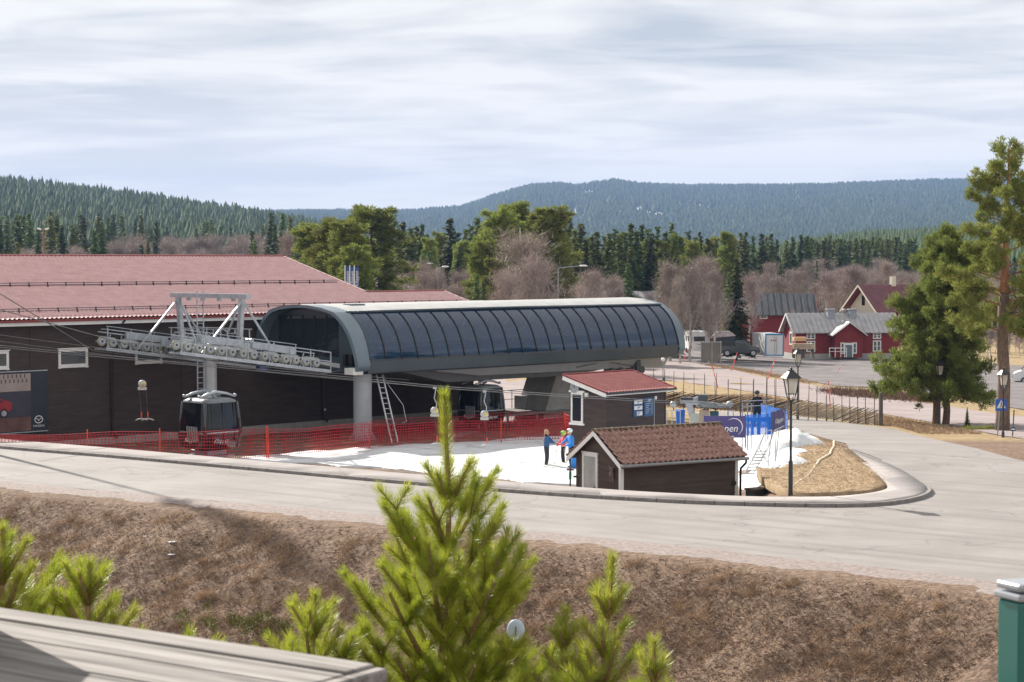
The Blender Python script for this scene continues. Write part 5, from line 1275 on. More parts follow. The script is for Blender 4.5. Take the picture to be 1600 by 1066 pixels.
# ------------------------------------------------------------------ road signs
grey = M('grey pole', (.26, .27, .28), (.33, .34, .35), rough=.5, metal=.3)
cs_ = P(1556, 708, 97.5); cs = thing('crossing_sign', 'blue square pedestrian crossing sign on a leaning grey pole', 'road sign', cs_, R(8))
def cl(px, py): return (P(px, py, 97.5) - cs_)
sc_ = cl(1564.5, 633)
MB().cyl((0, 0, -.2), (sc_.x - .02, .06, sc_.z + .2), .035, n=8).build('pole', grey, cs)
MB().cbox((sc_.x, 0, sc_.z), .60, .02, .60).build('plate', M('traffic blue', (.01, .09, .42), (.012, .10, .45), rough=.4), cs)
def fl_(pts, y0, nm, mat): return MB().prism([(sc_.x + a, sc_.z + b) for a, b in pts], y0, y0 + .004, axis='Y').build(nm, mat, cs)
fl_([(-.25, -.17), (.25, -.17), (0, .25)], -.016, 'white_triangle', white)
mb = MB()
mb.prism([(sc_.x - .02, sc_.z + .02), (sc_.x + .03, sc_.z + .02), (sc_.x + .035, sc_.z + .11), (sc_.x - .02, sc_.z + .11)], -.022, -.018, axis='Y')
mb.prism([(sc_.x - .02, sc_.z + .03), (sc_.x + .01, sc_.z + .03), (sc_.x - .05, sc_.z - .13), (sc_.x - .085, sc_.z - .13)], -.0225, -.0185, axis='Y').prism([(sc_.x + .0, sc_.z + .03), (sc_.x + .03, sc_.z + .03), (sc_.x + .085, sc_.z - .13), (sc_.x + .05, sc_.z - .13)], -.023, -.019, axis='Y')
mb.cyl((sc_.x + .005, -.022, sc_.z + .14), (sc_.x + .005, -.018, sc_.z + .14), .03, n=10)
for k in range(4): mb.box(sc_.x - .2 + k * .11, sc_.x - .14 + k * .11, -.022, -.018, sc_.z - .165, sc_.z - .14)
mb.build('walking_figure', blackm, cs)
fs_ = P(1580, 713, 96.5); fs2 = thing('direction_sign', 'small blue sign on a thin weathered post right of the crossing sign', 'sign', fs_, R(5))
MB().cyl((0, 0, -.2), (.12, 0, (713 - 640) / F * 96.5), .03, .035, n=7).build('post', oldwood, fs2)
zc2 = (713 - 670.5) / F * 96.5
pl = MB().box(-.06, .2, -.05, -.03, zc2 - .09, zc2 + .09).build('plate', signblue, fs2); MB().box(-.03, .17, -.055, -.051, zc2 - .03, zc2 + .03).build('arrow', white, pl)
# tall warning sign on the far side road, and sign posts
ys = P(1505, 592, 190); yt = thing('warning_sign', 'small orange warning sign glimpsed through the pine branches', 'road sign', ys, 0)
MB().cyl((0, 0, -1.5), (0, 0, 2.0), .04, n=6).build('pole', grey, yt); MB().cyl((0, -.03, 1.55), (0, 0, 1.55), .26, n=3).build('plate', M('sign yellow', (.8, .38, .03), (.75, .35, .03), rough=.5), yt)
os_ = P(773, 474, 225); ot = thing('roundabout_sign', 'orange round sign above a small blue plate behind the lift station roof', 'road sign', (os_.x, os_.y, -3.7), 0)
hh = os_.z + 3.7
MB().cyl((0, 0, 0), (0, 0, hh + .9), .05, n=6).build('pole', grey, ot)
MB().cyl((0, -.05, hh + .55), (0, -.02, hh + .55), .24, n=16).build('round_plate', M('sign orange', (.8, .25, .02), (.75, .22, .02), rough=.5), ot)
q = MB().box(-.33, .33, -.05, -.02, hh - .3, hh + .16).build('blue_plate', signblue, ot); MB().box(-.15, .2, -.055, -.051, hh - .12, hh - .02).build('white_arrow', white, q)
# marker sticks
mk = M('fluorescent stick', (.85, .10, .09), (.8, .08, .07), rough=.6)
for (px, py, D, dx, dy, lab) in ((1069, 562, 170, 3, -14, 'beside the white caravan'), (1144, 576, 155, 8, -25, 'at the parking edge behind the mesh cage'), (1202, 588, 150, 9, -27, 'leaning right between road and parking'), (1121, 603, 134, -8, -30, 'leaning left on the near road edge'), (1297, 631, 133, -3, -36, 'behind the pole fence, right of the lamps'), (1309, 580, 190, 6, -10, 'shortest, far out on the parking')):
    p = P(px, py, D); q = P(px + dx, py + dy, D) - p
    t_ = thing('snow_marker', 'thin red snow marker stick ' + lab, 'marker stick', p, 0, 'red snow marker sticks')
    mb = MB(); mb.cyl(-q * .15, q, .035, n=6); mb.build('stick', mk, t_); MB().cyl(q * .66, q * .8, .042, n=6).build('reflector', white, t_)
# posts near the far verge
for px, py, D, h, lab in ((1405, 618, 152, 2.3, 'weathered post at the grass bank left of the pines'), (1549, 580, 200, 1.6, 'thin grey post on the yellow field behind the pines')):
    p = P(px, py, D); t_ = thing('field_post', lab, 'post', p, 0); MB().lathe([(.09, -.2), (.085, h), (.06, h + .04)], n=8).build('post_body', oldwood, t_)

# ------------------------------------------------------------------ hose, sledge ladder, snow piles, small things
hs = thing('fire_hose', 'flat cream hose lying in a curve over the dry grass', 'hose', hit(1303, 693), 0); ho = Vector(hs.location)
pts = []
for a, b in ((1303, 692), (1303, 700), (1299, 706), (1297, 712), (1289, 717), (1280, 722), (1273, 732), (1268, 740), (1262, 747), (1252, 754), (1240, 762), (1232, 768), (1226, 773)):
    p = hit(a, b); pts.append(p - ho + Vector((0, 0, .06)))
pts2 = []
for i in range(len(pts) - 1):
    for k in range(4): pts2.append(pts[i].lerp(pts[i + 1], k / 4))
MB().tube(pts2, .055, 6).build('hose_tube', M('cream hose', (.55, .47, .33), (.62, .54, .40), rough=.7), hs)
sl_ = hitD(1212, 76); stp = thing('step_ladder', 'tall grey steel step ladder on wheels standing in the snow behind the hut', 'ladder', sl_, R(20)); so_ = Vector(stp.location)
def sloc(px, py, D): p = P(px, py, D) - so_; c, s = math.cos(R(-20)), math.sin(R(-20)); return Vector((p.x * c - p.y * s, p.x * s + p.y * c, p.z))
mb = MB()
for dpx, dD in ((0, 0), (14, 1.0)):
    mb.bar(sloc(1163 + dpx, 740, 74.5 + dD), sloc(1186 + dpx, 700, 75.5 + dD), .035); mb.bar(sloc(1186 + dpx, 700, 75.5 + dD), sloc(1196 + dpx, 674, 76 + dD), .03); mb.bar(sloc(1196 + dpx, 674, 76 + dD), sloc(1206 + dpx, 672, 76.5 + dD), .03)
    mb.bar(sloc(1206 + dpx * .8, 672, 76.5 + dD), sloc(1198 + dpx * .8, 748, 76.5 + dD), .035); mb.bar(sloc(1175 + dpx, 718, 75 + dD), sloc(1196 + dpx, 674, 76 + dD), .025)
mb.bar(sloc(1213, 670, 77), sloc(1210, 742, 77), .035); mb.build('frame', steel, stp)
mb = MB()
for k in range(8):
    f_ = k / 8; mb.cbox((sloc(1163 + 23 * f_, 740 - 40 * f_, 74.5 + f_) + sloc(1177 + 23 * f_, 740 - 40 * f_, 75.5 + f_)) / 2, .5, .14, .03)
mb.build('treads', steel, stp)
mb = MB(); mb.bar(sloc(1190, 712, 76), sloc(1210, 735, 77), .025).bar(sloc(1186, 700, 75.5), sloc(1200, 722, 77), .025); mb.build('brace', steel, stp)
# lumpy snow piles
def lump(name, label, px, py, D, rx, ry, h, seed, mat=snowm, cat='snow pile', kind=None):
    c = hitD(px, D); r_ = np.random.default_rng(seed); n = 40
    g = np.linspace(-1, 1, n); X_, Y_ = np.meshgrid(g, g); rad = np.sqrt(X_ ** 2 + Y_ ** 2)
    Z_ = np.maximum(0, 1 - rad ** 3.0) ** .8 * h * (1 + 1.3 * fbm(X_ * 1.6 + seed, Y_ * 1.6, 4) - .35 * X_) + .05 * fbm(X_ * 7 + seed, Y_ * 7, 3) * (rad < .95) - .02
    wx, wy = c.x + X_ * rx, c.y + Y_ * ry; V_ = np.stack([X_ * rx, Y_ * ry, GH(wx, wy) - c.z + Z_], -1).reshape(-1, 3)
    i_ = (np.arange(n - 1)[:, None] * n + np.arange(n - 1)[None]).ravel(); Fq = np.stack([i_, i_ + 1, i_ + n + 1, i_ + n], -1)
    keep = (rad.ravel()[Fq] < 1.0).any(1)
    o = link(name, npmesh(name, V_, Fq[keep], mat, True), None, c)
    return tag(o, label, cat, kind=kind)
lump('snow_pile', 'smooth white snow heap right of the purple banner', 1240, 692, 88.5, 1.5, 2.6, .62, 3)
lump('snow_pile', 'low wide snow bank in front of the blue net', 1195, 695, 87, 1.7, 2.3, .55, 11)
lump('snow_pile', 'rough melting snow heap round the step ladder', 1210, 725, 77, 1.5, 2.4, .42, 5)
lump('snow_pile', 'small dirty snow heap beside the person at the red house', 1335, 553, 238, 2.6, 2, 1.0, 8)
# green capped hydrant-like stake beside the people
gp_ = P(891, 762, 70.2); gs = thing('stand_pipe', 'short pipe with green sleeve and two valves left of the hut', 'pipe', gp_, 0)
MB().cyl((0, 0, -.3), (0, 0, .75), .03, n=8).build('pipe', dsteel, gs); MB().cyl((0, 0, .3), (0, 0, .6), .05, n=8).build('sleeve', M('green sleeve', (.02, .16, .07), (.03, .2, .09), rough=.6), gs)
MB().bar((-.13, 0, .66), (.13, 0, .66), .06).build('valve', M('brown valve', (.10, .05, .03), (.13, .07, .04), rough=.7), gs)
mb = MB(); p = P(903, 762, 69.6) - gp_; mb.cyl((p.x, 0, -.3), (p.x, 0, .52), .03, n=8).bar((p.x - .15, 0, .4), (p.x + .12, 0, .42), .07); mb.build('second_valve', dsteel, gs)

# ------------------------------------------------------------------ people
skin = M('skin', (.46, .27, .20), (.50, .30, .22), rough=.6)
def person(label, loc, rz, J, rad, mats, rule, hair=None, extra=None, cat='person', h=None):
    """J: joint name -> pos; rad: joint -> radius; body grown with skin + subsurf into one mesh"""
    t_ = thing('person', label, cat, loc, rz)
    edges = [('pel', 'wst'), ('wst', 'chs'), ('chs', 'nck'), ('nck', 'hd0'), ('hd0', 'hd1')]
    for s in 'LR': edges += [('pel', 'hip' + s), ('hip' + s, 'kne' + s), ('kne' + s, 'ank' + s), ('ank' + s, 'toe' + s), ('chs', 'sho' + s), ('sho' + s, 'elb' + s), ('elb' + s, 'wri' + s), ('wri' + s, 'plm' + s)]
    # fingers
    J = dict(J); rad = dict(rad)
    for s in 'LR':
        w0 = Vector(J['wri' + s]); pl_ = Vector(J['plm' + s]); d = (pl_ - w0).normalized(); sd_ = d.cross(Vector((0, 0, 1)));
        if sd_.length < .2: sd_ = Vector((1, 0, 0))
        sd_.normalize(); dn = d.cross(sd_).normalized()
        for k, (off, ln) in enumerate(((-.033, .062), (-.011, .075), (.011, .07), (.033, .055))):
            a = f'f{s}{k}a'; b = f'f{s}{k}b'; J[a] = pl_ + d * ln * .55 + sd_ * off; J[b] = pl_ + d * ln + sd_ * off + dn * .02; rad[a] = rad[b] = .009; edges += [('plm' + s, a), (a, b)]
        J[f't{s}'] = w0.lerp(pl_, .5) + sd_ * .05 + d * .02; rad[f't{s}'] = .011; edges.append(('plm' + s, f't{s}'))
    names = list(J); idx = {n: i for i, n in enumerate(names)}
    me = bpy.data.meshes.new('body'); me.from_pydata([tuple(J[n]) for n in names], [(idx[a], idx[b]) for a, b in edges], []); me.update()
    o = bpy.data.objects.new('tmp', me); COL.objects.link(o); o.modifiers.new('s', 'SKIN'); sub = o.modifiers.new('b', 'SUBSURF'); sub.levels = sub.render_levels = 1
    for n in names:
        v = me.skin_vertices[0].data[idx[n]]; r = rad.get(n, .05); v.radius = (r, r) if not isinstance(r, tuple) else r; v.use_root = (n == 'pel')
    bpy.context.view_layer.update()
    m2 = bpy.data.meshes.new_from_object(o.evaluated_get(bpy.context.evaluated_depsgraph_get())); bpy.data.objects.remove(o)
    m2.materials.clear()
    for m in mats: m2.materials.append(m)
    segs = [(a, b, Vector(J[a]), Vector(J[b])) for a, b in edges]
    for p in m2.polygons:
        c = p.center; best = None; bd = 9
        for a, b, A, B_ in segs:
            ab = B_ - A; t = max(0, min(1, (c - A).dot(ab) / max(ab.length_squared, 1e-6))); dd = (A + ab * t - c).length
            if dd < bd: bd = dd; best = (a, b, t)
        p.material_index = rule(best, c); p.use_smooth = True
    bd_ = link('body', m2, t_)
    hd = Vector(J['hd1']); nk = Vector(J['hd0'])
    fw = (Vector(J['face']) if 'face' in J else Vector((0, -1, 0)))
    return t_, bd_
def stdJ(h=1.75, arms=None, lean=0, legs=None):
    k = h / 1.75; J = {'pel': (0, 0, .93), 'wst': (0, -lean * .15, 1.08), 'chs': (0, -lean * .4, 1.36), 'nck': (0, -lean * .5, 1.50), 'hd0': (0, -lean * .6, 1.58), 'hd1': (0, -lean * .68 - .01, 1.67),
         'hipL': (.10, 0, .88), 'hipR': (-.10, 0, .88), 'kneL': (.12, -.03, .49), 'kneR': (-.12, -.03, .49), 'ankL': (.13, .02, .09), 'ankR': (-.13, .02, .09), 'toeL': (.14, -.15, .045), 'toeR': (-.14, -.15, .045),
         'shoL': (.19, -lean * .4, 1.42), 'shoR': (-.19, -lean * .4, 1.42), 'elbL': (.27, -.02, 1.14), 'elbR': (-.27, -.02, 1.14), 'wriL': (.26, -.14, .93), 'wriR': (-.26, -.14, .93), 'plmL': (.26, -.18, .86), 'plmR': (-.26, -.18, .86)}
    J.update(arms or {}); J.update(legs or {})
    return {a: Vector(b) * k for a, b in J.items()}
def stdR(w_=1.0):
    return {'pel': .15 * w_, 'wst': (.155 * w_, .125 * w_), 'chs': (.18 * w_, .135 * w_), 'nck': .06, 'hd0': .085, 'hd1': .098, 'hipL': .11 * w_, 'hipR': .11 * w_, 'kneL': .078 * w_, 'kneR': .078 * w_, 'ankL': .062, 'ankR': .062, 'toeL': .05, 'toeR': .05,
            'shoL': .085 * w_, 'shoR': .085 * w_, 'elbL': .06 * w_, 'elbR': .06 * w_, 'wriL': .042, 'wriR': .042, 'plmL': .036, 'plmR': .036}
def rule_std(jac=0, tro=1, sk=2, boot=3):
    def f(b, c):
        a, bb, t = b
        if bb.startswith('hd') : return sk
        if a == 'chs' and bb == 'nck': return jac
        if a.startswith('wri') or a.startswith('plm') or bb.startswith('f'): return sk
        if a.startswith('ank'): return boot
        if a.startswith('kne') and t > .72: return boot
        if a.startswith('hip') or a.startswith('kne') or (a == 'pel' and bb.startswith('hip')): return tro
        return jac
    return f
def head(t_, J, helmet=None, hair=None, hairlong=False, fdir=(0, -1)):
    c = (J['hd1'] + J['hd0']) / 2 + Vector((0, 0, .03)); f = Vector((fdir[0], fdir[1], 0)).normalized(); s = Vector((-f.y, f.x, 0))
    mb = MB(); mb.sphere(c + f * .108 + Vector((0, 0, -.005)), .016, 6, 4, sc=(1, 1, 1.6)).sphere(c + s * .1, .022, 6, 4).sphere(c - s * .1, .022, 6, 4); mb.build('nose_and_ears', skin, t_)
    mb = MB()
    for e_ in (-1, 1): mb.sphere(c + f * .097 + s * .034 * e_ + Vector((0, 0, .02)), .011, 6, 4)
    mb.build('eyes', blackm, t_); MB().bar(c + f * .1 - s * .022 + Vector((0, 0, -.052)), c + f * .1 + s * .022 + Vector((0, 0, -.052)), .01).build('mouth', M('lips', (.35, .12, .1), rough=.6), t_)
    if helmet:
        mb = MB(); mb.sphere(c - f * .012 + Vector((0, 0, .055)), .137, 14, 10, sc=(.95, 1.0, .82)); mb.build('helmet', helmet, t_)
        mb = MB(); mb.cbox(c + f * .12 + Vector((0, 0, .05)), .19, .05, .06, rz=math.atan2(s.y, s.x)); mb.build('goggles', dsteel, t_)
    if hair:
        mb = MB(); mb.sphere(c - f * .035 + Vector((0, 0, .035)), .118, 12, 9, sc=(1, 1, 1.0))
        if hairlong:
            for k in range(7): a = -1 + k / 3; mb.tube([c - f * .08 + s * a * .08 + Vector((0, 0, .02)), c - f * .11 + s * a * .1 - Vector((0, 0, .1)), c - f * .09 + s * a * .11 - Vector((0, 0, .2))], [.035, .03, .015], 5)
        mb.build('hair', hair, t_)
jblue = M('dark blue ski jacket', (.02, .085, .22), (.03, .11, .27), scale=6, rough=.7, bump=.3)
jbright = M('bright blue ski jacket', (.02, .20, .60), (.03, .24, .68), scale=6, rough=.7, bump=.3)
jpink = M('pink ski jacket', (.62, .04, .10), (.7, .07, .14), scale=6, rough=.7, bump=.3)
tdark = M('dark trousers', (.028, .028, .034), (.045, .045, .05), scale=6, rough=.8, bump=.3)
tblack = M('black clothing', (.008, .008, .010), (.016, .016, .018), scale=6, rough=.85, bump=.3)
bootm = M('ski boots', (.03, .03, .035), (.06, .06, .06), rough=.5)
bib = M('blue panelled trousers', (.02, .12, .5), (.02, .03, .04), scale=5, rough=.7, lo=.45, hi=.55)
def pbase(px, py, D):
    p = P(px, py, D); return p
# instructor with curly fair hair, arm stretched towards the child
J = stdJ(1.70, arms={'elbR': (-.24, -.22, 1.22), 'wriR': (-.10, -.44, 1.16), 'plmR': (-.06, -.52, 1.16), 'elbL': (.24, -.24, 1.20), 'wriL': (.06, -.42, 1.12), 'plmL': (.02, -.5, 1.12)}, lean=.04)
t_, b_ = person('adult with curly fair hair in a dark blue jacket reaching out on the snow', pbase(854, 729.5, 89.6), R(75), J, stdR(1.02), [jblue, tdark, skin, bootm], rule_std())
head(t_, J, hair=M('curly fair hair', (.55, .36, .22), (.40, .24, .14), scale=30, rough=.9, bump=1), hairlong=True)
MB().box(-.12, .12, .15, .158, 1.2, 1.3).build('back_print', lettw, t_)
def skis(label, loc, rz, L_, mat, grp='alpine skis on the snow'):
    for s in (-1, 1):
        t_ = thing('ski', label + (' left foot' if s < 0 else ' right foot'), 'ski', Vector(loc) + Vector((math.cos(rz) * s * .11, math.sin(rz) * s * .11, 0)), rz, grp)
        mb = MB(); mb.tube([(0, L_ * .45, .03), (0, 0, .035), (0, -L_ * .5, .03), (0, -L_ * .57, .10)], [.03, .035, .035, .02], 4); mb.build('ski_blade', mat, t_)
        MB().box(-.035, .035, -.16, .14, .04, .08).build('binding', dsteel, t_)
# child in pink
J = stdJ(1.58, arms={'elbR': (-.24, -.16, 1.16), 'wriR': (-.14, -.36, 1.14), 'plmR': (-.12, -.44, 1.14), 'elbL': (.24, -.14, 1.14), 'wriL': (.14, -.34, 1.10), 'plmL': (.12, -.42, 1.10)})
t_, b_ = person('skier in a pink jacket with a lime green hat facing the instructor', pbase(880, 727.5, 90.6), R(-80), J, stdR(.92), [jpink, tblack, skin, bootm], rule_std())
head(t_, J, helmet=M('lime helmet', (.35, .55, .05), (.4, .6, .08), rough=.4))
# man in bright blue with white helmet
J = stdJ(1.80, arms={'elbR': (-.28, -.22, 1.20), 'wriR': (-.16, -.42, 1.12), 'plmR': (-.14, -.5, 1.12), 'elbL': (.28, -.12, 1.14), 'wriL': (.18, -.38, 1.04), 'plmL': (.16, -.46, 1.04)}, lean=.15)
t_, b_ = person('tall skier in a bright blue jacket and white helmet next to the hut gable', pbase(893, 732, 88.6), R(-70), J, stdR(1.12), [jbright, tblack, skin, bootm], rule_std())
head(t_, J, helmet=M('white helmet', (.75, .75, .75), (.7, .7, .7), rough=.3))
skm = M('ski blue', (.02, .13, .42), (.03, .03, .05), scale=3, rough=.4)
skis('dark blue ski of the tall skier,', pbase(893, 733, 88.5) - Vector((0, 0, 0)), R(-75), 1.6, skm); skis('dark ski of the pink skier,', pbase(880, 728, 90.5), R(-80), 1.5, tblack)
# blue ski bag stuck upright behind the hut corner
p = pbase(900.5, 732, 88.2); t_ = thing('ski_bag', 'bright blue padded bag standing in the snow by the hut corner', 'bag', p, R(20)); mb = MB(); mb.lathe([(.02, 0), (.2, .02), (.26, .2), (.22, .6), (.1, .9), (.02, 1.0)], n=12); mb.build('bag_body', jbright, t_); MB().tube([(-.05, 0, .9), (0, 0, 1.1), (.05, 0, .9)], .015, 5).build('handle', tblack, t_)
# ski poles
for px, py, dx, lab in ((866, 727, 5, 'thin ski pole leaning beside the instructor'), (884, 730, -3, 'thin ski pole held between the two skiers')):
    p = pbase(px, py, 89.8); t_ = thing('ski_pole', lab, 'ski pole', p, 0); q = P(px + dx, py - 32, 89.8) - p; MB().cyl((0, 0, 0), q, .012, n=5).build('shaft', silver, t_); MB().cyl(q * .93, q * 1.06, .02, n=6).build('grip', tblack, t_)
# operator in black at the drag lift
J = stdJ(1.80, arms={'elbR': (-.30, -.16, 1.22), 'wriR': (-.40, -.34, 1.18), 'plmR': (-.44, -.4, 1.18), 'elbL': (.28, -.12, 1.16), 'wriL': (.34, -.3, 1.1), 'plmL': (.36, -.36, 1.1)}, lean=.05)
pz = P(1183, 665, 95.0); p = Vector((pz.x, 95.0, P(1183, 654, 95).z + .04)); pp = P(1183, 612, 95.0)
t_, b_ = person('lift operator all in black leaning on the railing of the drag lift', (pz.x, 95.0, pp.z - 1.80), R(195), J, stdR(1.15), [tblack, M('dark blue jeans', (.02, .03, .06), rough=.9), skin, bootm], rule_std())
head(t_, J, helmet=M('grey beanie', (.05, .06, .075), rough=.9))
# distant person near the red house
J = stdJ(1.78)
t_, b_ = person('distant person in grey coat standing by the snow heap at the red house', (P(1352, 563, 238).x, 238, P(1352, 563, 238).z), R(100), J, stdR(1.15), [M('grey coat', (.05, .06, .075), rough=.9), tdark, skin, bootm], rule_std())
head(t_, J, hair=M('grey hair', (.2, .18, .17), rough=.9))
# ------------------------------------------------------------------ red wooden buildings across the parking
redw = M('falu red boards', (.17, .017, .018), (.23, .028, .026), scale=3, rough=.85, bump=.3, stretch=(.3, .3, 3))
tinroof = M('grey tin roof', (.32, .305, .31), (.42, .40, .40), scale=1.2, rough=.55, metal=.0)
cream = M('cream paint', (.58, .54, .44), (.66, .62, .52), rough=.7)
darkroof = M('weathered dark roof', (.035, .036, .04), (.085, .09, .10), scale=1.2, rough=.85, bump=.4, stretch=(3, .3, .3))
brownroof = M('brown red tin roof', (.13, .035, .045), (.17, .05, .06), scale=1, rough=.5)
def gable_roof(par, x0, x1, y0, y1, ze, zr, mat, ov=.4, seams=0, th=.1, verge=white, name='roof'):
    ym = (y0 + y1) / 2; k = (zr - ze) / (ym - y0); mb = MB()
    for s in (0, 1):
        ya = (y0 - ov) if s == 0 else (y1 + ov); za = ze - ov * k
        mb.add([(x0 - ov, ya, za), (x1 + ov, ya, za), (x1 + ov, ym, zr), (x0 - ov, ym, zr), (x0 - ov, ya, za - th), (x1 + ov, ya, za - th), (x1 + ov, ym, zr - th), (x0 - ov, ym, zr - th)], [(0, 1, 2, 3), (4, 7, 6, 5), (0, 4, 5, 1), (0, 3, 7, 4), (1, 5, 6, 2)])
        if seams:
            x = x0 - ov + seams / 2
            while x < x1 + ov: mb.bar((x, ya, za + .03), (x, ym, zr + .03), .07, .08); x += seams
    r = mb.build(name, mat, par)
    for s in (0, 1):
        for xx in (x0 - ov, x1 + ov):
            ya = (y0 - ov) if s == 0 else (y1 + ov); mb = MB().bar((xx + (.02 if xx > x0 else -.02), ya, ze - ov * k - .10), (xx + (.02 if xx > x0 else -.02), ym, zr - .10), .06, .24); mb.build('verge_board', verge, r)
    return r
def gable_walls(par, x0, x1, y0, y1, z0, ze, zr, mat, name='wall'):
    ym = (y0 + y1) / 2; mb = MB(); lap_wall(mb, x0, x1, z0, ze, y0, .25, .03)
    mb.add([(x0, y0, z0), (x0, y0, ze), (x0, ym, zr), (x0, y1, ze), (x0, y1, z0), (x1, y0, z0), (x1, y0, ze), (x1, ym, zr), (x1, y1, ze), (x1, y1, z0)], [(0, 1, 2, 3, 4), (5, 9, 8, 7, 6), (4, 3, 8, 9)])
    return mb.build(name, mat, par, fix=False)
def win(par, x0, x1, z0, z1, y, cols=2, f=.13, name='window', pane=None):
    mb = MB().box(x0, x0 + f, y - .07, y, z0, z1).box(x1 - f, x1, y - .07, y, z0, z1).box(x0 + f, x1 - f, y - .07, y, z1 - f, z1).box(x0 + f, x1 - f, y - .07, y, z0, z0 + f)
    for c in range(1, cols): xx = x0 + (x1 - x0) * c / cols; mb.box(xx - .07, xx + .07, y - .065, y, z0 + f, z1 - f)
    mb.box(x0 + f, x1 - f, y - .06, y, (z0 + z1) / 2 - .03, (z0 + z1) / 2 + .03)
    w_ = mb.build(name, white, par); MB().box(x0 + f, x1 - f, y - .045, y - .036, z0 + f, z1 - f).build('pane', pane or winglass, w_); return w_
RA = R(8); ro = P(1243, 553, 231); rz_ = ro.z
rh_ = thing('red_log_house', 'red log house with pale tin roof, cross gable and two chimneys beyond the parking', 'house', ro, RA)
def rl(px, py, yy=0): O = Vector((ro.x, ro.y, ro.z)) + Vector((-math.sin(RA), math.cos(RA), 0)) * yy; a, z = on_wall(px, py, (O.x, O.y, O.z), RA); return a, z
RL = rl(1402, 540)[0]; RE = 2.95; RR = 4.85
gable_walls(rh_, 0, RL, 0, 5.0, 0, RE, RR, redw); MB().box(-.1, RL + .1, -.1, 5.1, -1.2, .0).build('plinth', concrete, rh_)
rr_ = gable_roof(rh_, 0, RL, 0, 5.0, RE, RR, tinroof, .5, .62)
for px in (1297, 1331):
    x, _ = rl(px, 500, 2.0); MB().box(x - .42, x + .42, 1.5, 2.3, RE + .9, 5.2).box(x - .55, x + .55, 1.38, 2.42, 5.2, 5.35).build('chimney', M('zinc chimney', (.22, .25, .29), (.30, .33, .37), rough=.5), rr_)
x, _ = rl(1319, 492, 2.5); MB().sphere((x, 2.6, RR + .25), .28, 10, 6).build('roof_vent', tinroof, rr_)
for a, b in ((1260, 1273.5), (1363.5, 1376.5)):
    x0, _ = rl(a, 530); x1, _ = rl(b, 530); win(rh_, x0, x1, rl(1300, 530)[1], rl(1300, 520)[1], -.03); win(rh_, x0, x1, rl(1300, 550)[1], rl(1300, 532.5)[1], -.03)
# porch with cross gable
PO = -1.5; xa, _ = rl(1304.5, 540, PO); xb, _ = rl(1347.5, 540, PO); pe = rl(1300, 519, PO)[1]; pr_ = rl(1300, 504, PO)[1]; pb = rl(1300, 559, PO)[1]; xm = (xa + xb) / 2
mb = MB(); lap_wall(mb, xa, xb, pb, pr_, PO, .25, .03, xr=lambda z: (xa, xb) if z < pe else (xa + (z - pe) / (pr_ - pe) * (xm - xa), xb - (z - pe) / (pr_ - pe) * (xb - xm)))
mb.add([(xa, PO, pb), (xa, 0, pb), (xa, 0, pe), (xa, PO, pe), (xb, PO, pb), (xb, 0, pb), (xb, 0, pe), (xb, PO, pe)], [(0, 1, 2, 3), (4, 7, 6, 5)]); mb.build('porch_wall', redw, rh_, fix=False)
mb = MB()
for s in (-1, 1):
    xe = xm + s * ((xb - xa) / 2 + .5); ze = pe - .5 * (pr_ - pe) / ((xb - xa) / 2); mb.add([(xe, PO - .4, ze), (xe, 1.2, ze), (xm, 3.0, pr_ + .12), (xm, PO - .4, pr_ + .12), (xe, PO - .4, ze - .1), (xe, 1.2, ze - .1), (xm, 3.0, pr_), (xm, PO - .4, pr_)], [(0, 1, 2, 3), (4, 7, 6, 5), (0, 4, 5, 1), (0, 3, 7, 4)])
mb.build('porch_roof', tinroof, rh_)
for s in (-1, 1):
    xe = xm + s * ((xb - xa) / 2 + .5); ze = pe - .5 * (pr_ - pe) / ((xb - xa) / 2); MB().bar((xe, PO - .43, ze - .12), (xm, PO - .43, pr_ - .02), .06, .26, up=(0, 1, 0)).build('porch_verge', white, rh_)
x0, zt = rl(1320.5, 536, PO); x1, zb = rl(1331, 558.5, PO)
d_ = MB().box(x0, x1, PO - .05, PO - .035, zb, zt - .25).build('door', M('grey green door', (.11, .15, .17), (.14, .18, .20), rough=.6), rh_); MB().box(x0 - .12, x0 + .001, PO - .08, PO - .03, zb, zt).box(x1 - .001, x1 + .12, PO - .08, PO - .03, zb, zt).box(x0, x1, PO - .08, PO - .03, zt - .25, zt).build('door_frame', white, d_)
for a, b in ((1313, 1319.5), (1332, 1338.5)): xx0, _ = rl(a, 540, PO); xx1, _ = rl(b, 540, PO); win(rh_, xx0, xx1, rl(1300, 553, PO)[1], rl(1300, 535.5, PO)[1], PO - .03, 1)
rg = thing('entrance_railing', 'white low railing left of the grey door of the red log house', 'railing', P(1296, 556, 228), RA)
mb = MB(); [mb.cyl((k * .7, 0, -.2), (k * .7, 0, .9), .05, n=6) for k in range(4)]; mb.cyl((0, 0, .9), (2.1, 0, .9), .05, n=6).cyl((0, 0, .5), (2.1, 0, .5), .04, n=6); mb.build('rail', white, rg)
# gable window on the left end and porch-like red side
mb = MB().box(-.08, -.0, 1.2, 2.3, 1.0, 2.6); g_ = mb.build('gable_window', white, rh_)
MB().box(-.10, -.085, 1.4, 2.1, 1.2, 2.4).build('pane', winglass, g_)
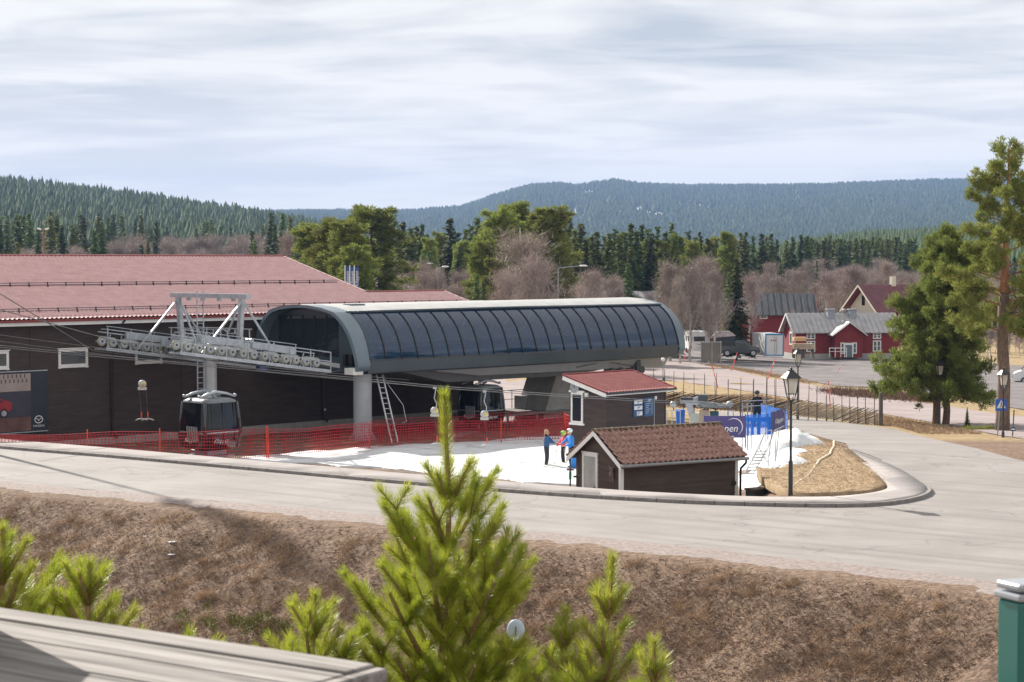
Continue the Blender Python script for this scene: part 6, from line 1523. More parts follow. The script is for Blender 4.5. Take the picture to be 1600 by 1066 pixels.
# lumber stack
lp = P(1238, 547, 215); lu = thing('lumber_stack', 'stacked pale sawn timber with an orange bundle left of the red log house', 'lumber', lp, R(6)); plank = M('sawn timber', (.45, .33, .22), (.58, .45, .32), scale=3, rough=.8)
mb = MB()
for k in range(4): mb.box(0, 2.6 - .1 * k, -.5, .5, .1 + k * .17, .22 + k * .17)
mb.build('planks', plank, lu); MB().box(.1, 1.5, -.4, .4, 1.0, 1.45).build('bundle', M('orange timber', (.62, .36, .18), (.7, .42, .22), rough=.8), lu); mb = MB(); [mb.box(x, x + .15, -.5, .5, -.9, .1) for x in (.1, 1.2, 2.2)]; mb.build('bearers', oldwood, lu)
# red barns
def barn(label, px0, px1, pye, pyr, pyb, D, ang, W_, roofmat, wallmat, seams=0, rise=None, inset=0, name='red_barn', cat='barn'):
    o = P(px0, pyb, D); o.z = G(o.x, o.y) - .2; t_ = thing(name, label, cat, o, ang)
    L_ = on_wall(px1, pyb, tuple(o), ang)[0]; ze = on_wall((px0 + px1) / 2, pye, tuple(o), ang)[1]
    O2 = o + Vector((-math.sin(ang), math.cos(ang), 0)) * W_ / 2; zr = on_wall((px0 + px1) / 2, pyr, tuple(O2), ang)[1]
    gable_walls(t_, 0, L_, 0, W_, 0, ze, zr, wallmat); r = gable_roof(t_, 0, L_, 0, W_, ze, zr, roofmat, .5, seams, verge=wallmat if wallmat is redw else white); return t_, L_, ze, zr, o
t_, L_, ze, zr, o = barn('red barn with a steep weathered dark roof behind the log house', 1128, 1272, 489, 458, 545, 262, R(-3), 9, darkroof, redw, .9)
x, z = on_wall(1187, 492, tuple(o), R(-3)); x2, _ = on_wall(1199, 492, tuple(o), R(-3)); win(t_, x, x2, z - .55, z + .2, -.03, 1)
t_, L_, ze, zr, o = barn('long low red shed behind bare birches and the caravan', 1036, 1124, 489, 470, 545, 275, R(2), 8, darkroof, redw, .9, name='red_shed', cat='shed')
for a, b in ((1106, 1125),): x, z = on_wall(a, 508, tuple(o), R(2)); x2, z2 = on_wall(b - 2, 522, tuple(o), R(2)); MB().box(x, x2, -.09, -.03, z2, z).build('door', M('pale blue door', (.42, .48, .55), (.5, .56, .62), rough=.6), t_)
x, z = on_wall(1082, 506, tuple(o), R(2)); win(t_, x, x + 1.1, z - .9, z, -.03)
t_, L_, ze, zr, o = barn('grey weathered barn roof between the birches above the station', 942, 1030, 470, 455, 540, 285, R(0), 9, M('grey board roof', (.13, .12, .125), (.20, .19, .19), scale=2, rough=.9), redw, .9, name='grey_barn', cat='barn')
# timber house with brown-red roof and cream gable
TA = R(24); to = P(1367, 520, 275); to.z = -4.3; th_ = thing('villa', 'tall wooden villa with brown-red roof, cream gable and red balcony behind the log house', 'house', to, TA)
ze = on_wall(1390, 481, tuple(to), TA)[1]; W_ = 7.2; O2 = to + Vector((-math.sin(TA), math.cos(TA), 0)) * W_ / 2; zr = on_wall(1380, 445, tuple(O2), TA)[1]; L_ = 9.0
gable_walls(th_, .6, L_, 0, W_, 0, ze, zr - .1, redw); gable_roof(th_, .2, L_, -.3, W_ + .3, ze, zr, brownroof, .7, .45, verge=cream)
mb = MB().prism([(.3, ze - 1.5), (.3, ze), (W_ / 2, zr - .5), (W_ - .3, ze), (W_ - .3, ze - 1.5)], .48, .56, axis='X'); gw = mb.build('cream_gable', cream, th_)
MB().box(.40, .47, W_ / 2 - .35, W_ / 2 + .35, ze + .3, ze + 1.7).build('gable_window', dglass, gw)
mb = MB()
for k in range(9): mb.box(-.9, -.82, .2 + k * .8, .32 + k * .8, ze - 2.6, ze - 1.4)
mb.box(-.95, -.8, 0, W_, ze - 1.45, ze - 1.3).box(-.95, -.8, 0, W_, ze - 2.6, ze - 2.4); mb.build('balcony_rail', white, th_); MB().box(-.85, .5, 0, W_, ze - 2.75, ze - 2.6).box(-.8, -.75, 0, W_, ze - 2.4, ze - 1.5).build('balcony', redw, th_)
for k in (1.5, 4, 6.5): win(th_, k, k + 1.2, ze - 1.6, ze - .4, -.03)
MB().box(5.2, 5.9, W_ / 2 - .3, W_ / 2 + .3, zr - .4, zr + 1.2).build('chimney', cream, th_)

# ------------------------------------------------------------------ vehicles
carglass = glass_mat('car glass', (.02, .025, .03), .88, .05)
tyre = M('tyre rubber', (.015, .015, .016), (.03, .03, .03), rough=.85)
def wheel(par, x, y, r=.38, w_=.24):
    o = MB().lathe([(r * .8, -w_ / 2), (r, -w_ / 2 + .04), (r, w_ / 2 - .04), (r * .8, w_ / 2)], (x, y, r), 20, axis='Y').build('wheel', tyre, par)
    mb = MB().lathe([(r * .62, -w_ / 2 - .01), (r * .62, w_ / 2 + .01)], (x, y, r), 16, axis='Y')
    mb.build('rim', silver, o); return o
def body_loft(mb, prof, w_, tuck=.12, mi=0):
    """prof: list (x, z_low, z_high, halfwidth at the top)"""
    vs_ = []
    for x, z0, z1, wt in prof: vs_ += [(x, -w_, z0), (x, -w_ - .0, (z0 * .5 + z1 * .5)), (x, -wt, z1), (x, wt, z1), (x, w_, (z0 * .5 + z1 * .5)), (x, w_, z0)]
    n = 6; fs_ = [(j * n + i, j * n + (i + 1) % n, (j + 1) * n + (i + 1) % n, (j + 1) * n + i) for j in range(len(prof) - 1) for i in range(n)] + [tuple(range(n)), tuple(range((len(prof) - 1) * n, len(prof) * n))]
    mb.add(vs_, fs_, mi)
pp_ = P(1124, 556.5, 222); pk = thing('pickup_truck', 'dark grey pickup truck with a roof tent, parked beside the white container', 'pickup truck', pp_, R(-4))
pkm = M('dark grey car paint', (.035, .045, .055), (.045, .055, .065), rough=.25, coat=.5, scale=1)
mb = MB(); body_loft(mb, [(0, .5, 1.15, .92), (.1, .42, 1.2, .95), (1.75, .42, 1.2, .95), (3.2, .42, 1.18, .95), (4.2, .42, 1.12, .93), (4.55, .45, 1.02, .88), (4.65, .5, .9, .8)], .97); mb.build('body', pkm, pk)
mb = MB(); body_loft(mb, [(1.75, 1.18, 1.80, .78), (2.0, 1.18, 1.88, .76), (2.9, 1.18, 1.84, .76), (3.45, 1.16, 1.30, .85)], .93); mb.build('cabin', pkm, pk)
mb = MB().add([(1.95, -.935, 1.25), (3.25, -.935, 1.25), (2.85, -.83, 1.76), (2.02, -.80, 1.78)], [(0, 1, 2, 3)]).add([(1.95, .935, 1.25), (3.25, .935, 1.25), (2.85, .83, 1.76), (2.02, .80, 1.78)], [(3, 2, 1, 0)]); mb.build('side_window', carglass, pk)
MB().add([(3.46, -.78, 1.24), (3.46, .78, 1.24), (2.95, .68, 1.82), (2.95, -.68, 1.82)], [(0, 1, 2, 3)]).build('windscreen', carglass, pk)
for x in (.85, 3.85):
    for y in (-.88, .88): wheel(pk, x, y, .40)
for y in (-.7, .7): MB().box(4.58, 4.68, y - .15, y + .15, .78, .92).build('headlight', white, pk)
mb = MB().box(-.3, 1.7, -.9, .9, 1.2, 1.5); mb.build('bed_rack', dsteel, pk)
tt = thing('roof_tent', 'folded pink-grey roof tent on top of the dark pickup bed', 'tent', pp_ + Vector((0, 0, 1.5)), R(-4)); tm = M('tent canvas', (.40, .32, .33), (.50, .42, .42), scale=2, rough=.9, bump=.5)
MB().add([(-.7, -.8, .0), (1.7, -.8, .0), (1.7, .8, .0), (-.7, .8, .0), (-.9, -.9, .75), (1.8, -.9, .9), (1.8, .9, .9), (-.9, .9, .75), (.0, -.5, 1.35), (1.2, -.5, 1.35), (1.2, .5, 1.35), (0, .5, 1.35)], [(0, 1, 5, 4), (1, 2, 6, 5), (2, 3, 7, 6), (3, 0, 4, 7)]).build('tent_walls', M('dark tent wall', (.05, .055, .06), (.08, .085, .09), rough=.9), tt)
MB().add([(-1.15, -.95, .62), (1.85, -.95, .88), (1.85, .95, .88), (-1.15, .95, .62), (-.1, -.5, 1.4), (1.2, -.5, 1.38), (1.2, .5, 1.38), (-.1, .5, 1.4)], [(0, 1, 5, 4), (1, 2, 6, 5), (2, 3, 7, 6), (3, 0, 4, 7), (4, 5, 6, 7)]).build('tent_roof', tm, tt)
# caravan
cvp = P(1078, 553, 222); cv = thing('caravan', 'white caravan seen from the rear, parked beside the far end of the station', 'caravan', cvp, R(3)); cvm = M('caravan white', (.66, .67, .68), (.74, .74, .75), rough=.4, scale=1)
mb = MB(); prof = [(0, .45), (-.02, .9), (0, 1.8), (.12, 2.45), (.3, 2.55), (4.8, 2.55), (5.1, 2.2), (5.2, 1.3), (5.0, .45)]
mb.prism([(a, b) for a, b in prof], -.0, 2.2, axis='X'); mb.v = [(v[0], v[1], v[2]) for v in mb.v]; mb.build('body', cvm, cv)
MB().box(.45, 1.75, -.03, -.015, 1.45, 2.0).build('rear_window', carglass, cv); MB().box(-.02, -.005, .8, 1.6, 1.4, 2.0).box(-.02, -.005, 2.5, 3.4, 1.4, 2.0).build('side_windows', carglass, cv)
for x in (.08, 2.0): MB().box(x, x + .12, -.03, -.01, .6, .95).build('tail_light', M('tail light red', (.5, .02, .02), rough=.3), cv)
MB().box(.85, 1.35, -.03, -.01, .62, .74).build('number_plate', M('plate', (.6, .6, .55), rough=.5), cv)
MB().prism([(.5, 1.2), (1.2, 1.0), (1.9, 1.15), (1.2, 1.12)], -.035, -.02, axis='Y').build('stripe', M('grey graphic', (.3, .3, .33), rough=.4), cv)
wheel(cv, .15, 2.4, .33); wheel(cv, 2.05, 2.4, .33)
# motorhome at the right edge
mp_ = P(1583, 601, 172); mh = thing('motorhome', 'white motorhome cut off by the right edge of the picture', 'motorhome', mp_, R(-14))
mb = MB(); mb.prism([(0, .35), (-.05, .75), (.15, 1.05), (.75, 1.25), (1.35, 2.0), (1.2, 2.3), (1.6, 2.85), (7, 2.85), (7, .35)], -0, 2.2, axis='Y'); mb.build('body', cvm, mh)
MB().add([(.72, .1, 1.27), (.72, 2.1, 1.27), (1.30, 2.0, 1.98), (1.30, .2, 1.98)], [(0, 1, 2, 3)]).build('windscreen', carglass, mh).location = (-.03, 0, .02)
MB().box(1.2, 2.0, -.02, -.01, 1.3, 1.9).box(3, 4.2, -.02, -.01, 1.5, 2.1).build('side_window', carglass, mh)
for x in (1.0, 5.2): wheel(mh, x, .05, .34); wheel(mh, x, 2.1, .34)
for y in (.15, 1.75): MB().box(-.06, .05, y, y + .3, .75, .95).build('headlight', silver, mh)
MB().box(-.08, .02, .6, 1.5, .55, .8).build('grille', dsteel, mh)
# container shed
cp_ = P(1195.5, 556, 221); ct = thing('container_shed', 'white site container with blue corner frames beside the pickup', 'container', cp_, R(-2)); tb_ = M('container blue', (.03, .22, .42), (.04, .26, .48), rough=.5)
DX = on_wall(1225, 550, tuple(cp_), R(-2))[0]; 
side = MB()   # left side turned towards the viewer
sa = P(1173, 552, 226) - cp_
mb = MB().prism([(-.01, .02), (DX - .02, .02), (DX + sa.x, 4.8), (sa.x, 4.8)], -.02, 2.52); mb.build('side_panel', cvm, ct)
for x in (0, DX - .14): MB().box(x, x + .14, -.02, .12, -.02, 2.55).build('corner_frame', tb_, ct)
MB().box(.14, DX - .14, -.02, .12, 2.38, 2.55).build('top_frame', tb_, ct); MB().box(.14, DX - .14, -.02, .12, -.02, .12).build('bottom_frame', tb_, ct)
for x in (DX / 2 - .02,): MB().box(x, x + .04, -.012, .05, .12, 2.38).cyl((x + .25, -.04, .2), (x + .25, -.04, 2.3), .025, n=5).build('door_bars', silver, ct)
MB().box(DX * .3, DX * .36, -.03, .05, 1.72, 1.86).box(DX * .42, DX * .48, -.03, .05, 1.72, 1.86).box(DX * .53, DX * .58, -.03, .05, 1.72, 1.86).build('warning_labels', M('label red', (.45, .03, .02), rough=.5), ct)
# mesh cage
mg = P(1095.5, 566, 172); cg = thing('mesh_cage', 'grey mesh storage cage at the road edge in front of the pickup', 'cage', mg, R(-10)); mg_m = M('cage steel', (.20, .20, .19), (.28, .28, .27), rough=.6)
cgm = glass_mat('fine mesh panel', (.17, .165, .155), .72, .9, .1)
for a, b, c, d in ((0, 0, .95, .0), (1.0, 0, 1.75, -.3)): 
    MB().add([(a, b, .05), (c, d, .05), (c, d, 1.75), (a, b, 1.75), (a, b + .03, .05), (c, d + .03, .05), (c, d + .03, 1.75), (a, b + .03, 1.75)], [(0, 1, 2, 3), (7, 6, 5, 4)]).build('mesh_panel', cgm, cg)
mb = MB(); [mb.cyl((x, y, -.2), (x, y, 1.85), .04, n=6) for x, y in ((0, 0), (.95, 0), (1.0, 0), (1.75, -.3), (.1, 1.4), (1.7, 1.2))]; mb.bar((0, 0, 1.8), (.95, 0, 1.8), .05).bar((1, 0, 1.8), (1.75, -.3, 1.8), .05).bar((0, 0, 1.8), (.1, 1.4, 1.8), .05).bar((1.75, -.3, 1.8), (1.7, 1.2, 1.8), .05).bar((.1, 1.4, 1.8), (1.7, 1.2, 1.8), .05); mb.build('frame', mg_m, cg)
# far road embankment with two cars over the hall roof
e0 = P(590, 446, 300); emb = MB()
pa = [(P(585, 440, 330), P(655, 452, 330)), (P(588, 446, 300), P(660, 457, 300)), (P(590, 455, 270), P(665, 466, 270))]
vs_ = []; 
for a, b in pa: vs_ += [tuple(a), tuple(b), (b.x + 9, b.y, -4.5), (a.x - 9, a.y, -4.5)]
emb.add(vs_, [(j * 4 + i, j * 4 + (i + 1) % 4, (j + 1) * 4 + (i + 1) % 4, (j + 1) * 4 + i) for j in range(2) for i in range(4)] + [(0, 1, 2, 3), (8, 9, 10, 11)])
tag(emb.build('far_road_embankment', asph2), kind='structure')
def car(label, loc, rz, mat, s=1):
    t_ = thing('parked_car', label, 'car', loc, rz, 'small cars on the far road'); mb = MB(); body_loft(mb, [(-2.1, .35, .75, .7), (-2.0, .3, .95, .8), (-1.2, .28, 1.0, .82), (1.3, .28, .95, .82), (2.0, .3, .8, .75), (2.15, .35, .6, .6)], .86); mb.build('body', mat, t_)
    mb = MB(); body_loft(mb, [(-1.9, .95, 1.05, .7), (-1.3, .97, 1.42, .6), (.2, .97, 1.42, .6), (1.1, .93, .98, .75)], .8); mb.build('cabin', carglass, t_)
    for x in (-1.3, 1.3):
        for y in (-.78, .78): wheel(t_, x, y, .32, .2)
    return t_
p = P(620.5, 443.5, 312); car('small dark car on the far road seen just over the hall roof', p, R(75), pkm)
p = P(636, 450, 290); car('pale car mostly hidden behind the lower hall roof ridge', p - Vector((0, 0, .6)), R(70), cvm)
# street lamps, flags, flood light pole
def street(px, pyt, D, arm_px, arm_dy, label):
    p = P(px, pyt, D); h = p.z + 4.0; t_ = thing('street_lamp', label, 'street lamp', (p.x, D, -4.0), 0, 'tall grey street lamps')
    MB().lathe([(.13, 0), (.10, h * .5), (.08, h)], n=8).build('pole', grey, t_); L_ = (arm_px - px) / F * D; dz_ = -arm_dy / F * D
    mb = MB(); mb.tube([(0, 0, h), (0, 0, h + .05), (.15, 0, h + .1), (L_ * .8, 0, h + .1 + dz_)], .07, 6); mb.build('arm', grey, t_); MB().sphere((L_ * .86, 0, h + .1 + dz_), .3, 10, 6, sc=(1.6, .7, .4)).build('lamp_head', white, t_)
street(872, 420, 215, 918, -3, 'tall street lamp with a long level arm behind the lift station roof')
street(649.5, 413, 290, 675, 0, 'grey street lamp with a level arm, leftmost of the pair above the far road')
street(684, 421, 250, 698, -3, 'grey street lamp with a short bent arm over the lower hall roof')
street(740, 449, 330, 742, 0, 'short lamp stub just above the end of the lower hall roof')
for k, px in enumerate((539, 546.5, 553.5)):
    p = P(px, 417, 178); h = p.z + 4; t_ = thing('flagpole_banner', ('leftmost', 'middle', 'rightmost')[k] + ' of the three tall blue lettered flags behind the hall roof', 'flag', (p.x, p.y, -4.0), 0, 'blue flags behind the hall')
    MB().cyl((0, 0, 0), (0, 0, h + .15), .05, n=6).build('pole', white, t_); f_ = MB().box(.05, .42, -.01, .01, h - 2.2, h).build('flag_cloth', M('flag blue', (.02, .07, .20), (.025, .085, .24), rough=.7), t_)
    text('Kläppen', .44, 'lettering', lettw, f_, (.235, -.02, h - 1.1), (math.pi / 2, -math.pi / 2, 0), .003, 1.0)
p = P(68, 358, 260); t_ = thing('floodlight_pole', 'tall wooden floodlight pole sticking up behind the red hall roof on the left', 'light pole', (p.x, p.y, -4), 0); h = p.z + 4
MB().lathe([(.16, 0), (.12, h)], n=8).build('pole', M('brown pole', (.20, .10, .06), (.26, .14, .09), rough=.9), t_)
mb = MB().bar((-.7, 0, h), (.7, 0, h), .08); mb.build('crossbar', grey, t_)
for x in (-.55, .5): MB().cbox((x, -.1, h + .02), .5, .3, .22, ry=R(18) * (1 if x < 0 else -1)).build('floodlight', white, t_)
p = P(1036, 562, 112); t_ = thing('camera_pole', 'thin pole with a small white camera dome above the kiosk roof', 'pole', (p.x, p.y, G(p.x, p.y)), 0); h = p.z - t_.location.z
MB().cyl((0, 0, 0), (0, 0, h), .03, n=6).build('pole', grey, t_); MB().sphere((0, 0, h), .12, 8, 6).build('camera_dome', white, t_); MB().cbox((.05, 0, h * .72), .12, .1, .2).build('box', dsteel, t_)
# ------------------------------------------------------------------ vegetation
def leafmat(name, a, b, scale=3, rnd=.28, trans=True, rough=.75, lo=.3, hi=.7):
    m = M(name, a, b, scale=scale, rough=rough, rnd=rnd, spec=.12, lo=lo, hi=hi)
    if trans:
        t = m.node_tree; b_ = t.nodes['Principled BSDF']; src = b_.inputs['Base Color'].links[0].from_socket; tl = t.nodes.new('ShaderNodeBsdfTranslucent'); mx_ = t.nodes.new('ShaderNodeMixShader'); mx_.inputs[0].default_value = trans
        t.links.new(src, tl.inputs['Color']); t.links.new(b_.outputs[0], mx_.inputs[1]); t.links.new(tl.outputs[0], mx_.inputs[2]); t.links.new(mx_.outputs[0], t.nodes['Material Output'].inputs[0])
    return m
spruce_m = leafmat('spruce needles', (.052, .078, .024), (.125, .155, .045), 1.2, .55, .25)
pine_m = leafmat('pine needles', (.13, .165, .036), (.27, .29, .075), .8, .25, .38)
twig_m = leafmat('bare birch twigs', (.25, .195, .175), (.42, .345, .31), .7, .22, 0)
bark_g = M('grey bark', (.10, .085, .075), (.17, .145, .13), scale=5, rough=.95, bump=.5)
bark_b = M('birch bark', (.34, .31, .29), (.55, .53, .50), scale=6, rough=.9, c3=(.42, .39, .37))
bark_p = M('pine bark', (.12, .080, .058), (.22, .150, .105), scale=9, rough=.95, bump=1.0, bscale=22, bdist=.04, stretch=(1, 1, .4))
bark_o = M('orange upper pine bark', (.30, .14, .07), (.40, .20, .11), scale=8, rough=.9, bump=.6)
def tris(C, U, V_):
    """three corner leaves"""
    n = len(C); v = np.stack([C - U, C + U, C + V_], 1).reshape(-1, 3); return v, np.arange(n * 3).reshape(-1, 3)
def rv(r_, n): a = r_.normal(size=(n, 3)); return a / np.linalg.norm(a, axis=1, keepdims=True)
def spruce_mesh(seed, h=18.0, rad=2.6, low=.06, dens=1.0):
    r_ = np.random.default_rng(seed); Cs = []; Us = []; Vs = []; nl = int(46 * dens)
    for i in range(nl):
        t_ = i / nl; z = h * (low + (1 - low) * t_); rr_ = rad * (1 - t_) ** .95 * (.70 + .5 * r_.random()) + .06; nb = max(4, int(9 * (1 - t_ * .5)))
        for j in range(nb):
            a = r_.random() * 6.283; L_ = rr_ * (.7 + .5 * r_.random()); m_ = max(3, int(L_ * 8 * dens))
            s = (np.arange(m_) + r_.random(m_)) / m_; dr = -.28 * s ** 1.5 * L_ + (t_ > .8) * .25 * s
            c = np.stack([np.cos(a) * s * L_, np.sin(a) * s * L_, z + dr], -1) + r_.normal(0, .07, (m_, 3))
            out_ = np.array([np.cos(a), np.sin(a), -.35]); side = np.array([-np.sin(a), np.cos(a), 0])
            ln = (.22 + .28 * r_.random(m_))[:, None]; Cs.append(c); Vs.append(out_ * ln * .9 + side * r_.normal(0, .28, (m_, 1)) + np.array([0, 0, -.22]) * r_.random((m_, 1)))
            Us.append((side + r_.normal(0, .35, (m_, 3))) * (.17 + .13 * r_.random((m_, 1))))
    v, f = tris(np.concatenate(Cs), np.concatenate(Us), np.concatenate(Vs)); v[:, 2] = np.minimum(v[:, 2], h * 1.01)
    return npmesh('crown', v, f, spruce_m)
def trunk_mesh(h, r0, r1, mat, wob=.1, seed=0, name='trunk', n=8, base=-.6):
    r_ = np.random.default_rng(seed); pts = [(r_.normal(0, wob) * (k > 0), r_.normal(0, wob) * (k > 0), base + (h - base) * k / 8) for k in range(9)]
    mb = MB(); mb.tube(pts, [r0 + (r1 - r0) * k / 8 for k in range(9)], n); me = bpy.data.meshes.new(name); me.from_pydata(mb.v, [], mb.f); me.polygons.foreach_set('use_smooth', mb.sm); me.materials.append(mat); me.update(); return me, pts
def birch_meshes(seed, h=14.0, w_=3.0):
    r_ = np.random.default_rng(seed); mb = MB(); trunk = [(r_.normal(0, .12), r_.normal(0, .12), h * .92 * k / 8 - (.5 if k == 0 else 0)) for k in range(9)]
    mb.tube(trunk, [.19 - .019 * k for k in range(9)], 6); tips = []
    for k in range(26):
        z = h * (.22 + .66 * r_.random()); a = r_.random() * 6.283; L_ = w_ * (.45 + .55 * r_.random()) * (1.15 - z / h) * 1.15; i = min(7, int(z / (h * .92) * 8)); b = Vector(trunk[i]).lerp(Vector(trunk[i + 1]), .5); b.z = z
        m1 = b + Vector((math.cos(a) * L_ * .5, math.sin(a) * L_ * .5, L_ * .55)); e_ = b + Vector((math.cos(a) * L_ * .95, math.sin(a) * L_ * .95, L_ * 1.25)); e_.z = min(e_.z, h); mb.tube([b, m1, e_], [.045, .03, .012], 4); tips += [(b, m1, e_)]
    me = bpy.data.meshes.new('trunk'); me.from_pydata(mb.v, [], mb.f); me.materials.append(bark_b); me.update()
    n = 4200; T = np.array([[list(a), list(b), list(c)] for a, b, c in tips]); k = r_.integers(0, len(T), n); s = r_.random(n)[:, None] ** .7
    base = np.where(s < .5, T[k, 0] * (1 - 2 * s) + T[k, 1] * 2 * s, T[k, 1] * (2 - 2 * s) + T[k, 2] * (2 * s - 1)) + r_.normal(0, .38, (n, 3))
    d = rv(r_, n); d[:, 2] = np.abs(d[:, 2]) * .9 + .25; d *= (.35 + .8 * r_.random(n))[:, None]
    U = np.cross(d, rv(r_, n)); U /= np.linalg.norm(U, axis=1, keepdims=True) + 1e-6; U *= (.010 + .014 * r_.random(n))[:, None]
    v, f = tris(base, U, d); return me, npmesh('crown', v, f, twig_m)
def clump_leaves(r_, centers, rad, per, ln, wd, up=.35, flat=.55):
    """needle tufts filling cloud-like pads"""
    n = len(centers) * per; C = np.repeat(np.array(centers), per, 0); R_ = np.repeat(np.array(rad), per)[:, None]
    o = rv(r_, n) * (r_.random((n, 1)) ** .45) * R_; o[:, 2] *= flat; d = o / (np.linalg.norm(o, axis=1, keepdims=True) + 1e-6) * .6 + rv(r_, n) * .6; d[:, 2] += up; d /= np.linalg.norm(d, axis=1, keepdims=True)
    U = np.cross(d, rv(r_, n)); U /= np.linalg.norm(U, axis=1, keepdims=True) + 1e-6
    k = (.6 + .8 * r_.random((n, 1))); return tris(C + o, U * wd * k, d * ln * k)
def pine_meshes(seed, h=17.0, w_=3.6, low=.30, nb=46, per=110, ln=.34, wd=.07, round_=1.0, lean=.0):
    r_ = np.random.default_rng(seed); trunk = [Vector((r_.normal(0, .12) + lean * k / 8, r_.normal(0, .12), h * .95 * k / 8 - (.5 if k == 0 else 0))) for k in range(9)]
    mb = MB(); mb.tube(trunk, [.26 - .027 * k for k in range(9)], 8); cs = []; rs = []
    for i in range(nb):
        t_ = (i + .5) / nb; z = h * (low + (.96 - low) * t_); env = w_ * (math.sin(math.pi * min(1, (.18 + .82 * (1 - t_)) * .9)) ** .7) * round_ * (.55 + .45 * (1 - t_)) + .35
        a = i * 2.4 + r_.normal(0, .5); L_ = env * (.6 + .5 * r_.random()); b = trunk[min(8, int(z / (h * .95) * 8))].copy(); b.z = z
        m1 = b + Vector((math.cos(a) * L_ * .5, math.sin(a) * L_ * .5, L_ * .10)); e_ = b + Vector((math.cos(a) * L_, math.sin(a) * L_, L_ * (.05 + .25 * t_)))
        mb.tube([b, m1, e_], [.065, .045, .015], 5)
        for s in np.arange(.35, 1.02, .16):
            c = b.lerp(e_, s); q = .42 * (1 - .3 * t_) * (.8 + .5 * r_.random()); cs.append(list(c + Vector((r_.normal(0, .18), r_.normal(0, .18), .08)) + Vector((-math.sin(a), math.cos(a), 0)) * r_.normal(0, .35 * L_ * .4))); rs.append(q)
    cs.append([*trunk[8][:2], h * .97]); rs.append(.45)
    me = bpy.data.meshes.new('trunk'); me.from_pydata(mb.v, [], mb.f); me.polygons.foreach_set('use_smooth', mb.sm); me.materials.append(bark_p); me.update()
    v, f = clump_leaves(r_, cs, [q * 1.15 for q in rs], per, ln, wd, up=.3, flat=.85); return me, npmesh('crown', v, f, pine_m)
SPR = [(trunk_mesh(17, .2, .03, bark_g, .03, s, n=6)[0], spruce_mesh(s, 18, 2.7 + .3 * (s % 4), .05 + .03 * (s % 3), 1.15)) for s in range(6)]
BIR = [birch_meshes(40 + s, 14, 2.5 + .4 * s) for s in range(4)]
PIN = [pine_meshes(60 + s, 17, 3.3, .16 + .05 * s, 60, 70, .34, .06) for s in range(3)]
count = {'s': 0, 'b': 0, 'p': 0}
W_SIDE = ['far left', 'left', 'left of centre', 'centre', 'right of centre', 'right', 'far right']
def tree(kind, px, topy, D, wscale=1.0, label=None, var=None, group=None, zb=None):
    X = (px - 800) / F * D; z0 = G(X, D) if zb is None else zb; zt_ = P(px, topy, D).z; H_ = zt_ - z0
    src, h0, nm, ct = {'s': (SPR, 18, 'spruce_tree', 'spruce'), 'b': (BIR, 14.4, 'birch_tree', 'birch'), 'p': (PIN, 17.3, 'pine_tree', 'pine')}[kind]
    if H_ < 2: return
    i = count[kind]; count[kind] += 1; v = var if var is not None else rng.integers(0, len(src)); s = H_ / h0
    t_ = thing(nm, label, ct, (X, D, z0), float(rng.random() * 6.28), group); ws = s * wscale
    t_.scale = (ws, ws, s)
    link('trunk', src[v][0], t_); link('crown', src[v][1], t_); return t_
gs_ = 'dark spruces of the forest edge'; gb_ = 'bare purple-brown birches'; gp2 = 'rounded pines behind the hall and station'
LS = 'dark green spruce in the forest behind the'; LB = 'bare purple-brown birch in the thicket behind the'; LP = 'broad olive-green pine behind the hall and station'
# listed, recognisable trees first
for px, ty, D, w_, lab in ((493, 345, 235, 1.15, 'broad olive pine at the end of the red hall roof, leftmost of its clump'), (520, 336, 225, 1.0, 'olive pine second from the left behind the hall roof end'), (546, 341, 215, 1.0, 'lower olive pine just left of the tall round pine'), (577, 317, 230, 1.25, 'tall round-topped pine right behind the blue flags'), (556, 378, 205, .9, 'small light green pine in front of the tall round one by the flags'),
                           (768, 347, 230, .9, 'slim olive pine at the left of the large centre clump'), (786, 322, 222, 1.0, 'tall olive pine left of the big bare tree'), (808, 311, 232, 1.05, 'highest pine of the centre clump above the station'), (852, 319, 226, 1.1, 'tall pine right of the big bare tree'), (758, 372, 210, .8, 'low olive pine at the foot of the centre clump'), (772, 400, 200, .8, 'short olive pine over the station roof, left of the bare tree')):
    tree('p', px, ty, D, w_ * 1.25, lab)
for px, ty, D, w_, lab in ((815, 330, 200, 1.5, 'huge bare birch with a wide crown above the middle of the station'), (838, 372, 195, 1.2, 'bare birch beside the huge one over the station roof'), (793, 395, 192, 1.1, 'lower bare birch in front of the centre pine clump'), (922, 412, 190, 1.3, 'pink-brown bare birch right of the tall street lamp'), (905, 430, 186, 1.0, 'small pink-brown birch under the street lamp head'),
                           (1046, 398, 225, 1.2, 'bare birch with pale stem behind the far end of the station'), (1062, 420, 218, 1.0, 'slender bare birch just left of the white caravan'), (1078, 405, 222, 1.1, 'bare birch rising behind the white caravan'), (1098, 392, 228, 1.25, 'tall bare birch behind the dark pickup'), (1118, 410, 220, 1.0, 'thin bare birch between pickup and the dark spruce'), (1172, 418, 236, 1.1, 'bare birch right of the dark spruce by the container'), (1240, 478, 238, .8, 'small bare birch at the corner of the red log house'), (1108, 430, 216, .9, 'low bare birch above the roof tent')):
    tree('b', px, ty, D, w_, lab)
tree('s', 1151, 403, 228, 1.1, 'lone dark spruce between the pickup and the white container', 1)
tree('s', 1040, 392, 240, 1.1, 'light green spruce over the far end of the lift station', 3)
tree('s', 1138, 425, 246, .9, 'smaller spruce behind the lone dark spruce', 2)
tree('s', 745, 428, 190, 1.0, 'small dark spruce over the end of the lower hall roof', 2)
tree('s', 755, 440, 187, .9, 'bushy little spruce beside the orange round sign', 4)
SKY = []
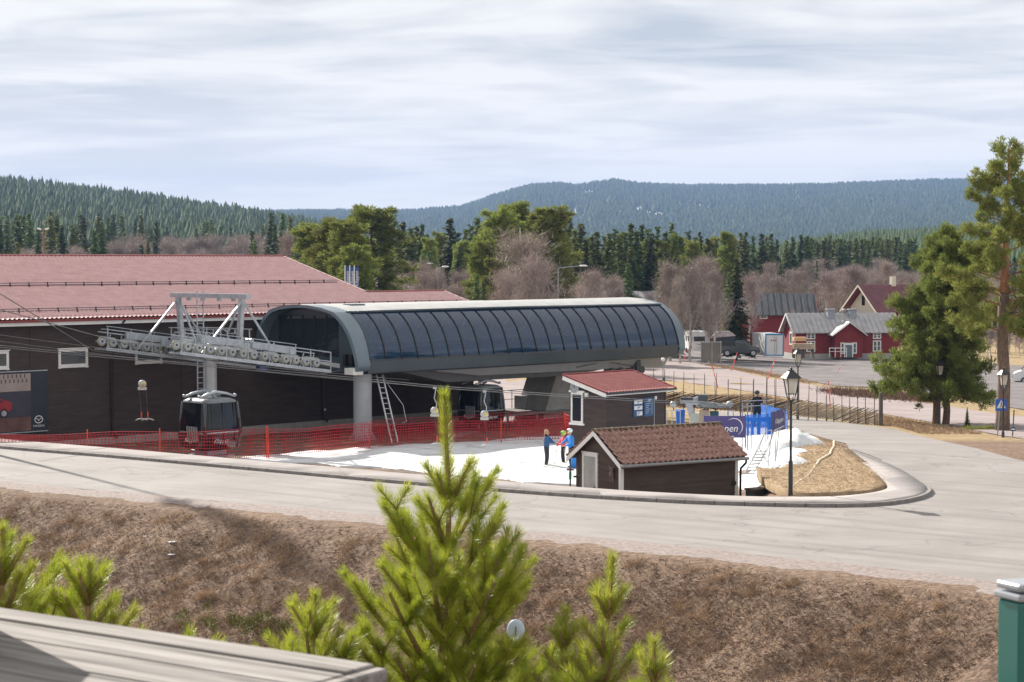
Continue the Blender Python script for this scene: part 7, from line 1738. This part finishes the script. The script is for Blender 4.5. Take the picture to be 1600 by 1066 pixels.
def ordn(n): return str(n) + ('th' if 10 < n % 100 < 14 else {1: 'st', 2: 'nd', 3: 'rd'}.get(n % 10, 'th'))
# spruces whose tops draw the line of the middle forest
for px, ty, D in ((603, 372, 330), (612, 350, 340), (622, 372, 300), (632, 347, 345), (642, 356, 335), (650, 352, 350), (660, 350, 340), (668, 366, 320), (680, 372, 400), (690, 378, 420), (703, 341, 320), (712, 362, 330), (718, 385, 300), (727, 358, 340), (735, 351, 345), (745, 339, 340), (752, 352, 350), (760, 362, 330), (871, 358, 330), (880, 341, 330), (889, 336, 340), (898, 358, 300), (908, 349, 310), (915, 372, 290), (926, 368, 300), (934, 361, 310), (943, 368, 320), (950, 364, 315), (960, 357, 320), (968, 366, 300), (978, 362, 320), (986, 349, 330), (995, 360, 310), (1003, 351, 335), (1011, 356, 320), (1018, 364, 310), (1027, 353, 330), (1040, 362, 320), (1049, 347, 335), (1056, 362, 320), (1066, 372, 320), (1075, 361, 340), (1086, 370, 330), (1094, 362, 345), (1104, 372, 340), (1116, 378, 360), (1127, 371, 380), (1136, 374, 390), (1147, 372, 400), (1158, 363, 400), (1166, 362, 395), (1176, 368, 400), (1190, 364, 410), (1197, 368, 420), (1205, 365, 410), (1214, 374, 420), (1226, 375, 430), (1238, 370, 430), (1250, 367, 440), (1257, 370, 440)):
    SKY.append((px, ty, D))
for i_, (px, ty, D) in enumerate(sorted(SKY)):
    seg_ = 0 if px < 765 else 1; n0 = sum(1 for q in SKY if (q[0] < 765) == (px < 765) and q[0] < px)
    tree('s', px + rng.normal(0, 1), ty, D, 1.0 + rng.random() * .4, ('tall ' if ty < 352 else 'shorter ' if ty > 368 else '') + 'dark spruce, ' + ordn(n0 + 1) + ' from left in the row ' + ('between hall pines and centre pines' if seg_ == 0 else 'right of the centre pines'), group=gs_)
for k in range(44):   # row of darker spruces towards the right
    px = 1262 + k * 3.9 + rng.normal(0, .9); tree('s', px, 374 + rng.normal(0, 3.2) + (px > 1400) * 2, 520 + rng.normal(0, 25), 1.15, 'distant dark spruce, ' + ordn(k + 1) + ' from the left in the even row above the villa', group=gs_)
for k in range(46):   # fillers inside the wood
    px = 600 + rng.random() * 540; 
    if 745 < px < 865: px += 130
    tree('s', px, 385 + rng.random() * 34, 270 + rng.random() * 90, 1.3, LS + ' lift station, below the skyline row', group=gs_)
for k in range(52):   # left: spruces in front of the hillside
    px = rng.random() * 170 - 5; tree('s', px, 322 + px * .08 + rng.random() ** .8 * 58, 430 + rng.random() * 160, 1.0 + rng.random() * .3, LS + ' left end of the hall', group=gs_)
for k in range(38):
    px = 150 + rng.random() * 335; tree('s', px, 330 + (px - 150) * .055 + rng.random() * 30, 640 + rng.random() * 180, 1.1, LS + ' birch band above the hall', group=gs_)
for px, ty, D in ((395, 360, 380), (398, 375, 370), (424, 331, 480), (442, 333, 470), (455, 338, 430), (430, 350, 430), (465, 355, 330), (232, 377, 420), (222, 382, 415), (245, 345, 520), (222, 310 + 25, 560), (160, 345, 420), (148, 360, 410), (115, 350, 430), (98, 352, 400), (60, 372, 380), (12, 365, 380), (28, 378, 370)):
    tree('s', px, ty, D, 1.05, LS + ' hall, standing out among the birches', group=gs_)
for k in range(14): tree('s', 1060 + rng.random() * 330, 402 + rng.random() * 18, 400 + rng.random() * 60, .75, LS + ' red barns, short and among bare birches', group=gs_)
for k, px in enumerate((884, 902, 921, 957, 975, 1008, 1033, 1058, 1080, 1112, 1136, 645, 668, 690, 722)):
    tree('p', px, 358 + rng.random() * 16, 300 + rng.random() * 60, .8, 'slim green pine, ' + ordn(1 + sorted((884, 902, 921, 957, 975, 1008, 1033, 1058, 1080, 1112, 1136, 645, 668, 690, 722)).index(px)) + ' from left among the dark spruces of the tree line', group='pines in the tree line')
# birch thickets
for k in range(60): px = 150 + rng.random() * 330; tree('b', px, 360 + rng.random() * 22 - (px > 380) * 8, 480 + rng.random() * 130, 1.3, LB + ' ridge of the red hall', group=gb_)
for k in range(10): tree('b', 455 + rng.random() * 40, 348 + rng.random() * 25, 330 + rng.random() * 50, 1.2, LB + ' leftmost olive pines', group=gb_)
for k in range(18): tree('b', rng.random() * 150, 378 + rng.random() * 14, 400 + rng.random() * 80, 1.2, LB + ' left end of the red hall', group=gb_)
for k in range(14): tree('b', 600 + rng.random() * 150, 398 + rng.random() * 40, 235 + rng.random() * 60, 1.2, LB + ' lower hall roof', group=gb_)
for k in range(10): tree('b', 880 + rng.random() * 200, 418 + rng.random() * 35, 230 + rng.random() * 50, 1.2, LB + ' right half of the station', group=gb_)
for k in range(95): px = 1130 + rng.random() * 310; tree('b', px, 398 + rng.random() * 42 + (px < 1200) * 12, 300 + rng.random() * 180, 1.25, LB + ' red barns and houses', group=gb_)
for k in range(20): px = 1440 + rng.random() * 230; tree('b', px, 400 + rng.random() * 60, 300 + rng.random() * 90, 1.3, LB + ' roadside pines', group=gb_)
for k in range(14): px = 1450 + rng.random() * 220; tree('s', px, 385 + rng.random() * 60, 320 + rng.random() * 90, 1.1, LS + ' roadside pines', group=gs_)

for k in range(30): px = 1425 + k * 6.5 + rng.normal(0, 2); tree('b', px, 500 + rng.random() * 22, 238 + rng.random() * 22, 1.4, 'low bare birch scrub at the edge of the yellow field, right of the villa', group='low birch scrub')
# hillside forests as masses
def forest(name, n, Dr, ur, hr, seg, seed, dfun=None, wr=.17, col=(.020, .036, .014), col2=(.070, .098, .034), zmin=6):
    r_ = np.random.default_rng(seed); D = np.exp(r_.uniform(math.log(Dr[0]), math.log(Dr[1]), n)) if dfun is None else dfun(r_, n)
    u = r_.uniform(ur[0], ur[1], n); X = u * D; Z = GH(X, D); keep = (Z > zmin) & ~(clearing(X, D, 1.1) & (r_.random(n) < .8))
    X, D, Z = X[keep], D[keep], Z[keep]; n = len(X); h = r_.uniform(hr[0], hr[1], n) * (.8 + .5 * r_.random(n)); rad = h * wr * r_.uniform(.6, 1.7, n)
    V_ = []; F_ = []; o = 0; ang = r_.random(n) * 6.28
    parts = ((0.05, 1.0, .62), (.38, .72, 1.0)) if seg > 4 else ((0.0, 1.0, 1.0),)
    for z0, r0, z1 in parts:
        ring = np.stack([np.stack([X + rad * r0 * np.cos(ang + 6.283 * k / seg) * (1 + .25 * (k % 2)), D + rad * r0 * np.sin(ang + 6.283 * k / seg), Z + h * (z0 + .05 * (k % 2))], -1) for k in range(seg)], 1)
        tip = np.stack([X, D, Z + h * z1], -1)[:, None]; v = np.concatenate([ring, tip], 1); idx = np.arange(n)[:, None] * (seg + 1)
        for k in range(seg): F_.append(np.concatenate([idx + k, idx + (k + 1) % seg, idx + seg], 1) + o)
        V_.append(v.reshape(-1, 3)); o += n * (seg + 1)
    m = M(name + ' green', col, col2, scale=.11, rough=.9, spec=.1, detail=9, lo=.36, hi=.64)
    return tag(link(name, npmesh(name, np.concatenate(V_), np.concatenate(F_), m)), kind='stuff')
forest('hillside_forest', 26000, (650, 2350), (-.36, -.02), (11, 17), 6, 11)
forest('right_hillside_forest', 16000, (700, 1700), (.08, .34), (9, 14), 6, 12, col=(.05, .075, .024), col2=(.085, .115, .036), zmin=-2)
forest('distant_forest', 110000, (2600, 6900), (-.16, .32), (12, 20), 4, 13, wr=.26, zmin=10, dfun=lambda r_, n: r_.uniform(2600, 6900, n))

# ------------------------------------------------------------------ the three roadside pines on the right
def near_pine(label, px, py, D, topy, seed, w_, low, nb, per, lean=0, r0=.2, pads=None, ln=.17, wd=.022, side=None):
    b = P(px, py, D); H_ = P(px, topy, D).z - b.z; r_ = np.random.default_rng(seed)
    t_ = thing('pine_tree', label, 'pine', b, 0)
    trunk = [Vector((lean * (k / 10) ** 1.3 + r_.normal(0, .05) * (k > 0), r_.normal(0, .05), H_ * .97 * k / 10 - (.5 if k == 0 else 0))) for k in range(11)]
    mb = MB(); mb.tube(trunk[:6], [r0 * (1.12 if k == 0 else 1 - .07 * k) for k in range(6)], 12); tr = mb.build('trunk', bark_p, t_)
    mb = MB(); mb.tube(trunk[5:], [r0 * (.65 - .12 * k) for k in range(6)], 10); mb.build('upper_trunk', bark_o, t_)
    lb = MB(); cs = []; rs = []
    for i in range(nb):
        tt = (i + r_.random() * .7) / nb; z = H_ * (low + (.96 - low) * tt); a = i * 2.39996 + r_.normal(0, .45)
        env = w_ * (1 - tt) ** .62 * (.55 + .75 * r_.random()) + .35
        if side is not None and math.cos(a - side) < -.2: env *= .55
        k = z / (H_ * .97) * 10; i0 = min(9, int(k)); bb = trunk[i0].lerp(trunk[i0 + 1], min(1, k - i0)); L_ = env; dz = (.30 * tt - .10) * L_
        d = Vector((math.cos(a), math.sin(a), 0)); m1 = bb + d * L_ * .4 + Vector((0, 0, L_ * .12)); m2_ = bb + d * L_ * .75 + Vector((0, 0, dz + L_ * .06)); e_ = bb + d * L_ + Vector((0, 0, dz + .10 * L_))
        lb.tube([bb, m1, m2_, e_], [.05 * (1.3 - tt), .035, .022, .008], 5)
        sd = Vector((-d.y, d.x, 0))
        for s in np.linspace(.30, 1.0, max(4, int(L_ * 5.6))):
            c = (bb.lerp(m1, s / .4) if s < .4 else (m1.lerp(m2_, (s - .4) / .35) if s < .75 else m2_.lerp(e_, (s - .75) / .25)))
            for q in range(2 if s > .4 else 1):
                off = r_.normal(0, .24 * L_ * .5 * (1.1 - s * .5)); c2 = c + sd * off + Vector((0, 0, r_.normal(.10, .20))); cs.append(list(c2)); rs.append(.14 + .13 * r_.random())
                if abs(off) > .25: lb.tube([c - d * abs(off) * .4, c2], [.012, .006], 3)
    cs += [[trunk[10].x, trunk[10].y, H_ * .97], [trunk[10].x + .1, trunk[10].y, H_ * .93]]; rs += [.28, .3]
    lb.build('branches', bark_o, t_)
    v, f = clump_leaves(r_, cs, rs, per, ln, wd, up=.5, flat=.85); link('crown', npmesh('crown', v, f, pine_m), t_); return t_
near_pine('leaning roadside pine, left of the twin trunks, with a dense wide crown', 1462, 666, 112, 352, 101, 3.45, .18, 120, 46, lean=.7, r0=.24, side=R(180), ln=.2, wd=.026)
near_pine('roadside pine forming the right one of the twin trunks', 1477, 670, 111.4, 375, 102, 2.8, .13, 84, 46, lean=.5, r0=.22, side=R(0), ln=.2, wd=.026)
near_pine('tallest pine with orange bark at the right edge beside the crossing sign', 1565, 686, 104, 214, 103, 3.3, .34, 58, 50, lean=.25, r0=.40, ln=.2, wd=.026)
# tree beyond the left edge of the view whose long shadow crosses the road and bank
lb_ = Vector((-29.0, 90.8, 0)); q = (lb_.x / lb_.y * F) + 800
tt_ = near_pine('tall slim pine beyond the left edge, its shadow crossing the road', q, 0, 90.8, -200, 104, 1.5, .55, 40, 90, r0=.2) if False else None
def slim_pine():
    z0 = G(-29.0, 90.8); H_ = 26.5; r_ = np.random.default_rng(31); t_ = thing('pine_tree', 'tall slim pine just beyond the left edge, its shadow crossing the road', 'pine', (-29.0, 90.8, z0), 0)
    MB().tube([(0, 0, -.4), (.05, 0, 6), (0, .1, 12), (0, 0, H_)], [.22, .18, .13, .03], 10).build('trunk', bark_p, t_)
    cs = []; rs = []
    for k in range(90): z = H_ * (.74 + .26 * r_.random()); w_ = .55 * (1 - (z / H_ - .74) / .28) + .05; a = r_.random() * 6.28; cs.append([w_ * math.cos(a) * r_.random() ** .5, w_ * math.sin(a) * r_.random() ** .5, z]); rs.append(.2)
    v, f = clump_leaves(r_, cs, rs, 60, .2, .03); link('crown', npmesh('crown', v, f, pine_m), t_)
slim_pine()
# spruce sapling, juniper mat at the pines
p = hitD(1513, 107); t_ = thing('spruce_sapling', 'tiny bare spruce sapling on the verge between the roadside pines', 'sapling', p, 0); t_.scale = (.075, .075, .065)
link('trunk', SPR[0][0], t_); link('crown', SPR[0][1], t_)
p = hitD(1537, 105); r_ = np.random.default_rng(5); v, f = clump_leaves(r_, [[x * .2 - .9, 0, .05] for x in range(9)], [.25] * 9, 70, .14, .02)
tag(link('low_juniper', npmesh('low_juniper', v, f, pine_m), None, p), 'low green juniper mat on the verge by the tall pine', 'shrub')
# ------------------------------------------------------------------ dead grass on the bank and verges
def grass(name, pts, ln, wd, mat, seed, flat=.55, clump=0):
    r_ = np.random.default_rng(seed); n = len(pts); d = rv(r_, n); d[:, 2] = np.abs(d[:, 2]) * (1 - flat) + .12; d /= np.linalg.norm(d, axis=1, keepdims=True)
    U = np.cross(d, rv(r_, n)); U /= np.linalg.norm(U, axis=1, keepdims=True) + 1e-6; k = (.5 + r_.random((n, 1)))
    v, f = tris(pts, U * wd, d * ln * k); return tag(link(name, npmesh(name, v, f, mat)), kind='stuff')
r_ = np.random.default_rng(77); n = 330000
D_ = r_.uniform(44, 72, n); u = r_.uniform(-.30, .30, n); X_ = u * D_; de = np.interp(X_, near_w[:, 0], near_w[:, 1]); q = (de - D_) * .86
dens = .30 + .9 * (fbm(X_ * .8, D_ * .8, 4) + .25) + .35 * (u > 0); keep = (q > 1.7 + r_.random(n) * 2.2) & (q < 14) & (r_.random(n) < dens)
X_, D_ = X_[keep], D_[keep]; pts = np.stack([X_, D_, GH(X_, D_) + .01], -1)
strawblade = M('dead grass blades', (.27, .18, .115), (.50, .36, .24), scale=1.1, rough=.9, spec=.2, detail=6, lo=.3, hi=.7)
brownblade = M('brown litter', (.11, .068, .05), (.26, .17, .125), scale=1.7, rough=.95, spec=.1, detail=6)
nc_ = 5200; cD = r_.uniform(44, 72, nc_); cX = r_.uniform(-.30, .30, nc_) * cD; cq = (np.interp(cX, near_w[:, 0], near_w[:, 1]) - cD) * .86
ck_ = (cq > 2.2) & (cq < 14) & (fbm(cX * .5 + 9, cD * .5, 3) > -.06); cX, cD = cX[ck_], cD[ck_]; nb_l = 46
aa = r_.random((len(cX), nb_l)) * 6.283; rr2 = r_.random((len(cX), nb_l)) ** .6 * .16; tx = (cX[:, None] + np.cos(aa) * rr2).ravel(); ty_ = (cD[:, None] + np.sin(aa) * rr2).ravel()
tp_ = np.stack([tx, ty_, GH(tx, ty_) + .02], -1); td = np.stack([np.cos(aa).ravel() * .9, np.sin(aa).ravel() * .9, .55 + .5 * r_.random(aa.size)], -1) + r_.normal(0, .25, (aa.size, 3)); td /= np.linalg.norm(td, axis=1, keepdims=True)
tu = np.cross(td, rv(r_, len(td))); tu /= np.linalg.norm(tu, axis=1, keepdims=True) + 1e-6; tv, tf = tris(tp_, tu * .006, td * (.12 + .16 * r_.random((len(td), 1))))
tag(link('grass_tufts', npmesh('grass_tufts', tv, tf, strawblade)), kind='stuff')
half = r_.random(len(pts)) < .48
grass('dead_grass', pts[half], .22, .0065, strawblade, 1, .75); grass('leaf_litter', pts[~half], .16, .012, brownblade, 2, .8)
# dry verge between pavement and snow
VG = [(1188, 775), (1215, 775), (1250, 776), (1300, 775), (1350, 771.5), (1383, 765), (1388, 759), (1375, 744), (1354, 724), (1328, 704), (1300, 691), (1282, 686), (1262, 692), (1258, 704), (1238, 722), (1222, 742), (1200, 755), (1180, 764)]
vgw = [tuple(hit(a, b)[:2]) for a, b in VG]; va = np.array(vgw)
sheet('dry_verge', smoothpoly(vgw, 1), strawm, .03, .7, lambda x, y: np.maximum(GH(x, y), zpav(x, y) - .1) + .05 * (fbm(x * 1.5, y * 1.5, 3) + .2), thick=.3)
n = 15000; X_ = r_.uniform(va[:, 0].min(), va[:, 0].max(), n); D_ = r_.uniform(va[:, 1].min(), va[:, 1].max(), n); k = inpoly(vgw, X_, D_); X_, D_ = X_[k], D_[k]
grass('verge_grass', np.stack([X_, D_, np.maximum(GH(X_, D_), zpav(X_, D_) - .1) + .06], -1), .11, .008, strawblade, 3, .5)
# far verges: between fence and main road, below the pines
n = 120000; D_ = r_.uniform(100, 150, n); u = r_.uniform(.055, .29, n); X_ = u * D_
def inp(lst): return inpoly([tuple(hit(a, b)[:2]) for a, b in lst], X_, D_)
k = inp([(1030, 600), (1130, 609), (1224, 624), (1300, 637), (1376, 650), (1500, 671), (1620, 692), (1700, 740), (1600, 714), (1540, 700), (1480, 686), (1400, 668), (1300, 655), (1240, 647), (1030, 636)])
X_, D_ = X_[k], D_[k]; grass('roadside_grass', np.stack([X_, D_, GH(X_, D_) + .02], -1), .22, .016, strawblade, 4, .5)
# dark grassy bank between main road and parking
pts_ = []
for px in np.arange(1300, 1446, 1.1):
    for k in range(34): p = P(px + rng.normal(0, 2), 0, 1); 
    c = hit(px, 614 + (px - 1300) * .075); xs_ = c.x + rng.normal(0, .5, 34); ys_ = c.y + rng.normal(0, 2.6, 34); pts_.append(np.stack([xs_, ys_, GH(xs_, ys_) + .03], -1))
grass('roadside_brush', np.concatenate(pts_), .55, .03, brownblade, 6, .3)
pts_ = []
for px in np.arange(1108, 1262, 1.2):
    c = hit(px, float(np.interp(px, [1108, 1165, 1240, 1262], [571.5, 580, 594, 599]))); xs_ = c.x + rng.normal(0, .4, 30); ys_ = c.y + rng.normal(0, 1.3, 30); pts_.append(np.stack([xs_, ys_, GH(xs_, ys_) + .05], -1))
grass('parking_edge_grass', np.concatenate(pts_), .3, .02, strawblade, 8, .4)
# ------------------------------------------------------------------ foreground: young pines seen from above, timber top, green post
need_m = M('fresh pine needles', (.25, .33, .022), (.46, .48, .055), scale=7, rough=.42, spec=.5, detail=4, lo=.3, hi=.7)
nb_ = need_m.node_tree.nodes['Principled BSDF']; nb_.inputs['Subsurface Weight'].default_value = 0
t = need_m.node_tree; tl = t.nodes.new('ShaderNodeBsdfTranslucent'); mxs = t.nodes.new('ShaderNodeMixShader'); mxs.inputs[0].default_value = .42
cr_ = [n for n in t.nodes if n.type == 'VALTORGB'][0]; t.links.new(cr_.outputs[0], tl.inputs['Color']); o_ = t.nodes['Material Output']
t.links.new(nb_.outputs[0], mxs.inputs[1]); t.links.new(tl.outputs[0], mxs.inputs[2]); t.links.new(mxs.outputs[0], o_.inputs[0])
young_bark = M('young pine bark', (.24, .145, .075), (.34, .22, .12), scale=20, rough=.85, bump=.5)
bud_m = M('pine buds', (.42, .27, .15), (.5, .34, .2), rough=.7)
def young_pine(label, top, H_, seed, whorls, R0=.85, dens=1.0, lean=(0, 0), spread=.62, nl=.066, first=.55, step=.27):
    """top: world point of the tip; H_: height below the tip that is built"""
    r_ = np.random.default_rng(seed); base = Vector((top.x, top.y, top.z - H_)); t_ = thing('young_pine', label, 'pine', base, 0)
    wood = MB(); shoots = []; buds = MB()
    def tr(z): f_ = z / H_; return Vector((lean[0] * (1 - f_) ** 1 + .02 * math.sin(z * 3), lean[1] * (1 - f_), z))
    wood.tube([tr(H_ * k / 14) for k in range(15)], [.034 * (1 - .82 * k / 14) + .004 for k in range(15)], 8)
    shoots.append((tr(H_ - first + .05), tr(H_), 1.25))
    for w_i in range(whorls):
        dtop = first + w_i * step
        if dtop > H_ - .1: break
        z = H_ - dtop; nbk = 4 + (w_i > 1) + (w_i > 2) + int(r_.integers(0, 2)); a0 = r_.random() * 6.28
        for b in range(nbk):
            a = a0 + 6.283 * b / nbk + r_.normal(0, .2); L_ = min(R0 * (.30 + .25 * (w_i + .3) ** .8), R0 * 1.15) * (.7 + .45 * r_.random()); up = 1.55 - .15 * w_i
            P0 = tr(z); d = Vector((math.cos(a) * spread * 1.5, math.sin(a) * spread * 1.5, up)).normalized(); pts = [P0]; nseg = max(1, int(round(L_ / .24)) ); cur = P0.copy(); dd = d.copy()
            for s in range(nseg):
                nx = cur + dd * L_ / nseg; shoots.append((cur.copy(), nx.copy(), .9 if s == nseg - 1 else .75))
                if s < nseg - 1 or nseg == 1:
                    for e_ in (-1, 1):
                        for q_ in range(1 + (s > 0 and r_.random() < .3)):
                            sd = dd.cross(Vector((0, 0, 1))).normalized() * e_; d2 = (dd * .72 + sd * (.62 + .2 * r_.random()) + Vector((0, 0, .28 + .25 * r_.random()))).normalized(); ll = (.16 + .16 * r_.random()) * (1 - .1 * s)
                            if nseg == 1: continue
                            e2 = nx + d2 * ll; shoots.append((nx.copy(), e2, .9)); wood.tube([nx, e2], [.006, .003], 4)
                            if r_.random() < .35 and s < nseg - 1:
                                for e3 in (-1, 1): s3 = d2.cross(Vector((0, 0, 1))).normalized() * e3; e4 = e2 + (d2 * .7 + s3 * .6 + Vector((0, 0, .35))).normalized() * ll * .7; shoots.append((e2.copy(), e4, .9)); wood.tube([e2, e4], [.005, .003], 4)
                cur = nx; pts.append(cur.copy()); dd = (dd + Vector((0, 0, .10))).normalized()
            wood.tube(pts, [.013 * (1 - .6 * k / max(1, len(pts) - 1)) * (1 + .12 * w_i) + .002 for k in range(len(pts))], 5)
    wood.build('trunk', young_bark, t_)
    VV = []; FF = []; o = 0
    for A, B_, k in shoots:
        L_ = (B_ - A).length; n = int(1900 * L_ * dens * k) + 8; s = r_.random(n) ** .85; d = np.array((B_ - A).normalized())
        u_ = np.cross(d, [0.3, .2, .9]); u_ /= np.linalg.norm(u_); v_ = np.cross(d, u_); ph = r_.random(n) * 6.283; rad = (np.cos(ph)[:, None] * u_ + np.sin(ph)[:, None] * v_)
        tilt = .95 - .25 * s[:, None]; dirs = d * (.55 + .65 * s[:, None] ** 2 + r_.normal(0, .12, (n, 1))) + rad * tilt + r_.normal(0, .10, (n, 3)); dirs[:, 2] += .10; dirs /= np.linalg.norm(dirs, axis=1, keepdims=True)
        c = np.array(A) + s[:, None] * np.array(B_ - A) + rad * .006; ln = nl * (.8 + .4 * r_.random((n, 1))); U = np.cross(dirs, rad + r_.normal(0, .3, (n, 3))); U /= np.linalg.norm(U, axis=1, keepdims=True) + 1e-6
        w0 = .0008
        mid = c + dirs * ln * .5 + r_.normal(0, .002, (n, 3)); tip = c + dirs * ln + d * .006
        v = np.stack([c - U * w0, c + U * w0, mid + U * w0 * 1.1, mid - U * w0 * 1.1, tip], 1).reshape(-1, 3); i0 = np.arange(n) * 5 + o
        VV.append(v); FF.append(np.stack([i0, i0 + 1, i0 + 2], -1)); FF.append(np.stack([i0, i0 + 2, i0 + 3], -1)); FF.append(np.stack([i0 + 3, i0 + 2, i0 + 4], -1)); o += n * 5
        if k > .85: buds.sphere(B_ + (B_ - A).normalized() * .008, .007, 5, 4, sc=(1, 1, 1.6))
    link('needles', npmesh('needles', np.concatenate(VV), np.concatenate(FF), need_m), t_); buds.build('buds', bud_m, t_)
    return t_
young_pine('young pine with a tall leading shoot in the centre foreground', P(696, 618, 10.6), 3.3, 3, 10, .71, 1.1, (-.02, 0), first=.62, step=.25)
young_pine('smaller young pine with upright shoots right of the central one', P(952, 872, 9.6), 2.4, 8, 7, .40, 1.0, (-.06, 0), first=.30, step=.2)
young_pine('low young pine behind the end of the weathered timber top', P(490, 930, 10.2), 2.2, 12, 7, .5, .9, (.02, 0), first=.24, step=.2)
young_pine('young pine spreading from the left edge with thick bright shoots', P(-4, 826, 7.6), 2.6, 15, 9, .46, 1.15, (0, 0), first=.22, step=.17, nl=.05)
young_pine('low young pine just above the timber top on the left', P(142, 880, 7.4), 2.0, 19, 6, .40, 1.15, (0, 0), first=.16, step=.14, nl=.05)
young_pine('low pine shoots at the bottom edge right of centre', P(1028, 1002, 9.0), 1.6, 23, 5, .32, .9, (0, 0), first=.2, step=.18)
young_pine('small pine shoots between the central pine and the right one', P(888, 955, 10.0), 1.8, 29, 6, .34, .9, (0, 0), first=.2, step=.18)
# round white-blue reflector half hidden in the pine
p = P(806, 985, 11.6); t_ = thing('plastic_disc', 'round white and blue plastic disc half hidden in the central pine', 'disc', p, 0)
MB().sphere((0, 0, 0), .068, 20, 12, sc=(.8, .35, 1)).build('disc_body', M('pale blue plastic', (.42, .52, .66), (.55, .62, .72), scale=9, rough=.4), t_)
mb = MB(); [mb.box(-.004, .004, -.034, -.028, -.05 + k * .012, -.044 + k * .012) for k in range(7)]; mb.build('grille_slots', dsteel, t_); MB().cyl((0, 0, -.05), (0, .02, -2.2), .012, n=6).build('stem', dsteel, t_)
# bright green bush at the foot of the bank
bg_ = np.array([[-.9 + .2 * k, .1 * math.sin(k), .1 + .08 * math.sin(k * 2)] for k in range(12)])
pb = hit(405, 985); r_ = np.random.default_rng(8); cs = [[float(a), float(b), float(abs(c))] for a, b, c in zip(r_.normal(0, .9, 40), r_.normal(0, .5, 40), r_.normal(.18, .12, 40))]
v, f = clump_leaves(r_, cs, [.16] * 40, 90, .09, .012, up=.5, flat=.9); tag(link('juniper_bush', npmesh('juniper_bush', v, f, M('yellow green shrub', (.09, .10, .02), (.20, .19, .05), scale=5, rough=.8)), None, pb), 'low yellow-green juniper bush on the brown bank above the timber top', 'shrub')
# bits of white litter-like snow remains on the bank
for px, py, s, lab_ in ((232, 838, .16, 'largest and leftmost of the old snow patches on the brown bank'), (270, 848, .13, 'middle one of the old snow patches on the brown bank'), (268, 867, .12, 'lowest of the old snow patches on the brown bank')):
    p = hit(px, py); mb = MB(); mb.sphere((0, 0, .0), s * .8, 8, 5, sc=(1.5, 1.2, .22)).sphere((s * .7, s * .4, .0), s * .5, 7, 4, sc=(1.3, 1.0, .25)); p.z -= .035; o = mb.build('snow_remnant', snowm, None, p); tag(o, lab_, 'snow patch', 'old snow patches on the bank')
# ------------------------------------------------------------------ weathered timber top in the lower left
wood_w = M('weathered grey wood', (.07, .062, .056), (.34, .315, .295), scale=34, rough=.9, bump=1.0, bscale=90, bdist=.003, stretch=(.05, 1.0, 1.0), detail=9, c3=(.22, .20, .185), lo=.28, hi=.70)
cz_ = 8.1 - .74
cn = PZ(587, 1040, cz_); e0 = PZ(0, 951, cz_) - cn; ea = math.atan2(e0.y, e0.x)
tbx = thing('timber_top', 'weathered grey timber planter top filling the lower left corner', 'timber top', (cn.x, cn.y, cz_ - .10), ea)
# local x runs along the far edge away from the corner; local y towards the viewer's side
yy = [0, .085, .20, .335, .50, .68]
for k in range(5):
    a, b = yy[k] + .003, yy[k + 1] - .003; L_ = 2.1
    mb = MB(); nseg = 12
    mb.box(.0, L_, a, b, .055, .10 if k else .104)
    o = mb.build('plank', wood_w, tbx); bv = o.modifiers.new('b', 'BEVEL'); bv.width = .004; bv.segments = 2
mb = MB().box(-.03, -.001, .0, .68, -.2, .098); o = mb.build('end_board', wood_w, tbx); bv = o.modifiers.new('b', 'BEVEL'); bv.width = .004
mb = MB().box(.0, 2.1, .002, .03, -.2, .054); mb.build('side_board', wood_w, tbx)
# ------------------------------------------------------------------ green steel post in the lower right
gpt = P(1582, 925, 3.9); gpo = thing('green_fence_post', 'dark green square steel post with a pale cap in the lower right corner', 'post', (gpt.x + .02, gpt.y, gpt.z - 1.6), R(25))
grn = M('green powder coat', (.008, .12, .10), (.010, .145, .12), scale=2, rough=.32, coat=.3)
o = MB().box(-.035, .035, -.035, .035, 0, 1.585).build('post_body', grn, gpo); bv = o.modifiers.new('b', 'BEVEL'); bv.width = .006; bv.segments = 3
cap = M('pale grey cap', (.32, .34, .37), (.40, .42, .45), rough=.35, metal=.3)
o = MB().box(-.041, .041, -.041, .041, 1.587, 1.602).build('cap_base', cap, gpo); bv = o.modifiers.new('b', 'BEVEL'); bv.width = .004; bv.segments = 2
o = MB().box(-.038, .038, -.038, .038, 1.606, 1.622).build('cap_top', cap, gpo); bv = o.modifiers.new('b', 'BEVEL'); bv.width = .006; bv.segments = 3
mb = MB(); mb.tube([(-.0, -.036, 1.49), (.03, -.06, 1.485), (.08, -.07, 1.47)], .006, 8); mb.build('wire_clip', M('rusty clip', (.25, .09, .05), (.35, .15, .09), rough=.7), gpo)
MB().tube([(.05, -.065, 1.48), (.12, -.07, 1.455), (.5, -.05, 1.40)], .007, 8).build('white_wire', white, gpo)

# unseen block added beyond the left edge to throw shadow on the timber top
cr2 = thing('shadow_block', 'unseen block just beyond the left edge, added to shade the timber top', 'shadow block', (-1.34, 3.70, cz_ + .002), 0)
MB().box(-.26, .26, -.2, .2, 0, .36).build('shadow_block_body', wood_w, cr2)
hz = MB().box(-7000, 7000, -600, 9500, -12, 420).build('haze', [bpy.data.materials.new('haze air')])
hm = hz.data.materials[0]; hm.use_nodes = True; t = hm.node_tree; t.nodes.clear()
o_ = t.nodes.new('ShaderNodeOutputMaterial'); pv = t.nodes.new('ShaderNodeVolumePrincipled'); t.links.new(pv.outputs[0], o_.inputs['Volume'])
pv.inputs['Color'].default_value = (.34, .52, .92, 1); pv.inputs['Density'].default_value = 9e-5; pv.inputs['Anisotropy'].default_value = 0.0
tag(hz, kind='stuff')
